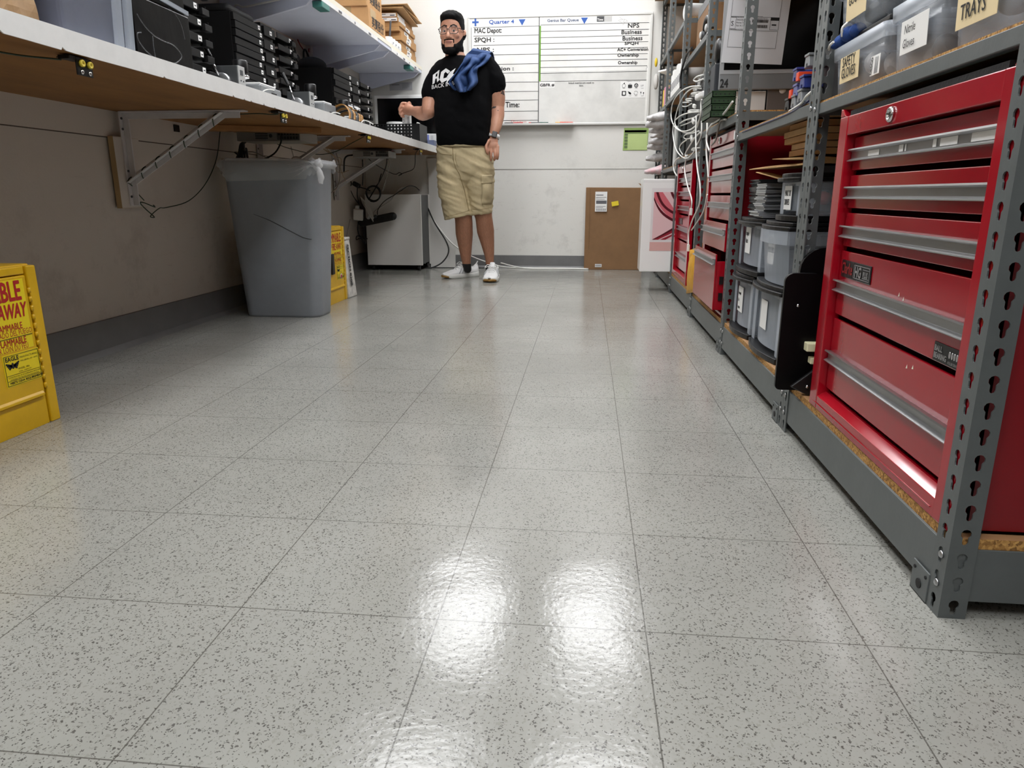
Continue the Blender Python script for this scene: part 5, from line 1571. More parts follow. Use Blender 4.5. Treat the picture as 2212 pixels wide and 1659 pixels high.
# ---------------------------------------------------------------- blue, grey and orange clips on the middle shelf of the second bay
CZ = .824 + .0055
rk = thing('clip_rack', 'upright black rack on the middle shelf holding plastic clips', 'rack', (.60, 2.03, CZ))
mb = MB(); mb.box(.605, .63, 1.93, 2.11, CZ, CZ + .16); mb.box(.57, .66, 1.92, 2.12, CZ, CZ + .008); mb.build('rack_board', BLACKM, rk, bev=.002)
for y, z, c, l in ((2.165, .918, BLUEP, 'blue plastic clip, highest of the three blue ones on the rack'), (2.09, .889, BLUEP, 'blue plastic clip in the middle of the rack'), (2.15, .876, M('slate_blue_plastic', (92, 96, 150), .4), 'pale blue plastic clip beside the orange tab'), (2.06, .936, GREYM, 'grey plastic clip at the top of the rack'), (2.10, .856, GREYM, 'grey plastic clip low on the rack'), (2.16, .8495, GREYM, 'grey plastic clip standing at the foot of the rack'), (2.225, .8485, BLACKP, 'black plastic clip standing farthest from the post')):
    t = thing('plastic_clip', l, 'clip', (.58, y, z), 'clips on the black rack')
    m = MB(); m.prism([(.555, y + .022, z - .008), (.555, y + .016, z + .018), (.555, y - .016, z + .018), (.555, y - .022, z - .008), (.555, y - .006, z - .008), (.555, y - .006, z), (.555, y + .006, z), (.555, y + .006, z - .008)], (.05, 0, 0)); m.build('clip_body', c, t, bev=.0015)
    m = MB(); m.box(.553, .575, y - .02, y + .02, z + .018, z + .024); m.build('clip_lip', c, t, bev=.001)
for y, z, l in ((2.128, .904, 'small orange tab between the blue clips on the rack'), (2.188, .868, 'small orange tab above the lowest grey clip')):
    mb = MB(); mb.box(.552, .595, y - .012, y + .012, z, z + .022); tag(mb.build('orange_tab', ORANGE, bev=.001), l, 'tab', 'orange tabs')
mb = MB(); mb.box(.555, .60, 1.98, 2.20, CZ, CZ + .008); tag(mb.build('pale_blue_tray', M('pale_blue_plastic', (150, 168, 196), .4), bev=.002), 'low pale blue tray on the shelf edge under the clips', 'tray')
cord('shelf_edge_cable', 'thin dark blue cable lying along the middle shelf edge', 'cable', [(.537, 2.72, CZ - .008), (.536, 2.4, CZ - .009), (.537, 2.1, CZ - .008), (.54, 1.95, CZ + .004)], .003, M('navy_cable', (30, 34, 70), .4))
cord('shelf_edge_cable', 'white cable running over the middle shelf edge by the double post', 'cable', [(.545, 2.15, CZ), (.535, 2.0, CZ + .004), (.530, 1.94, CZ + .014), (.545, 1.91, CZ + .03)], .003, WCABLE)

# ---------------------------------------------------------------- computer with paper and the number 24
TZ = .898 + .0055
im = thing('desktop_computer', 'thin all-in-one desktop computer with paper sheet and number 24 on its chin', 'computer', (.815, 3.36, TZ))
IX0, IX1, IZ0, IZ1, IY = .538, 1.083, 1.036, 1.496, 3.30
SILC = M('silver_housing', (134, 136, 138), .4, metal=.2)
mb = MB(); mb.box(IX0, IX1, IY, IY + .014, IZ0, IZ1); mb.build('housing', SILC, im, bev=.004)
mb = MB(); mb.box(IX0 + .001, IX1 - .001, IY - .0012, IY, IZ0 + .062, IZ1 - .001); mb.build('bezel', M('pale_bezel', (166, 168, 170), .35), im)
mb = MB(); mb.box(IX0 + .016, IX1 - .016, IY - .0022, IY - .0012, IZ0 + .078, IZ1 - .016); mb.build('screen', SCREEN, im)
mb = MB(); mb.box(.745, .90, IY + .015, IY + .022, TZ, IZ0 + .16); st = mb.build('stand', M('stand_taupe', (110, 102, 96), .45), im, bev=.002)
mb = MB(); mb.lathe((.805, IY + .014, IZ0 - .002), [(.014, 0), (.014, .0015), (.0005, .0015)], (0, -1, 0), 20); mb.build('cable_hole', PAPER, st)
mb = MB(); mb.box(.745, .90, IY - .06, IY + .08, TZ, TZ + .004); mb.build('stand_foot', M('stand_taupe', (110, 102, 96)), im)
text('24', (.5425, IY - .0006, IZ0 + .010), (1, 0, 0), (0, 0, 1), .047, INK, im, bold=.0012, sx=.72)
pp = thing('paper_sheet', 'white printed form taped over the computer screen beside number 24', 'paper', (.67, 3.29, 1.15))
A = V((.540, IY - .0045, 1.143)); Rr = V((.249, -.0005, -.013)); Uu = V((.016, -.004, .30))
mb = MB(); slab(mb, A, Rr, Uu, .247, .302, .0006); mb.build('sheet', M('copier_paper', (212, 213, 217), .7), pp)
r_, u_ = Rr.normalized(), Uu.normalized()
def pl(a, b_): return A + r_ * a + u_ * b_
mb = MB()
def frame(a, b_, w_, h_, lw=.0008):
    for q in ((a, b_, w_, lw), (a, b_ + h_, w_, lw), (a, b_, lw, h_), (a + w_, b_, lw, h_)):
        slab(mb, pl(q[0], q[1]), r_, u_, q[2], q[3], z=.0007)
frame(.017, .060, .195, .065); frame(.017, .176, .195, .14); frame(.017, .130, .022, .043); frame(.178, .130, .034, .045)
slab(mb, pl(.178, .165), r_, u_, .034, .010, z=.0009); slab(mb, pl(.185, .146), r_, u_, .018, .005, z=.0009)
RR = random.Random(2)
for b_ in (.136, .156):
    a = .105
    while a < .168:
        w_ = RR.uniform(.0008, .0022); slab(mb, pl(a, b_), r_, u_, w_, .011, z=.0009); a += w_ + RR.uniform(.0007, .002)
mb.build('form_print', INK, pp)
def pt(s, a, b_, size, **k): text(s, pl(a, b_), r_, u_, size, INK, pp, lift=.0012, **k)
pt('S', .0205, .141, .026)
pt('Saturday, A', .042, .162, .0085); pt('Pickup Time:', .042, .151, .008); pt('Sep 16, 2024', .042, .140, .008)
pt('ADDITIONAL NOTES', .017, .178 - .006, .006); pt('CUSTOMER PAYMENT METHOD', .017, .126, .006); pt('Unknown', .118, .186 - .01, .007); pt('Integration Parcel', .118, .169, .0065)
mb = MB(); mb.box(.602, .742, 3.33, 3.46, TZ, 1.034); tag(mb.build('white_box', PAPER, bev=.002), 'plain white box behind the post, under the computer numbered 24', 'box')
# green perforated trays
GRN = M('dark_green_plastic', (38, 66, 36), .45, var=.1)
for i in range(4):
    z = TZ + .0247 * i
    t = thing('green_tray', '%s dark green perforated tray in the stack left of the white box' % ORD[i], 'tray', (.52, 3.15, z), 'dark green perforated trays')
    m = MB()
    x0, x1, y0, y1 = .472 + .003 * (i % 2), .566, 3.05, 3.27
    m.box(x0, x0 + .003, y0, y1, z, z + .024); m.box(x1 - .003, x1, y0, y1, z, z + .024); m.box(x0, x1, y0, y0 + .003, z, z + .024); m.box(x0, x1, y1 - .003, y1, z, z + .024); m.box(x0, x1, y0, y1, z, z + .003); m.box(x0 - .002, x1 + .002, y0 - .002, y1, z + .021, z + .024)
    m.build('tray_body', GRN, t)
    for k in range(5):
        m = MB(); m.box(x0 + .012 + .017 * k, x0 + .017 + .017 * k, y0 - .0006, y0, z + .009, z + .014); m.build('perforation', BLACKM, t)
mb = MB(); mb.box(.55, .64, 3.50, 3.62, TZ, TZ + .27); tag(mb.build('dark_board', M('dark_perforated_panel', (40, 44, 50), .5), bev=.004), 'dark upright board standing left of the green trays', 'board')
mb = MB(); mb.lathe((.552, 3.56, 1.235), [(.0005, 0), (.04, .002), (.052, .012), (.052, .03), (.04, .045), (.0005, .046)], (1, 0, 0), 24); tag(mb.build('round_speaker', BLACKP), 'round black speaker resting on the dark board left of the numbered computer', 'speaker')
# ================================================================ the back wall
def fit_text(s, p, right, up, w, h, mat, parent, name='lettering', lift=.0006, bold=0.0, fat=0.0):
    o = text(s, (0, 0, 0), (1, 0, 0), (0, 1, 0), 1.0, mat, parent, name, bold=bold, lift=0)
    me = o.data
    xs = [v.co.x for v in me.vertices]; ys = [v.co.y for v in me.vertices]
    x0, x1, y0, y1 = min(xs), max(xs), min(ys), max(ys)
    right, up = V(right).normalized(), V(up).normalized()
    n = right.cross(up)
    for v in me.vertices:
        v.co = V(p) + right * ((v.co.x - x0) / (x1 - x0) * w) + up * ((v.co.y - y0) / (y1 - y0) * h) + n * lift
    if fat:                      # a broad marker nib: the stroke repeated a little to each side
        vs = [v.co.copy() for v in me.vertices]; fs = [tuple(f.vertices) for f in me.polygons]
        V2, F2_ = [], []
        for k, (a, b_) in enumerate([(0, 0)] + [(fat * math.cos(PI * q / 4), fat * math.sin(PI * q / 4)) for q in range(8)]):
            F2_ += [tuple(i + len(V2) for i in f) for f in fs]; V2 += [c + right * a + up * b_ + n * (.00005 * k) for c in vs]
        m2 = bpy.data.meshes.new(name); m2.from_pydata(V2, [], F2_); m2.materials.append(mat); o.data = m2
    return o
WBY = BACKY - .018
wb = thing('whiteboard', 'large framed whiteboard with ruled rows and handwriting on the back wall', 'whiteboard', (-.26, BACKY, 1.15))
WBS = M('whiteboard_surface', (240, 240, 237), .3, var=.10, vscale=3.2, col2=(222, 221, 216))
X0, X1, Z0, Z1 = -.985, .466, 1.152, 1.972
mb = MB(); mb.box(X0 + .01, X1 - .01, WBY, BACKY - .001, Z0 + .01, Z1 - .01); mb.build('board_surface', WBS, wb)
FR = M('whiteboard_frame', (214, 214, 210), .35, metal=.3)
mb = MB()
for a, b_, c, d in ((X0, X1, Z1 - .018, Z1), (X0, X1, Z0, Z0 + .018), (X0, X0 + .018, Z0 + .0182, Z1 - .0182), (X1 - .018, X1, Z0 + .0182, Z1 - .0182)):
    mb.box(a, b_, WBY - .006, BACKY - .001, c, d)
mb.build('frame', FR, wb, bev=.003)
mb = MB(); mb.box(X0 + .02, -.13, WBY - .055, WBY - .006, Z0 - .002, Z0 + .004); mb.box(X0 + .02, -.13, WBY - .057, WBY - .053, Z0 - .002, Z0 + .014); mb.build('pen_tray', FR, wb, bev=.001)
mb = MB(); mb.box(-.417 - .0035, -.417 + .0035, WBY - .002, WBY, Z0 + .018, Z1 - .018); mb.build('divider_strip', M('divider_grey', (90, 92, 92), .5), wb)
SMU = M('erased_marker_haze', (232, 232, 228), .35, var=.2, vscale=3.5, col2=(206, 206, 202))
mb = MB(); slab(mb, (-.411, WBY, Z0 + .02), (1, 0, 0), (0, 0, 1), .845, .385, .0003); mb.build('erased_area', SMU, wb)
def wbp(zx, zy):
    """zoomed-crop coordinates of the board to a point on its surface"""
    return atY(990 + zx * .19892, zy * .19892, WBY)
mb = MB()
RW = random.Random(8)
for zy in (282, 380, 478, 587, 690, 787, 890, 990, 1085, 1205, 1305):
    z = wbp(870, zy).z
    mb.beam((X0 + .055 if zy > 1000 else X0 + .045, WBY - .0006, z + RW.uniform(-.002, .002)), (-.421, WBY - .0006, z), .0008, .0032, (0, 0, 1))
a = wbp(140, 290); mb.beam((a.x, WBY - .0006, wbp(870, 282).z), (a.x, WBY - .0006, Z0 + .05), .0008, .003, (1, 0, 0))
for zy in (272, 342, 410, 472, 535, 600, 660, 733, 797, 885):
    z = wbp(900, zy).z
    mb.beam((-.405, WBY - .0006, z), (X1 - .03, WBY - .0006, z + RW.uniform(-.003, .003)), .0008, .0032, (0, 0, 1))
mb.build('ruled_lines', INK, wb)
mb = MB(); slab(mb, (-.413, WBY, wbp(890, 885).z), (1, 0, 0), (0, 0, 1), .011, wbp(890, 280).z - wbp(890, 885).z, .001); mb.build('green_strip', M('green_tape', (104, 156, 44), .5), wb)
R_, U_ = (1, 0, 0), (0, 0, 1)
def wt(s, x0, y1, x1, y0, mat=INK, bold=.0, parent=None):
    p, q = wbp(x0, y1), wbp(x1, y0)
    fit_text(s, p, R_, U_, q.x - p.x, q.z - p.z, mat, parent or wb, lift=.0012, fat=.0011 if q.z - p.z > .016 else .0003)
wt('Quarter 4', 335, 268, 605, 212, INKB, .005)
mb = MB(); slab(mb, wbp(945, 272), R_, U_, wbp(1310, 0).x - wbp(945, 0).x, .045, .0008); hl = mb.build('header_label', PAPER, wb)
wt('Genius Bar Queue', 967, 245, 1307, 200, M('slate_ink', (70, 84, 112), .5), .006, hl)
wt('MAC Depot:', 178, 378, 470, 300, INK, 0)
wt('SPQH :', 178, 468, 390, 405, INK, .004)
wt('NPS :', 205, 568, 385, 515, INK, .004)
wt('Conversion :', 200, 770, 600, 722, INK, .004)
wt('Quest Time:', 330, 1180, 662, 1105, INK, .004)
for s, x0, y1, x1, y0 in (('NPS', 1842, 302, 1965, 252), ('Business', 1772, 372, 1992, 322), ('Business', 1784, 440, 2000, 390), ('SPQH', 1806, 492, 1955, 452), ('AC+ Conversion', 1726, 556, 2062, 516), ('Ownership', 1728, 628, 1960, 578), ('Ownership', 1734, 708, 1945, 660)):
    wt(s, x0, y1, x1, y0, INK, .008)
wt('linked metrics are week to', 1197, 912, 1474, 888, INK)
wt('date.', 1312, 940, 1360, 918, INK)
wt('Quartet', 1070, 160, 1138, 146, INKG)
mb = MB(); slab(mb, wbp(885, 955), R_, U_, wbp(1050, 0).x - wbp(885, 0).x, .050, .0008); gl = mb.build('header_label', PAPER, wb)
wt('GBFR #', 888, 942, 1042, 908, INK, .012, gl)
def tri(p, w, h, m): m.prism([V(p), V(p) + V((w, 0, 0)), V(p) + V((w / 2, 0, -h))], (0, -.0012, 0))
mb = MB(); tri(wbp(655, 210), .055, .046, mb); mb.build('blue_triangle', INKB, wb)
mb = MB(); tri(wbp(1332, 192), .055, .046, mb); mb.build('blue_triangle', INKB, wb)
c = wbp(186, 242)
mb = MB(); mb.box(c.x - .026, c.x + .026, WBY - .0012, WBY, c.z - .007, c.z + .007); mb.box(c.x - .007, c.x + .007, WBY - .0014, WBY, c.z - .028, c.z + .028); mb.build('blue_cross', INKB, wb)
mb = MB(); slab(mb, wbp(1504, 236), R_, U_, .062, .038, .0008); tm = mb.build('time_label', M('dark_label', (62, 64, 66), .5), wb)
wt('Time', 1510, 225, 1572, 200, PAPER, .012, tm)
mb = MB(); slab(mb, wbp(1582, 236), R_, U_, .062, .038, .0008); mb.build('faded_label', M('faded_label', (188, 188, 186), .5), wb)
mb = MB()
for k in range(9):
    a = wbp(1720 + RW.uniform(0, 110), 200 + RW.uniform(0, 70)); mb.tube([a, a + V((RW.uniform(-.03, .03), 0, RW.uniform(-.02, .02)))], .0007, 4)
a = wbp(2045, 715); mb.tube(smoothpath([a, a + V((.006, 0, -.01)), a + V((-.004, 0, -.022)), a + V((.002, 0, -.034))]), .0009, 4)
mb.build('scribble', INKG, wb)
# sheet with eight icons
ic = thing('icon_sheet', 'small white sheet with eight black icons stuck low on the whiteboard', 'sheet', wbp(1900, 970))
P0 = wbp(1755, 1064); P1 = wbp(2038, 880)
mb = MB(); slab(mb, (P0.x, WBY - .0005, P0.z), R_, U_, P1.x - P0.x, P1.z - P0.z, .0008); mb.build('sheet', PAPER, ic)
mb = MB()
def icp(zx, zy): q = wbp(zx, zy); return V((q.x, WBY - .0018, q.z))
c = icp(1798, 932); mb.tube([c + V((.013 * math.cos(a), 0, .014 * math.sin(a) * (1 - .12 * math.cos(a)))) for a in [2 * PI * k / 16 for k in range(16)]], .0012, 4, closed=True); mb.ball(c + V((.003, 0, .018)), .004, .0006, .006, 6, rot=(0, .6, 0))
c = icp(1865, 934); mb.box(c.x - .016, c.x + .016, c.y - .0005, c.y, c.z - .014, c.z + .009); mb.tube([c + V((-.007, 0, .009)), c + V((-.007, 0, .014)), c + V((.007, 0, .014)), c + V((.007, 0, .009))], .0015, 4)
c = icp(1932, 928); mb.tube([c + V((.013 * math.cos(a), 0, .013 * math.sin(a))) for a in [2 * PI * k / 16 for k in range(16)]], .003, 4, closed=True); mb.tube([c, c + V((.009, 0, .005))], .0018, 4); mb.tube([c, c + V((-.008, 0, .006))], .0018, 4); mb.tube([c, c + V((0, 0, -.01))], .0018, 4)
c = icp(1798, 1014)
for q in ((-.017, -.009, -.017, .017), (.010, .017, -.017, .017), (-.017, .017, -.017, -.011), (-.017, .017, .011, .017)): mb.box(c.x + q[0], c.x + q[1], c.y - .0005, c.y, c.z + q[2], c.z + q[3])
c = icp(1862, 1012); mb.ball(c, .013, .0006, .008, 8, rot=(0, .7, 0)); mb.tube([c, c + V((-.014, 0, .013))], .003, 5)
c = icp(1928, 1010)
for s in (0, PI): mb.tube([c + V((.014 * math.cos(a + s), 0, .014 * math.sin(a + s))) for a in [PI * .85 * k / 8 for k in range(9)]], .0013, 4)
for zx, dz in ((1982, 0), (2012, -.004)):
    c = icp(zx, 1004); mb.ball(c + V((0, 0, dz)), .004, .0006, .007, 6); mb.tube([c + V((0, 0, dz)), c + V((0, 0, dz - .016))], .001, 4)
for zy in (960, 1042):
    for zx in (1798, 1864, 1930, 1998): q = icp(zx, zy); mb.box(q.x - .010, q.x + .010, q.y - .0004, q.y, q.z, q.z + .0018)
mb.build('icons', INK, ic)
fit_text('iUP', icp(1982, 940) + V((0, 0, 0)), R_, U_, .021, .013, INKG, ic, lift=.0004)
fit_text('Tagging in Concierge', icp(1826, 888), R_, U_, wbp(1980, 0).x - wbp(1826, 0).x, .0075, INK, ic, lift=.0004)
# pens and an eraser on the tray
MARK = [('black', BLACKP), ('red', INKR), ('red', INKR), ('black', BLACKP), ('green', M('green_pen', (20, 80, 66), .4)), ('yellow', M('yellow_pen', (214, 160, 30), .4)), ('orange', ORANGE), ('orange', ORANGE)]
for i, ((cn, m_), zx) in enumerate(zip(MARK, (565, 598, 672, 860, 946, 1115, 1165, 1212))):
    p = wbp(zx, 1361); x = p.x; y, z = WBY - .030 + .006 * (i % 2), Z0 + .0135
    L_ = .05 if i not in (3,) else .10
    t = thing('marker_pen', ['black marker at the left end of the whiteboard tray', 'red marker beside the leftmost black marker on the whiteboard tray', 'red marker lying alone, third from the left on the whiteboard tray', 'long black and red marker in the middle of the whiteboard tray', 'dark green marker on the whiteboard tray', 'yellow marker on the whiteboard tray', 'orange marker right beside the yellow one', 'orange marker at the right end of the row'][i], 'marker', (x, y, z), 'markers on the whiteboard tray')
    if x > -.14: z = Z0 + .0277; y = WBY - .0
    m = MB(); m.cyl((x - L_ / 2, y - .003, z), (x + L_ / 2, y - .003, z), .0085, n=12); m.build('barrel', m_, t)
    m = MB(); m.cyl((x - L_ / 2 - .02, y - .003, z), (x - L_ / 2, y - .003, z), .009, n=12); m.build('pen_cap', INKR if i == 3 else m_, t)
fit_text('updates', wbp(620, 1335) , R_, U_, .09, .014, INKR, wb, lift=.0012)
mb = MB(); q = wbp(590, 1322); mb.tube([q + V((.011 * math.cos(a), -.001, .011 * math.sin(a))) for a in [2 * PI * k / 14 for k in range(14)]], .0012, 4, closed=True); mb.build('red_ring', INKR, wb)

g = thing('green_notice', 'green printed sheet with a pale green note over it below the whiteboard', 'notice', (.37, BACKY, 1.03))
def gp(u, v, y=BACKY - .002): return atY(u, v, y)
a, b_ = gp(1345, 325), gp(1400, 276)
GN = M('light_green_paper', (156, 186, 104), .6)
mb = MB(); slab(mb, a, R_, (.03, 0, 1), b_.x - a.x, b_.z - a.z, .0008); mb.build('sheet', GN, g)
a, b_ = gp(1347, 323), gp(1398, 280)
mb = MB()
for k in range(6):
    z = a.z + .01 + .024 * k; slab(mb, (a.x + .004, a.y, z), R_, U_, .17, .019, z=.001)
slab(mb, (a.x + .004, a.y, b_.z - .02), R_, U_, .175, .016, z=.001)
mb.build('table_print', M('dark_green_print', (96, 116, 74), .6), g)
a, b_ = gp(1355, 324), gp(1399, 289)
nt = thing('green_note', 'pale yellow-green note stuck over the green printed sheet', 'note', a)
mb = MB(); slab(mb, a + V((0, -.003, 0)), R_, U_, b_.x - a.x, b_.z - a.z, .0008); mb.build('note', M('pale_green_note', (188, 208, 138), .6, var=.08), nt)

# flat carton leaning on the back wall
ct = thing('flat_carton', 'large flat brown cardboard carton leaning on the back wall', 'carton', (.21, 6.08, 0))
cy = 6.055
mb = MB(); mb.hexa([V(q) for q in ((-.018, cy - .02, 0), (.46, cy - .02, 0), (.46, cy + .05, 0), (-.018, cy + .05, 0), (-.016, cy + .012, .665), (.458, cy + .012, .662), (.458, cy + .066, .662), (-.016, cy + .066, .665))]); mb.build('carton_body', CARDD, ct, bev=.004)
mb = MB(); mb.hexa([V(q) for q in ((.44, cy + .02, .663), (.475, cy + .02, .663), (.475, cy + .024, .663), (.44, cy + .024, .663), (.405, cy + .03, .70), (.44, cy + .03, .685), (.44, cy + .034, .685), (.405, cy + .034, .70))]); mb.build('torn_flap', CARDD, ct)
mb = MB(); mb.box(.018, .0195, cy - .012, cy - .009, .01, .655); mb.build('carton_seam', M('seam_brown', (96, 70, 44), .8), ct)
def cpt(u, v, off=.0): return atY(u, v, cy - .004 + off)
a, b_ = cpt(1285, 457), cpt(1312, 414)
N_ = V((0, .05, 1))
mb = MB(); slab(mb, a + V((0, -.004, 0)), R_, N_, b_.x - a.x, b_.z - a.z, .0008); sl = mb.build('shipping_label', PAPER, ct)
mb = MB()
for q in ((.006, .128, .06, .006), (.006, .112, .085, .003), (.006, .098, .07, .003), (.008, .062, .085, .026), (.006, .04, .08, .003), (.006, .03, .06, .003)):
    slab(mb, a + V((q[0], -.004 + .05 * q[1], q[1])), R_, N_, q[2], q[3], z=.001)
for k in range(11): slab(mb, a + V((.01 + .0075 * k, -.004, .006)), R_, N_, .0035, .018, z=.001)
mb.build('label_print', INKG, sl)
a = cpt(1322, 446); mb = MB(); slab(mb, a + V((0, -.004, 0)), (1, 0, .18), (-.18, .05, 1), .056, .036, .0008); mb.build('yellow_sticker', M('yellow_sticker', (228, 204, 40), .5), ct)
a = atY(1285, 577, cy - .022); mb = MB(); slab(mb, a, R_, N_, .055, .026, .0008); s2 = mb.build('small_label', PAPER, ct)
mb = MB()
for k in range(8): slab(mb, a + V((.004 + .006 * k, 0, .004)), R_, N_, .0028, .017, z=.001)
mb.build('barcode', INK, s2)

# white computer carton standing on the bottom shelf, overhanging the aisle
CB = thing('computer_carton', 'tall white computer carton with pink artwork jutting out of the shelving', 'carton', (.66, 4.76, DZ))
by = 4.66
mb = MB(); mb.box(.342, 1.0, by, by + .20, DZ, .702); mb.build('carton_body', M('glossy_white_card', (240, 240, 238), .25, coat=.3), CB, bev=.004)
mb = MB(); mb.box(.3425, .9995, by - .0006, by, .684, .6855); mb.build('lid_seam', M('seam_grey', (190, 190, 188), .5), CB)
PK1 = M('artwork_pale_pink', (226, 190, 192), .3); PK2 = M('artwork_pink', (206, 104, 114), .3); PK3 = M('artwork_dark_red', (84, 12, 26), .3); PK4 = M('artwork_crimson', (150, 36, 52), .3)
mb = MB(); slab(mb, (.398, by, .262), R_, U_, .55, .385, .0006); ar = mb.build('artwork_back', M('artwork_silver', (224, 220, 220), .3), CB)
mb = MB(); slab(mb, (.398, by, .262), R_, U_, .55, .055, .0006, z=.0007); mb.build('artwork_chin', M('artwork_rose', (216, 172, 166), .3), ar)
sx0, sz0, sw, sh_ = .412, .332, .52, .291
mb = MB(); slab(mb, (sx0, by, sz0), R_, U_, sw, sh_, .0006, z=.0007); mb.build('artwork_screen', PK1, ar)
def band(pts0, pts1, mat, z):
    m = MB(); n = len(pts0)
    poly = [V((sx0 + a * sw, by - .0013 - z, sz0 + b * sh_)) for a, b in pts0] + [V((sx0 + a * sw, by - .0013 - z, sz0 + b * sh_)) for a, b in reversed(pts1)]
    m.prism(poly, (0, -.0003, 0)); m.build('artwork_band', mat, ar)
def arc(x0, y0, x1, y1, k=.16, n=10):
    return [(x0 + (x1 - x0) * i / n - k * math.sin(PI * i / n), y0 + (y1 - y0) * i / n - k * math.sin(PI * i / n)) for i in range(n + 1)]
band(arc(0, .88, .42, .22, .04), arc(0, 1.0, .10, 1.0, 0), PK2, .0)
band(arc(.0, .90, .34, .36, .05), arc(.0, .84, .34, .31, .055), PK3, .0004)
band(arc(.05, 1.0, .34, .52, .05), arc(.02, 1.0, .34, .46, .055), PK3, .0004)
band(arc(.22, 1.0, .36, .74, .02), arc(.19, 1.0, .36, .68, .025), PK3, .0004)
band([(0, 0), (.12, .12), (.34, .36)], [(.16, 0), (.24, .08), (.38, .2)], PK4, .0004)
band([(0, 0), (.12, .12), (.34, .36)], [(.02, 0), (.14, .10), (.36, .32)], PK3, .0008)
band([(.07, 0), (.2, .11), (.36, .26)], [(.095, 0), (.22, .10), (.37, .235)], PK1, .0009)

# cables on the floor by the back wall
def fz(u, v, z=.004): return atZ(u, v, z)
cord('floor_cable', 'white cable running along the floor at the foot of the back wall', 'cable', [(-1.36, 6.10, .52), (-1.30, 6.09, .40), (-1.16, 6.09, .22), (-1.0, 6.085, .11), (-.86, 6.08, .055), (-.70, 6.07, .012), (-.5, 6.07, .006), (-.2, 6.075, .006), (.02, 6.06 - .03, .006)], .006, WCABLE)
cord('floor_cable', 'second white cable lying loosely beside the first along the back wall', 'cable', [(-.72, 6.03, .05), (-.62, 6.02, .026), (-.5, 6.01, .008), (-.3, 6.0, .005), (-.1, 6.04, .005), (.02, 6.02, .005)], .005, WCABLE)
cord('floor_cable', 'black cable looping from the pedestal cabinet down to the floor', 'cable', [(-1.36, 6.10, .53), (-1.29, 6.08, .38), (-1.19, 6.07, .22), (-1.17, 6.05, .13), (-1.22, 6.02, .05), (-1.30, 5.99, .008), (-1.36, 5.985, .006), (-1.40, 6.0, .006)], .006, RUBBER)
cord('floor_cable', 'thin black cable lying on the floor at the back wall by the man', 'cable', [(-1.30, 6.02, .005), (-1.15, 6.03, .005), (-1.0, 6.02, .005), (-.86, 6.03, .005)], .004, RUBBER)

# ================================================================ contents of the far shelving bays
def crate(label, x0, x1, y0, y1, z0, z1, mat=BLACKM, nm='black_filler_box', cat='crate'):
    m = MB(); m.box(x0, x1, y0, y1, z0, z1); m.box(x0 - .004, x0, y0 + .01, y1 - .01, z1 - .03, z1 - .012)
    tag(m.build(nm, mat, bev=.004), label, cat)
L4, L5, L6 = .815 + .0055, .782 + .0055, .782 + .0055
U4, U5 = 1.345 + .0055, 1.238 + .0055
H5 = 1.602 + .0055
crate('added black box for the deep shade at the back of the middle shelf behind the labelled bins', .875, 1.08, 1.06, 1.86, MZ, 1.30)  # rear boxes are added fillers standing in for deep shade at the shelf backs
crate('added black box for the deep shade at the back of the bottom shelf behind the clear drawers', .93, 1.08, 1.92, 2.78, .1295, .74)
crate('added black box for the shade in the gap between the red tool chest and the black fixture', .70, 1.08, 1.705, 1.865, .1295, .74)  # added black filler that keeps this gap dark
crate('long added black box for the deep shade at the back of the shelf behind the hanging white cables', .80, 1.08, 3.70, 4.60, L4, 1.30)
crate('added black box for the deep shade at the back of the shelf beside the bagged parts', .78, 1.08, 4.65, 5.47, L5, 1.19)
crate('added black box for the deep shade at the back of the shelf behind the white file boxes', .72, 1.08, 4.65, 5.47, U5, 1.54)
crate('added black box for the deep shade at the back of the top shelf by the back wall', .72, 1.08, 4.66, 5.46, H5, 1.95)
crate('added dark box for the deep shade at the back of the shelf above the red tool chest by the headset', .80, 1.08, 3.70, 4.60, U4, 1.8)
crate('black parts crate on the shelf below the white-topped bottles', .57, .78, 3.76, 4.52, L4, 1.165)
for i in range(8):
    y = 3.80 + .095 * i
    t = thing('spray_bottle', 'white-topped dark bottle in the row on the black parts crate', 'bottle', (.62, y, 1.166), 'row of white-topped bottles')
    m = MB(); m.lathe((.62, y, 1.166), [(.022, 0), (.024, .01), (.024, .06), (.012, .075)], n=14); m.build('bottle_body', BLACKP if i % 3 else LGREY, t)
    m = MB(); m.lathe((.62, y, 1.241), [(.012, 0), (.012, .025), (.0005, .026)], n=12); m.build('white_top', PAPER, t)
t = thing('brown_carton', 'brown carton with pale tape on the shelf above the farthest tool chest', 'carton', (.66, 4.33, U4))
mb = MB(); mb.box(.60, .78, 4.14, 4.56, U4, U4 + .22); mb.build('carton_body', CARDD, t, bev=.003)
mb = MB(); slab(mb, (.5995, 4.40, U4 + .08), (0, -1, 0), U_, .08, .012); slab(mb, (.5995, 4.42, U4 + .05), (0, -1, 0), U_, .05, .01); mb.build('tape_mark', PAPER, t)
mb = MB(); mb.box(.60, .78, 4.15, 4.55, U4 + .2205, U4 + .27); tag(mb.build('grey_box', M('grey_steel_box', (120, 122, 124), .5), bev=.003), 'grey box lying on the brown carton on the upper shelf', 'box')
t = thing('headphones', 'black over-ear headphones hanging at the upper shelf edge', 'headphones', (.56, 3.92, 1.36))
mb = MB(); mb.tube(smoothpath([(.56, 3.80, 1.385), (.555, 3.82, 1.425), (.555, 3.88, 1.44), (.556, 3.94, 1.42), (.56, 3.97, 1.385)]), .011, 8); mb.build('headband', BLACKP, t)
for y, z in ((3.80, 1.379), (3.97, 1.379)):
    m = MB(); m.ball((.558, y, z), .020, .024, .027, 9); m.build('ear_cup', DGREY, t)
    m = MB(); m.ball((.542, y, z), .008, .015, .018, 8); m.build('cushion', LGREY, t)
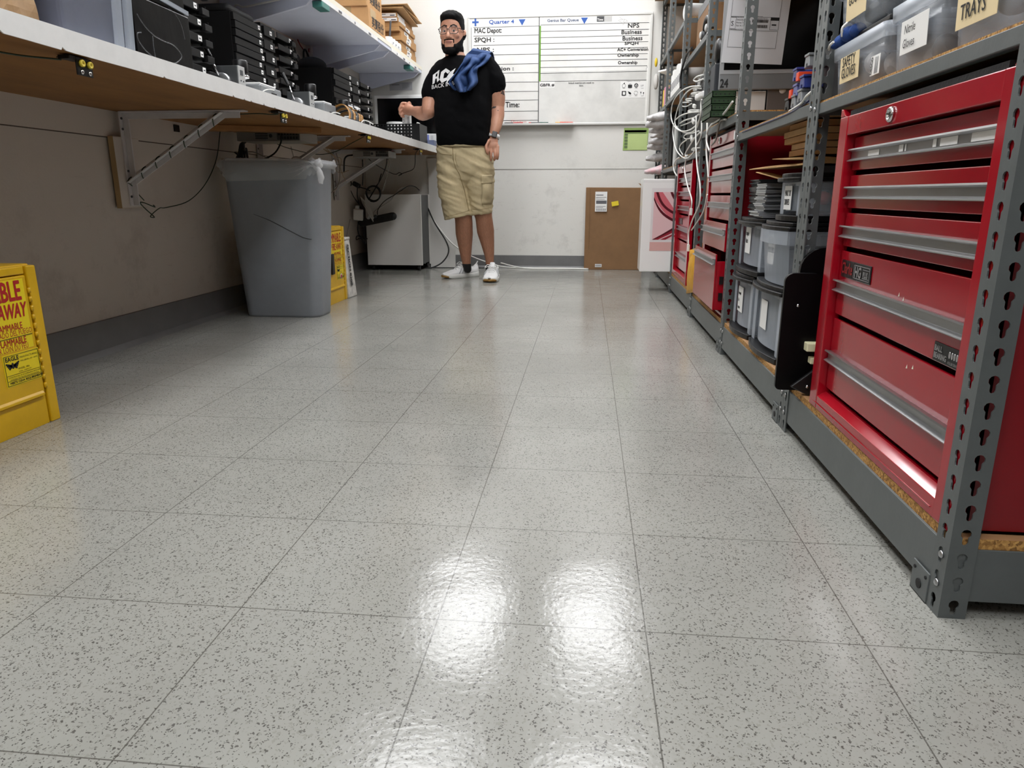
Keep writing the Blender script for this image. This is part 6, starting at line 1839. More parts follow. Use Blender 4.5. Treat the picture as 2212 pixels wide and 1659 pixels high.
# white file boxes and cardboard on the shelf at 1.24
for i in range(9):
    y = 4.66 + .073 * i
    h_ = .155 + .012 * math.sin(i * 2.1)
    t = thing('white_file_box', 'narrow white file box in the row on the upper far shelf', 'file box', (.62, y, U5), 'row of white file boxes')
    m = MB(); m.box(.545, .70, y, y + .066, U5, U5 + h_); m.build('box_body', PAPER, t, bev=.002)
    m = MB(); slab(m, (.545, y + .05, U5 + .04), (0, -1, 0), U_, .035, .05); m.build('print', INKG, t)
for i, (y, h_) in enumerate(((4.84, .30), (4.93, .26), (5.05, .22))):
    mb = MB(); mb.box(.705, .718, y, y + .08, U5, U5 + h_); tag(mb.build('cardboard_divider', CARD), ['tallest brown cardboard divider behind the white file boxes', 'middle brown cardboard divider behind the white file boxes', 'shortest brown cardboard divider behind the white file boxes'][i], 'cardboard', 'cardboard dividers')
for nm, l, c, y, h_, x in (('yellow_folder', 'yellow folder standing on the last shelf before the back wall', M('yellow_folder', (226, 206, 50), .6), 5.78, .12, .545), ('pink_folder', 'pink folder standing beside the yellow folder', M('pink_folder', (226, 150, 176), .6), 5.70, .13, .545), ('white_folder', 'white folder standing beside the pink folder', PAPER, 5.60, .10, .545), ('cream_carton', 'cream carton on the last shelf, above the bagged parts', M('cream_card', (220, 206, 172), .6), 5.86, .2, .58), ('brown_box', 'brown box at the end of the last shelf near the whiteboard', CARDD, 5.97, .15, .56)):
    mb = MB(); mb.box(x, x + .2, y, y + .06, U5, U5 + h_); tag(mb.build(nm, c, bev=.002), l, 'folder' if 'folder' in nm else 'box')
mb = MB(); mb.obox((.60, 5.80, U5 + .235), (.16, .22, .012), (.1, .25, .2)); tag(mb.build('white_envelope', PAPER), 'white envelope lying on the cream carton and folders', 'envelope')
mb = MB(); mb.box(.47, .80, 5.72, 6.08, 2.036, 2.12); tag(mb.build('brown_board', CARDD), 'brown board on the top of the last shelving bay', 'board')
mb = MB(); mb.cyl((.545, 4.72, H5 + .05), (.70, 4.75, H5 + .05), .045, n=18); tag(mb.build('white_roll', PAPER, bev=.003), 'white roll lying on the top far shelf', 'roll')
mb = MB(); mb.box(.545, .56, 4.83, 4.95, L5, L5 + .24); tag(mb.build('grey_sheet', LGREY, bev=.002), 'light grey sheet standing upright beside the bagged parts', 'sheet')
# bagged parts jutting from the last bay
rk = thing('slotted_holder', 'black slotted holder in the last shelving bay, stuffed with white bags', 'holder', (.70, 5.8, L6))
mb = MB(); mb.box(.60, .90, 5.56, 6.06, L6, 1.19); mb.build('holder_body', BLACKM, rk, bev=.003)
BAGM = M('white_poly_bag', (216, 214, 214), .35, var=.25, vscale=30, bump=.4, bscale=40)
BAGS = [(1424, 252, .045, 'topmost white bag jutting from the slotted holder'), (1421, 266, .062, 'largest grey-white bag jutting from the slotted holder, second from the top'), (1428, 280, .045, 'third white bag from the top in the slotted holder'), (1431, 292, .03, 'small white bag in the middle of the slotted holder'), (1426, 304, .045, 'fourth white bag from the bottom of the slotted holder'), (1423, 315, .05, 'third white bag from the bottom of the slotted holder'), (1420, 340, .05, 'second white bag from the bottom of the slotted holder'), (1418, 368, .045, 'pink-tinged lowest bag of the slotted holder')]
for i, (u, v, r, l) in enumerate(BAGS):
    c = atX(u, v, .505)
    y = 5.62 + (.06 * i) % .38
    c = V((c.x * y / c.y, y, CAM_H + (c.z - CAM_H) * y / c.y))
    mb = MB(); rg = []
    for j in range(9):
        f = j / 8
        x = c.x - .09 + f * .17
        a = r * 1.25 * math.sin(PI * (.08 + .5 * f)) ; b_ = r * .78 * math.sin(PI * (.12 + .42 * f))
        rg.append([V((x, c.y + a * math.cos(t_) + .01 * noise.noise(V((f * 4, math.cos(t_) * 2, i))), c.z + .02 * f - .01 + b_ * math.sin(t_) + .012 * noise.noise(V((f * 5, math.sin(t_) * 2, i + 9))))) for t_ in [2 * PI * k / 14 for k in range(14)]])
    mb.rings(rg)
    tag(mb.build('parts_bag', BAGM if i < 7 else M('pink_poly_bag', (224, 170, 176), .35, var=.3, vscale=30, col2=(216, 214, 214))), l, 'bag', 'bags in the slotted holder')
mb = MB(); mb.ball((.50, 6.06, 1.60), .012, .02, .035, 7); tag(mb.build('yellow_tag', M('yellow_tag', (224, 190, 40), .5)), 'small yellow tag hanging at the end post by the whiteboard', 'tag')
mb = MB(); mb.ball((.505, 6.05, 1.46), .02, .03, .06, 8); tag(mb.build('white_cloth', GLV), 'white cloth hanging at the end post by the whiteboard', 'cloth')

# ---------------------------------------------------------------- white charging cables hanging from the fourth bay
def zc(pts, x): return [atX(1390 + a * .14467, 160 + b * .14467, x) for a, b in pts]
CABS = [
 ('big outer loop of white cable hanging in front of the shelving', [(850, 180), (700, 190), (560, 260), (450, 400), (415, 560), (420, 680), (470, 790), (560, 850), (680, 840), (790, 760), (850, 620), (860, 440), (870, 380)], .512),
 ('second big loop of white cable nested inside the outer one', [(860, 215), (740, 210), (620, 300), (540, 440), (490, 590), (470, 720), (500, 800), (600, 870), (720, 870), (800, 790), (840, 660), (870, 520)], .516),
 ('low drooping loop of white cable below the big loops', [(450, 740), (440, 880), (460, 1030), (500, 1150), (580, 1240), (660, 1255), (740, 1180), (800, 1060), (860, 920), (870, 700)], .508),
 ('white cable crossing from the big loops leftward', [(830, 560), (700, 575), (560, 620), (470, 690)], .514),
 ('white cable slanting down to a plug at the shelf beam', [(850, 870), (760, 960), (680, 1090), (630, 1180), (630, 1240)], .518),
 ('white cable curving from the shelf edge down past the middle tool chest', [(1330, 410), (1240, 540), (1120, 680), (1010, 760), (950, 880), (945, 1020), (985, 1150)], .522),
 ('straight white cable hanging beside the middle tool chest', [(950, 650), (950, 900), (940, 1150), (960, 1400), (970, 1550)], .523),
 ('grey cable looping over the shelf beam above the middle tool chest', [(1230, 680), (1150, 700), (1110, 850), (1080, 980), (1020, 1060)], .526),
 ('small flat coil of white cable left of the big loops', [(680, 420), (560, 430), (550, 470), (640, 485), (720, 440)], .55),
 ('small coil of white cable at the top of the cable tangle', [(900, 10), (800, 40), (750, 90), (800, 110), (900, 70)], .55),
 ('short doubled white cable in the middle of the tangle', [(840, 540), (700, 540), (670, 560), (760, 570), (830, 565)], .54),
 ('white lead rising to the right in the middle of the tangle', [(540, 740), (620, 690), (760, 650), (830, 600)], .54),
 ('white lead below the other rising lead in the tangle', [(530, 780), (650, 740), (760, 690)], .545),
 ('white cable coil just under the big loops', [(830, 850), (740, 880), (640, 900), (600, 940), (640, 970), (740, 950)], .545),
 ('white cable hook below the coil at the lower tangle', [(640, 985), (560, 1050), (540, 1120), (590, 1210)], .54),
 ('short folded white cable at the lower right of the tangle', [(840, 1100), (740, 1110), (725, 1135), (790, 1130)], .53),
 ('white cable dropping left of the farthest tool chest', [(530, 1245), (480, 1290), (455, 1360), (460, 1450), (500, 1520)], .52),
 ('flat white cable fold at the upper tangle', [(850, 270), (740, 285), (720, 300), (840, 300)], .545),
 ('white cable fold below the upper one', [(850, 320), (720, 330), (850, 335)], .548),
 ('white lead lying left in the upper tangle', [(730, 370), (650, 370), (640, 390), (720, 400)], .552)]
for l, pts, x in CABS:
    cord('white_cable', l, 'cable', zc(pts, x), .0036 if 'big' in l or 'low' in l else .0042, WCABLE if 'grey' not in l else GCABLE)
def plugged(label, pts, x=.515):
    t = thing('white_cable', label, 'cable', atX(*pts[0], x))
    P = [atX(u, v, x) for u, v in pts]
    m = MB(); m.tube(smoothpath(P), .0036, 6); m.build('lead', WCABLE, t)
    m = MB(); m.obox(P[-1] + V((0, 0, -.012)), (.012, .02, .034), (0, 0, 0)); m.build('plug', WCABLE, t, bev=.002)
plugged('white cable with plug hanging farthest down, beside the yellow envelope', [(1504, 250), (1503, 300), (1506, 360), (1512, 400), (1511, 440), (1496, 475), (1488, 502), (1487, 530)], .505)
plugged('white cable with plug hanging in front of the farthest tool chest', [(1484, 335), (1479, 365), (1485, 400), (1494, 430), (1493, 452)], .51)
cord('white_cable', 'white cable joining the lowest hanging plug from the middle tool chest side', 'cable', [atX(u, v, .51) for u, v in ((1528, 420), (1520, 455), (1506, 480), (1494, 497))], .0036, WCABLE)
t = thing('white_adapter', 'white plug adapter in the middle of the hanging white cables', 'adapter', atX(1512, 208, .53))
mb = MB(); mb.obox(atX(1514, 207, .53), (.03, .14, .03), (.0, 0, .1)); mb.build('adapter_body', PAPER, t, bev=.010, seg=3)
for i, (a, b_) in enumerate(((770, 225), (760, 480), (745, 705), (720, 960))):
    p = zc([(a, b_)], .53)[0]; mb = MB(); mb.obox(p, (.014, .035, .02), (.3 * i, 0, .2)); tag(mb.build('white_plug', WCABLE, bev=.005), ['white plug at the top of the cable tangle', 'white plug below the adapter in the cable tangle', 'white plug at the middle of the cable tangle', 'white plug low in the cable tangle'][i], 'plug', 'plugs in the cable tangle')
cord('black_cable', 'thick black cable bending round the far shelving post', 'cable', [atX(u, v, .525) for u, v in ((1495, 103), (1485, 115), (1479, 130), (1473, 150), (1470, 170), (1470, 190))], .006, RUBBER)
# ================================================================ the man
from mathutils.bvhtree import BVHTree
def remesh(mb, voxel, smooth_it=3, fac=.5):
    """fuse overlapping closed shells into one continuous surface"""
    bmesh.ops.recalc_face_normals(mb.bm, faces=mb.bm.faces)
    me = bpy.data.meshes.new('tmp'); mb.bm.to_mesh(me); mb.bm.free()
    o = bpy.data.objects.new('tmp', me); COL.objects.link(o)
    r = o.modifiers.new('r', 'REMESH'); r.mode = 'VOXEL'; r.voxel_size = voxel; r.use_smooth_shade = True
    s = o.modifiers.new('s', 'SMOOTH'); s.iterations = smooth_it; s.factor = fac
    dg = bpy.context.evaluated_depsgraph_get()
    out = bpy.data.meshes.new_from_object(o.evaluated_get(dg))
    bpy.data.objects.remove(o)
    out.materials.clear()
    for p in out.polygons:
        p.use_smooth = True; p.material_index = 0
    return out

PY = 5.20
def px(u, v, y=PY): return atY(u, v, y)
def ell(c, a, b, n=28, e=2.0, rot=0.0):
    out = []
    for k in range(n):
        t = 2 * PI * k / n
        x = math.copysign(abs(math.cos(t)) ** (2 / e), math.cos(t)) * a
        y = math.copysign(abs(math.sin(t)) ** (2 / e), math.sin(t)) * b
        out.append(V(c) + V((x * math.cos(rot) - y * math.sin(rot), x * math.sin(rot) + y * math.cos(rot), 0)))
    return out
def span(v, u0, u1, b, y=PY, e=2.2, grow=0.0):
    p, q = px(u0, v, y), px(u1, v, y)
    return ell((p + q) / 2, (q.x - p.x) / 2 + grow, b + grow, e=e)
def limb(mb, pts, rs, n=16, sub=5):
    P = smoothpath(pts, sub)
    m = len(pts)
    R = []
    for i in range(len(P)):
        f = i / sub
        k = min(int(f), m - 2)
        R.append(rs[k] + (rs[k + 1] - rs[k]) * (f - k))
    mb.tube(P, R, n)
    mb.ball(P[0], R[0] * .98, n=8); mb.ball(P[-1], R[-1] * .98, n=8)

man = thing('person', 'man in black printed T-shirt and khaki shorts standing by the bench, blue top over shoulder', 'person', (-.80, 5.24, 0))
SKIN = M('skin', (198, 148, 122), .5, var=.14, vscale=14, col2=(178, 124, 100), bump=.03, bscale=90)
SHIRT = M('black_tshirt_cotton', (8, 8, 10), .95, bump=.06, bscale=220, spec=.12)
KHAKI = M('khaki_cotton', (190, 174, 138), .85, var=.14, vscale=9, bump=.35, bscale=22)
nt_ = SKIN.node_tree; bs_ = nt_.nodes['Principled BSDF']; src_ = bs_.inputs['Base Color'].links[0].from_socket
tc_ = nt_.nodes.new('ShaderNodeTexCoord'); sx_ = nt_.nodes.new('ShaderNodeSeparateXYZ'); nt_.links.new(tc_.outputs['Object'], sx_.inputs[0])
mr_ = nt_.nodes.new('ShaderNodeMapRange'); mr_.inputs['From Min'].default_value = .6; mr_.inputs['From Max'].default_value = .5; nt_.links.new(sx_.outputs[2], mr_.inputs['Value'])
mp_ = nt_.nodes.new('ShaderNodeMapping'); mp_.inputs['Scale'].default_value = (160, 160, 30); nt_.links.new(tc_.outputs['Object'], mp_.inputs['Vector'])
hz_ = nt_.nodes.new('ShaderNodeTexNoise'); hz_.inputs['Scale'].default_value = 1.0; nt_.links.new(mp_.outputs[0], hz_.inputs['Vector'])
cr_ = nt_.nodes.new('ShaderNodeValToRGB'); cr_.color_ramp.elements[0].position = .35; cr_.color_ramp.elements[0].color = rgb(146, 102, 78); cr_.color_ramp.elements[1].position = .65; cr_.color_ramp.elements[1].color = rgb(162, 113, 87); nt_.links.new(hz_.outputs['Fac'], cr_.inputs['Fac'])
mx_ = nt_.nodes.new('ShaderNodeMix'); mx_.data_type = 'RGBA'; nt_.links.new(mr_.outputs[0], mx_.inputs[0]); nt_.links.new(src_, mx_.inputs[6]); nt_.links.new(cr_.outputs[0], mx_.inputs[7]); nt_.links.new(mx_.outputs[2], bs_.inputs['Base Color'])
HAIR = M('black_hair', (9, 8, 8), .75, bump=.3, bscale=200, spec=.15)
SHOEW = M('white_knit_shoe', (226, 226, 226), .75, bump=.25, bscale=220)

# --- head frame
HC = V((px(976.5, 67, 5.18).x, 5.20, px(976, 68, 5.16).z))
HYAW, HTILT = -.10, .02
HM = Matrix.Translation(HC) @ Euler((HTILT, 0, HYAW)).to_matrix().to_4x4()
HS = 1.03
HINV = HM.inverted()
def hp(x, y, z): return HM @ V((x * HS, y * HS, z * HS))

body = MB()
# skull and jaw
HR = [(-.120, .022, -.082, -.035), (-.112, .040, -.091, -.01), (-.095, .056, -.096, .03), (-.07, .066, -.095, .058), (-.04, .071, -.093, .076), (-.01, .0735, -.0905, .088), (.02, .0755, -.090, .095), (.05, .0755, -.090, .096), (.078, .069, -.080, .087), (.1, .052, -.058, .064), (.114, .024, -.026, .03)]
rr_ = []
for z, a, f, bk in HR:
    c, b = (f + bk) / 2, (bk - f) / 2
    rr_.append([hp(math.copysign(abs(math.cos(t)) ** .88, math.cos(t)) * a, c + math.copysign(abs(math.sin(t)) ** .92, math.sin(t)) * b, z) for t in [2 * PI * k / 36 for k in range(36)]])
body.rings(rr_)
def hball(x, y, z, rx, ry, rz, rot=None):
    m = MB(); m.ball((0, 0, 0), rx * HS, ry * HS, rz * HS, 10, rot=rot)
    mt = HM @ Matrix.Translation(V((x, y, z)) * HS)
    for f in m.bm.faces:
        body.face([mt @ v.co for v in f.verts])
    m.bm.free()
def fuse(bm):
    bmesh.ops.remove_doubles(bm, verts=bm.verts, dist=1e-6)
nose = [hp(0, -.088, .012), hp(0, -.097, -.008), hp(0, -.108, -.028), hp(0, -.112, -.040), hp(0, -.100, -.047)]
body.tube(nose, [.0085 * HS, .0095 * HS, .012 * HS, .0135 * HS, .010 * HS], 12)
for s in (-1, 1):
    hball(s * .0125, -.098, -.043, .0085, .010, .0075)
    hball(s * .030, -.083, .020, .024, .0105, .0075, (0, s * .15, 0))      # brow
    hball(s * .040, -.070, -.030, .026, .022, .020)                       # cheek
    hball(s * .031, -.0815, .0040, .0170, .0100, .0062)                     # upper lid
    hball(s * .031, -.0805, -.0100, .0160, .0090, .0052)                    # lower lid
    hball(s * .076, .014, -.012, .0085, .019, .031, (0, s * .12, s * .35))   # ear
    hball(s * .079, .020, -.008, .0065, .016, .024, (0, s * .12, s * .6))
hball(0, -.0935, -.0655, .024, .0085, .0052)
hball(0, -.0930, -.0755, .020, .0085, .0058)
hball(0, -.086, -.104, .024, .012, .016)
# neck
limb(body, [hp(0, .022, -.06), hp(0, .030, -.115), px(986, 138, 5.23)], [.060, .064, .078])
# torso core, hidden by the clothes
TS = [(128, 958, 1022, .075), (140, 934, 1062, .10), (165, 938, 1066, .125), (200, 942, 1062, .145), (240, 944, 1061, .165), (275, 945, 1061, .172), (310, 949, 1058, .155), (345, 949, 1062, .15), (378, 950, 1062, .13)]
body.rings([span(v, a + 8, b_ - 8, d - .035, 5.24) for v, a, b_, d in TS])
# arms
A1 = [px(950, 152, 5.22), px(938, 185, 5.215), px(930, 214, 5.21), px(926, 238, 5.18)]
limb(body, A1, [.055, .056, .056, .050])
W1 = px(890, 239, 5.375)
F1 = [px(927, 240, 5.19), px(913, 245, 5.255), px(901, 242, 5.32), W1]
limb(body, F1, [.049, .050, .040, .029])
limb(body, [W1, px(884, 237, 5.40)], [.029, .031])
A2 = [px(1058, 146, 5.24), px(1068, 180, 5.25), px(1073, 212, 5.265), px(1074, 232, 5.265)]
limb(body, A2, [.058, .062, .060, .050])
W2 = px(1066, 292, 5.20)
F2 = [px(1074, 232, 5.265), px(1074, 250, 5.25), px(1071, 272, 5.22), W2]
limb(body, F2, [.050, .051, .042, .031])
# right hand closed over the white box: back of the hand to the camera, fingers curled under, thumb below
def finger(pts, r0, r1):
    limb(body, pts, [r0 + (r1 - r0) * i / (len(pts) - 1) for i in range(len(pts))], 10, 4)
K1 = px(876, 231, 5.450)
def h1(u, v, y): return px(u, v, y)
body.ball((W1 + h1(878, 236, 5.465)) / 2, .046, .034, .040, 10, rot=(0, .2, .3))
body.ball(h1(880, 235, 5.455), .037, .030, .043, 10)
for (a, b_, c, d), r in ((((877, 223, 5.430), (868.5, 223, 5.405), (865.5, 230, 5.410), (872, 235, 5.425)), .0098),
                         (((875, 231, 5.427), (865.5, 230, 5.400), (862.5, 238, 5.407), (870, 242, 5.427)), .0102),
                         (((875, 239, 5.431), (866, 238, 5.407), (863.5, 246, 5.413), (871, 248.5, 5.433)), .0096),
                         (((877, 246, 5.437), (869, 246, 5.417), (867, 251.5, 5.422), (873, 252.5, 5.437)), .0084)):
    finger([h1(*a), h1(*b_), h1(*c), h1(*d)], r, r * .82)
finger([h1(886, 228, 5.450), h1(884, 222, 5.427), h1(878, 229, 5.410), h1(876, 237, 5.413)], .0125, .0095)
# left hand hanging relaxed
body.ball(px(1065, 305, 5.19), .036, .022, .030, 10)
body.ball(px(1065, 315, 5.185), .040, .022, .038, 10)
for i, (u, ln, bend) in enumerate(((1054, .92, .02), (1061.5, 1.05, .012), (1069, 1.0, .012), (1075.5, .82, .016))):
    b_ = px(u, 320 + (1 if i in (1, 2) else 3 if i == 3 else 0), 5.175)
    k1 = b_ + V((.001 * (i - 1.5), -.008, -.034 * ln)); k2 = k1 + V((-.002, .004, -.026 * ln)); k3 = k2 + V((-.004, .014, -.016 * ln))
    finger([b_ + V((0, .004, .02)), b_, k1, k2, k3], .0108, .0082)
finger([px(1056, 304, 5.17), px(1050.5, 313, 5.15), px(1050.5, 322, 5.14), px(1053, 330, 5.145)], .0125, .0088)
# legs
LEG1 = [px(981, 385, 5.24), px(992, 440, 5.22), px(1001, 470, 5.225), px(1003, 505, 5.265), px(1005, 535, 5.29), px(1007, 562, 5.30), V((px(1010, 580, 5.315).x, 5.318, .065))]
limb(body, LEG1, [.085, .078, .064, .064, .050, .035, .027])
LEG2 = [px(1036, 385, 5.24), px(1040, 440, 5.24), px(1045, 470, 5.24), px(1049, 500, 5.275), px(1054, 530, 5.29), px(1057.5, 558, 5.295), V((px(1057.5, 575, 5.29).x, 5.295, .06))]
limb(body, LEG2, [.085, .078, .062, .064, .048, .033, .027])
fuse(body.bm)
bme = remesh(body, .0042, 3)
bodyo = link('body', bme, SKIN, man)

cache = {}
def shell(name, mat, weight, thick, parent=man, src=bme, lo=.001, sink=.0016):
    """a layer grown outward from the skin where weight(point) > 0"""
    if 'n' not in cache: cache['n'] = [v.normal.copy() for v in src.vertices]; cache['c'] = [v.co.copy() for v in src.vertices]; cache['p'] = [tuple(p.vertices) for p in src.polygons]
    N_, C_ = cache['n'], cache['c']
    w = [weight(c, n) for c, n in zip(C_, N_)]
    used = {}
    verts, faces = [], []
    for pv in cache['p']:
        if max([w[i] for i in pv]) > lo:
            ids = []
            for i in pv:
                if i not in used:
                    used[i] = len(verts)
                    verts.append(thick(C_[i], N_[i], w[i]) - N_[i] * (sink * (1 - w[i])))
                ids.append(used[i])
            faces.append(ids)
    me = bpy.data.meshes.new(name)
    me.from_pydata(verts, [], faces)
    for p in me.polygons: p.use_smooth = True
    return link(name, me, mat, parent)
def sst(a, b, x):
    t = max(0.0, min(1.0, (x - a) / (b - a))); return t * t * (3 - 2 * t)
def loc(co): return HINV @ co / HS
def beard_w(co, n):
    p = loc(co)
    if p.z > .02 or p.z < -.16 or p.y > .05 or abs(p.x) > .1 or p.y < -.13: return 0
    s = max(0, min(1, (.012 - p.y) / .09))
    line = -.012 - .072 * s ** 1.1
    wz = sst(line + .007, line - .008, p.z)
    wy = sst(.045, .02, p.y)
    if abs(p.x) < .034 and p.y < -.07:            # moustache and mouth
        m = sst(.044, .034, abs(p.x))
        mo = sst(-.050, -.055, p.z) * sst(-.064, -.058, p.z) + .9 * sst(.024, .031, abs(p.x)) * sst(-.052, -.060, p.z)
        wz = max(wz, min(1, mo) * m * .7)
        lips = sst(.030, .020, abs(p.x)) * sst(-.055, -.062, p.z) * sst(-.090, -.080, p.z)
        wz *= 1 - lips
    chin = sst(.042, .026, abs(p.x)) * sst(-.106, -.097, p.z) * sst(-.072, -.080, p.z) * sst(-.05, -.07, p.y)
    wz *= 1 - chin
    under = sst(-.158, -.140, p.z) * (1 - sst(-.108, -.120, p.z) * sst(-.055, -.02, p.y))
    return wz * wy * under
def beard_t(co, n, w):
    p = loc(co)
    d = w * (.003 + .006 * sst(-.06, -.10, p.z)) * (1 + .35 * noise.noise(co * 120))
    return co + n * d + V((0, 0, -1)) * (w * .012 * sst(-.085, -.11, p.z) * sst(.02, -.05, p.y))
shell('beard', HAIR, beard_w, beard_t)
def hair_w(co, n):
    p = loc(co)
    if p.z < -.04 or p.z > .2: return 0
    front = sst(-.088, -.03, p.y)
    line = .068 - .045 * front - .055 * sst(-.02, .05, p.y)
    side = sst(.05, .07, abs(p.x))
    line = line - .012 * side * sst(-.07, -.03, p.y)
    w = sst(line - .006, line + .007, p.z)
    ear = 1 - sst(.03, .02, math.hypot(p.y - .014, (p.z + .012) * .85)) * sst(.06, .068, abs(p.x))
    return w * ear
def hair_t(co, n, w):
    p = loc(co)
    top = sst(.05, .085, p.z)
    d = w * (.0018 + .013 * top * sst(.085, .045, abs(p.x))) * (1 + .25 * noise.noise(co * 70))
    return co + n * d + (HM.to_3x3() @ V((0, -.008, .006))) * (top * w * sst(0, -.06, p.y))
shell('hair', HAIR, hair_w, hair_t)
def brow_w(co, n):
    p = loc(co)
    if p.y > -.06 or p.z < .012 or p.z > .04: return 0
    x = abs(p.x); zc = .025 + .004 * sst(.012, .03, x) - .006 * sst(.035, .052, x)
    return sst(.0052, .0022, abs(p.z - zc)) * sst(.010, .014, x) * sst(.054, .048, x)
shell('eyebrows', HAIR, brow_w, lambda co, n, w: co + n * (w * .003))
LIPS = M('lips', (178, 122, 108), .5)
def lip_w(co, n):
    p = loc(co)
    if p.y > -.08: return 0
    return sst(.025, .015, abs(p.x)) * sst(-.058, -.064, p.z) * sst(-.083, -.077, p.z)
shell('lips', LIPS, lip_w, lambda co, n, w: co + n * (w * .0008))
mb = MB(); mb.tube([hp(-.019, -.0985, -.0715), hp(-.008, -.1015, -.0705), hp(0, -.102, -.071), hp(.008, -.1015, -.0705), hp(.019, -.0985, -.0715)], .0010, 6); mb.build('mouth_line', M('mouth_dark', (84, 40, 38), .6), man)
for s in (-1, 1):
    e = hp(s * .031, -.0790, -.0030)
    mb = MB(); mb.ball(e, .0115 * HS, n=10); ey = mb.build('eye', M('eye_white', (176, 166, 160), .3), man)
    d = (O - e).normalized()
    mb = MB(); mb.ball(e + d * .0062 * HS, .0074, .0074, .0074, 8); mb.build('iris', M('iris_brown', (24, 14, 10), .25), ey)
# glasses
GL = M('black_spectacle_frame', (12, 12, 13), .25)
gl = []
mb = MB()
for s in (-1, 1):
    pts = []
    for k in range(24):
        t = 2 * PI * k / 24
        x = math.copysign(abs(math.cos(t)) ** .62, math.cos(t)) * .0285
        z = math.copysign(abs(math.sin(t)) ** .62, math.sin(t)) * .0205
        pts.append(hp(s * .0345 + x * (1 - .05 * s * 0), -.1065 + .012 * (abs(s * .0345 + x) / .063) ** 2, -.004 + z + (.002 if z > 0 else 0)))
    mb.tube(pts, .0021, 6, closed=True)
    gl.append(pts)
    mb.tube([hp(s * .062, -.095, .008), hp(s * .072, -.085, .009), hp(s * .079, -.03, .006), hp(s * .080, .012, .002)], .0021, 6)
mb.tube([hp(-.0065, -.1065, .002), hp(0, -.110, .004), hp(.0065, -.1065, .002)], .0021, 6)
gf = mb.build('spectacles', GL, man)
for pts in gl:
    m = MB(); m.face(pts); m.build('lens', M('spectacle_lens', (220, 226, 230), .05, alpha=.04), gf)
mb = MB(); mb.ball(hp(.079, .004, -.040), .005, n=6); mb.build('ear_stud', BLACKP, man)
# tattoos
TAT = M('tattoo_ink', (66, 58, 56), .6)
c1, c2 = px(1089, 193, 5.22), px(1066, 240, 5.2)
shell('tattoo', TAT, lambda co, n: 1.0 if (co - c1).length < .045 and co.x > c1.x - .02 and co.z < c1.z + .02 and noise.noise(co * 55) > -.05 and noise.noise(co * 110) > -.15 else 0, lambda co, n, w: co + n * .0006, lo=.5, sink=0)
shell('tattoo', TAT, lambda co, n: 1.0 if (co - c2).length < .035 and noise.noise(co * 70 + V((3, 1, 0))) > .22 else 0, lambda co, n, w: co + n * .0006, lo=.5, sink=0)

# --- T-shirt
sh_ = MB()
ST_ = [(123.5, 961, 1012, .072), (128, 955, 1026, .088), (134, 946, 1048, .102), (142, 940, 1060, .115), (158, 938, 1064, .13), (180, 939, 1064, .145), (205, 939, 1064, .158), (235, 939, 1063, .174), (268, 940, 1063, .183), (295, 944, 1061, .18), (312, 946, 1060, .172), (317, 947, 1059, .165)]
sh_.rings([span(v, a, b_, d, 5.235) for v, a, b_, d in ST_])
limb(sh_, [px(957, 150, 5.225), px(942, 172, 5.22), px(933, 190, 5.215), px(929.5, 207, 5.213)], [.070, .068, .065, .064], 18)
limb(sh_, [px(1046, 141, 5.24), px(1060, 160, 5.25), px(1067.5, 175, 5.255), px(1069, 187, 5.258)], [.078, .079, .078, .077], 18)
fuse(sh_.bm)
sme = remesh(sh_, .0065, 4)
def wrinkle(me, fn):
    ns = [v.normal.copy() for v in me.vertices]
    cs = [v.co.copy() for v in me.vertices]
    co = []
    for c, n in zip(cs, ns): co.extend(c + n * fn(c))
    me.vertices.foreach_set('co', co); me.update()
def shirt_w(c):
    q = V((c.x * 7, c.y * 5, c.z * 13 + c.x * 5))
    return .006 * noise.noise(q) + .003 * noise.noise(q * 2.3)
wrinkle(sme, shirt_w)
# sleeve ends and hem cut clean
shirt = link('tshirt', sme, SHIRT, man)
sbv = BVHTree.FromPolygons([v.co.copy() for v in sme.vertices], [tuple(p.vertices) for p in sme.polygons])
mb = MB(); n_ = 28
col_ = [px(986 + 24.5 * math.cos(t), 125.5 - 1.2 * math.cos(t) + 0 * t, 5.235 + .0) + V((0, .078 * math.sin(t), -.012 * max(0, -math.sin(t)))) for t in [2 * PI * k / n_ for k in range(n_)]]
mb.tube(col_, .007, 8, closed=True); mb.build('collar', SHIRT, man)
def on_shirt(u, v, lift):
    d = ray(u, v).normalized()
    h, nn, i, t = sbv.ray_cast(O, d)
    return None if h is None else h - d * lift
def z6(a, b_): return (850 + a * .13867, 100 + b_ * .13867)
PRW = M('white_shirt_print', (226, 226, 226), .7)
def decal(m, poly):
    """small facets laid on the cloth"""
    tmp = bmesh.new()
    f = tmp.faces.new([tmp.verts.new((a, b_, 0)) for a, b_ in poly])
    bmesh.ops.triangulate(tmp, faces=[f])
    bmesh.ops.subdivide_edges(tmp, edges=tmp.edges, cuts=3, use_grid_fill=True)
    for f in tmp.faces:
        pts = [on_shirt(*z6(v.co.x, v.co.y), .0035) for v in f.verts]
        if None not in pts: m.face(pts)
    tmp.free()
mb = MB()
for poly in ([(606, 594), (630, 474), (614, 446), (664, 408), (655, 470), (648, 530), (640, 574)], [(664, 408), (716, 368), (712, 398), (660, 436)], [(688, 384), (716, 368), (702, 486), (716, 522), (678, 564), (674, 500), (684, 440)], [(652, 478), (682, 466), (680, 496), (648, 508)],
             [(752, 572), (718, 520), (742, 400), (816, 342), (884, 386), (846, 428), (812, 398), (788, 424), (776, 500), (800, 520), (838, 484), (846, 520)],
             [(818, 580), (848, 486), (826, 486), (876, 404), (968, 340), (922, 432), (946, 434)]):
    decal(mb, poly)
mb.build('band_print', PRW, shirt)
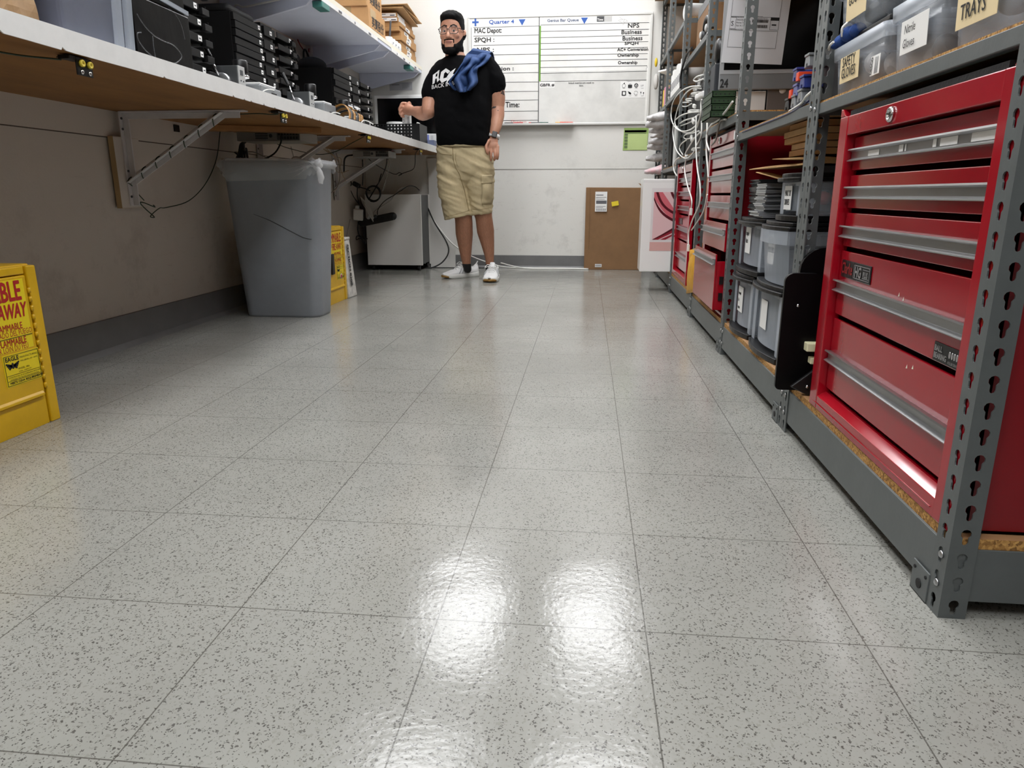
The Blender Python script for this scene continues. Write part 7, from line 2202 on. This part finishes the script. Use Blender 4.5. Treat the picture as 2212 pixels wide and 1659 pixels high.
cu = text('BACK IN BLACK', (0, 0, 0), (1, 0, 0), (0, 1, 0), 1.0, PRW, shirt, 'print_lettering', bold=.012, lift=0)
xs = [v.co.x for v in cu.data.vertices]; ys = [v.co.y for v in cu.data.vertices]
W0, H0 = max(xs), max(ys)
for v in cu.data.vertices:
    fx_, fy_ = v.co.x / W0 * 1.88, v.co.y / H0
    h_ = on_shirt(*z6(592 + 293 * fx_ + 0, 668 - 36 * fx_ * 1.6 - 62 * fy_), .004)
    v.co = h_ if h_ is not None else V((-.8, 5.2, 1.3))

# --- shorts
so = MB()
WS = [(306, 950, 1057, .148), (318, 946, 1059, .156), (335, 944, 1065, .162), (355, 944, 1067, .16), (372, 945, 1067, .15), (388, 955, 1058, .12), (402, 980, 1034, .07)]
so.rings([span(v, a, b_, d, 5.245) for v, a, b_, d in WS])
def legring(v0, v1, u0, u1, b, y):
    p, q = px(u0, v0, y), px(u1, v1, y)
    r = ell((p + q) / 2, (q.x - p.x) / 2, b)
    c = (p + q) / 2
    for k in r: k.z = c.z + (q.z - p.z) * (k.x - c.x) / max(1e-6, q.x - p.x)
    return r
so.rings([legring(*a) for a in ((350, 350, 945, 1008, .14, 5.24), (385, 385, 946, 1011, .135, 5.235), (415, 412, 949, 1013, .125, 5.23), (445, 440, 954.5, 1017, .115, 5.225), (476, 464, 960, 1021, .108, 5.22))])
so.rings([legring(*a) for a in ((350, 350, 1000, 1066, .14, 5.25), (385, 385, 1004, 1067, .135, 5.25), (415, 415, 1009, 1066, .122, 5.25), (440, 440, 1013, 1065, .112, 5.25), (463, 460, 1015.5, 1062, .102, 5.25))])
fuse(so.bm)
kme = remesh(so, .007, 3)
def short_w(c):
    q = V((c.x * 6 + c.z * 3, c.y * 4, c.z * 22 + c.x * 9))
    return .010 * noise.noise(q) + .006 * noise.noise(q * 1.9 + V((5, 0, 0))) + .0045 * (1 - abs(noise.noise(q * 1.4 + V((0, 9, 0))))) ** 3
wrinkle(kme, short_w)
shorts = link('shorts', kme, KHAKI, man)
kbv = BVHTree.FromPolygons([v.co.copy() for v in kme.vertices], [tuple(p.vertices) for p in kme.polygons])
def on_shorts(u, v, lift):
    d = ray(u, v).normalized(); h, nn, i, t = kbv.ray_cast(O, d)
    return h - d * lift if h is not None else px(u, v, 5.1)
STI = M('khaki_seam', (140, 122, 84), .9)
def patch(name, u0, v0, u1, v1, lift, mat=KHAKI, n=8, bulge=.0):
    m = MB()
    g = [[on_shorts(u0 + (u1 - u0) * i / n, v0 + (v1 - v0) * j / n, lift + bulge * math.sin(PI * i / n) * math.sin(PI * j / n) + .004 * noise.noise(V((i * .8, j * .8, 3)))) for i in range(n + 1)] for j in range(n + 1)]
    vs = [[m.bm.verts.new(p) for p in r] for r in g]
    for j in range(n):
        for i in range(n):
            f = m.bm.faces.new([vs[j][i], vs[j][i + 1], vs[j + 1][i + 1], vs[j + 1][i]]); f.smooth = True
    return m.build(name, mat, shorts, solid=.005)
patch('cargo_pocket', 1041, 385, 1063, 440, .012, KHAKI, 10, .012)
patch('pocket_flap', 1040, 378, 1064, 396, .022)
def seam(pts, lift=.0025, r=.0013):
    m = MB(); m.tube([on_shorts(u, v, lift) for u, v in [(a + (c - a) * k / 8, b_ + (d - b_) * k / 8) for (a, b_), (c, d) in zip(pts, pts[1:]) for k in range(9)]], r, 5); return m.build('seam', STI, shorts)
seam([(978, 318), (979, 345), (984, 362), (992, 375), (1003, 410), (1013, 455)], .003, .0018)
seam([(985, 330), (984, 345), (988, 358)]); seam([(950, 332), (976, 335)]); seam([(1048, 318), (1062, 345)])
seam([(962, 468), (985, 463), (1012, 455)], .002, .0010); seam([(1018, 452), (1040, 452), (1060, 449)], .002, .0010)
mb = MB(); wbnd = [px(1002 + 57 * math.cos(t), 316, 5.245) + V((0, .168 * math.sin(t), 0)) for t in [2 * PI * k / 40 for k in range(40)]]
mb.rings([[p + V((0, 0, -.012)) for p in wbnd], [p + V((0, 0, .012)) for p in wbnd]], cap=False); mb.build('waistband', KHAKI, shorts, solid=.004)

# --- blue top draped over the shoulder
JER = M('blue_jersey', (28, 60, 108), .8, var=.25, vscale=14, bump=.12, bscale=180)
edgeL = [(1215, 62), (1160, 110), (1110, 190), (1040, 300), (960, 420), (862, 556), (905, 640), (985, 690)]
edgeR = [(1500, 118), (1520, 150), (1470, 220), (1390, 290), (1310, 340), (1292, 420), (1302, 560), (1205, 668)]
mb = MB()
NT, NS = 56, 36
EL, ER = smoothpath([V((a, b_, 0)) for a, b_ in edgeL], 8), smoothpath([V((a, b_, 0)) for a, b_ in edgeR], 8)
rows = []
top_y = 5.2
for j in range(NT + 1):
    t = j / NT
    a = EL[int(t * (len(EL) - 1))]; b_ = ER[int(t * (len(ER) - 1))]
    row = []
    for i in range(NS + 1):
        s = i / NS
        p = a.lerp(b_, s)
        sagv = 40 * math.sin(PI * s) * max(0, t - .75) * 4
        uv = z6(p.x, p.y + sagv)
        fold = .022 * math.sin(s * 13 + t * 3.5) * (.35 + t) + .014 * math.sin(s * 25 - t * 7) * (.2 + t) + .022 * noise.noise(V((s * 5, t * 6, 1))) + .02 * max(0, math.sin(t * 19 + s * 4)) * sst(.7, .9, t)
        h_ = on_shirt(uv[0], uv[1], .020 + .022 * t * math.sin(PI * s) + fold * 1.25)
        if h_ is None: h_ = px(uv[0], uv[1], top_y)
        row.append(h_)
    top_y = row[NS // 2].y
    rows.append(row)
# back part over the shoulder
first = rows[0]
back = []
for k in range(7, 0, -1):
    f = k / 7
    back.append([p + V((.02 * f, .26 * f, .035 * math.sin(PI * f * .9) - .20 * f * f * f)) for p in first])
rows = back + rows
vs = [[mb.bm.verts.new(p) for p in r] for r in rows]
for j in range(len(vs) - 1):
    for i in range(NS):
        f = mb.bm.faces.new([vs[j][i], vs[j][i + 1], vs[j + 1][i + 1], vs[j + 1][i]]); f.smooth = True
jo = mb.build('draped_top', JER, None, solid=.006)
for v in jo.data.vertices: pass
tag(jo, 'crumpled blue top draped over the left shoulder of the man', 'clothing')

# --- watch, socks and shoes
wd = (F2[-1] - F2[-2]).normalized()
wc = px(1067, 294.5, 5.205)
wt_ = MB()
x_ = V((1, 0, 0)); x_ = (x_ - wd * x_.dot(wd)).normalized(); y_ = wd.cross(x_)
for rr2, dz_ in ((1, 0),):
    wt_.rings([[wc + wd * o_ + x_ * (r_ * 1.08 * math.cos(t)) + y_ * (r_ * math.sin(t)) for t in [2 * PI * k / 28 for k in range(28)]] for o_, r_ in ((-.012, .034), (-.012, .0368), (.012, .0368), (.012, .034))], cap=False, closed=True)
wo = wt_.build('watch_band', M('white_watch_band', (226, 226, 224), .45), man)
fd = (O - wc); fd = (fd - wd * fd.dot(wd)).normalized(); sd = wd.cross(fd)
mb = MB(); m4 = Matrix((sd, wd, fd)).transposed().to_4x4(); m4.translation = wc + fd * .0385
mb.box(-.018, .018, -.021, .021, -.006, .006, 0, m4); mb.build('watch_case', BLACKP, wo, bev=.004, seg=3)
xm = (LEG1[-1].x + LEG2[-1].x) / 2
for sd_ in (-1, 1):
    shell('sock', BLACKM, lambda co, n: sst(.112, .103, co.z) if (co.x - xm) * sd_ > 0 and co.z < .2 else 0, lambda co, n, w: co + n * (.0025 * w))
def shoe(heel, toe, label, ankle):
    heel, toe = V(heel), V(toe)
    d = (toe - heel); L_ = d.length; d.normalize(); s = V((-d.y, d.x, 0))
    def q(f, a, z): return heel + d * (L_ * f) + s * a + V((0, 0, z))
    half = lambda f: (.037 + .010 * math.sin(PI * f) + .010 * sst(.40, .72, f)) * (1 if f < .84 else math.sqrt(max(.006, 1 - ((f - .84) / .163) ** 2)))
    FS = [0, .02, .06, .14, .25, .38, .5, .62, .74, .84, .90, .94, .97, .99, 1.0]
    def hw(f): return max(.004, (half(f) if f > .05 else half(.05) * math.sqrt(max(.02, f / .05))))
    sole = MB()
    rg = []
    for f in FS:
        w_ = hw(f) + .004; lift = .012 * sst(.8, 1.0, f) + .003 * sst(.06, 0, f); top = .030 + .008 * sst(.3, 0, f)
        rg.append([q(f, -w_ * .92, lift), q(f, w_ * .92, lift), q(f, w_, .5 * (lift + top)), q(f, w_ * .97, top + lift * .4), q(f, -w_ * .97, top + lift * .4), q(f, -w_, .5 * (lift + top))])
    sole.rings(rg); so_ = sole.build('sole', M('white_foam_sole', (222, 222, 218), .5), man, bev=.003)
    up = MB(); rg = []
    for f in FS:
        w_ = hw(f) * .97
        h = .066 + .038 * sst(.62, .42, f) - .030 * sst(.36, .22, f) + .020 * sst(.16, .06, f) if f < .62 else .066 - .024 * sst(.62, .98, f)
        h = max(h, .034)
        ring = []
        for k in range(16):
            t = PI * k / 15
            ring.append(q(f, w_ * math.cos(t) * (1 - .42 * sst(.5, 1, math.sin(t)) * (1 if f < .6 else .3)), .026 + (h - .026) * math.sin(t) ** .72))
        rg.append(ring)
    up.rings(rg); uo = up.build('shoe_upper', SHOEW, man)
    m = MB(); m.tube(smoothpath([q(.42, 0, .088), q(.375, 0, .112), q(.36, 0, .126)]), [.025 * (1 - .3 * k / 12) for k in range(13)], 14); m.build('tongue', SHOEW, uo)
    m = MB()
    for k in range(4):
        f = .44 + .062 * k; z = .104 - .013 * k
        m.tube(smoothpath([q(f, -.030, z - .014), q(f + .01, -.012, z + .004), q(f + .012, .012, z + .004), q(f, .030, z - .014)]), .0032, 6)
    m.tube(smoothpath([q(.42, -.005, .108), q(.46, -.035, .112), q(.50, -.05, .095), q(.45, -.03, .10), q(.42, 0, .110)]), .0026, 6)
    m.tube(smoothpath([q(.42, .005, .108), q(.47, .035, .112), q(.52, .048, .09), q(.46, .03, .10), q(.42, 0, .110)]), .0026, 6)
    m.build('laces', PAPER, uo)
    m = MB(); m.tube(smoothpath([q(.06, -.008, .082), q(.01, -.004, .104), q(.0, .0, .112), q(.03, .004, .100), q(.07, .008, .082)]), .004, 6); m.build('heel_loop', SHOEW, uo)
    m = MB(); rg = []
    for f, k_ in ((.915, 1), (.945, 1), (.97, 1), (.988, 1), (1.0, 1.05), (1.008, .6)):
        w_ = (hw(min(f, 1.0)) + .0052) * k_; lf = .012 * sst(.8, 1.0, f) - .0015
        rg.append([q(f, -w_ * .93, lf), q(f, w_ * .93, lf), q(f, w_, lf + .007), q(f, w_ * .99, lf + .013 + .003 * sst(.9, 1, f)), q(f, -w_ * .99, lf + .013 + .003 * sst(.9, 1, f)), q(f, -w_, lf + .007)])
    m.rings(rg); m.build('gum_toe', M('gum_rubber', (146, 110, 54), .6), so_)
    st = M('grey_shoe_stripe', (176, 178, 180), .6)
    for k in range(3):
        m = MB()
        for sgn in (-1, 1):
            f = .46 + .085 * k
            m.tube([q(f, sgn * (hw(f) * .99), .036), q(f - .05, sgn * (hw(f) * .88), .066 - .004 * k), q(f - .075, sgn * (hw(f) * .70), .083 - .006 * k)], .0034, 5)
        m.build('side_stripe', st, uo)
hl, tl = atZ(1032, 596, 0), atZ(956, 602, 0)
shoe((hl.x, hl.y, 0), (tl.x, tl.y, 0), '', (LEG1[-1].x, LEG1[-1].y, 0))
tr2 = atZ(1057, 611, 0)
shoe((tr2.x + .000, tr2.y + .285, 0), (tr2.x, tr2.y, 0), '', (LEG2[-1].x, LEG2[-1].y, 0))
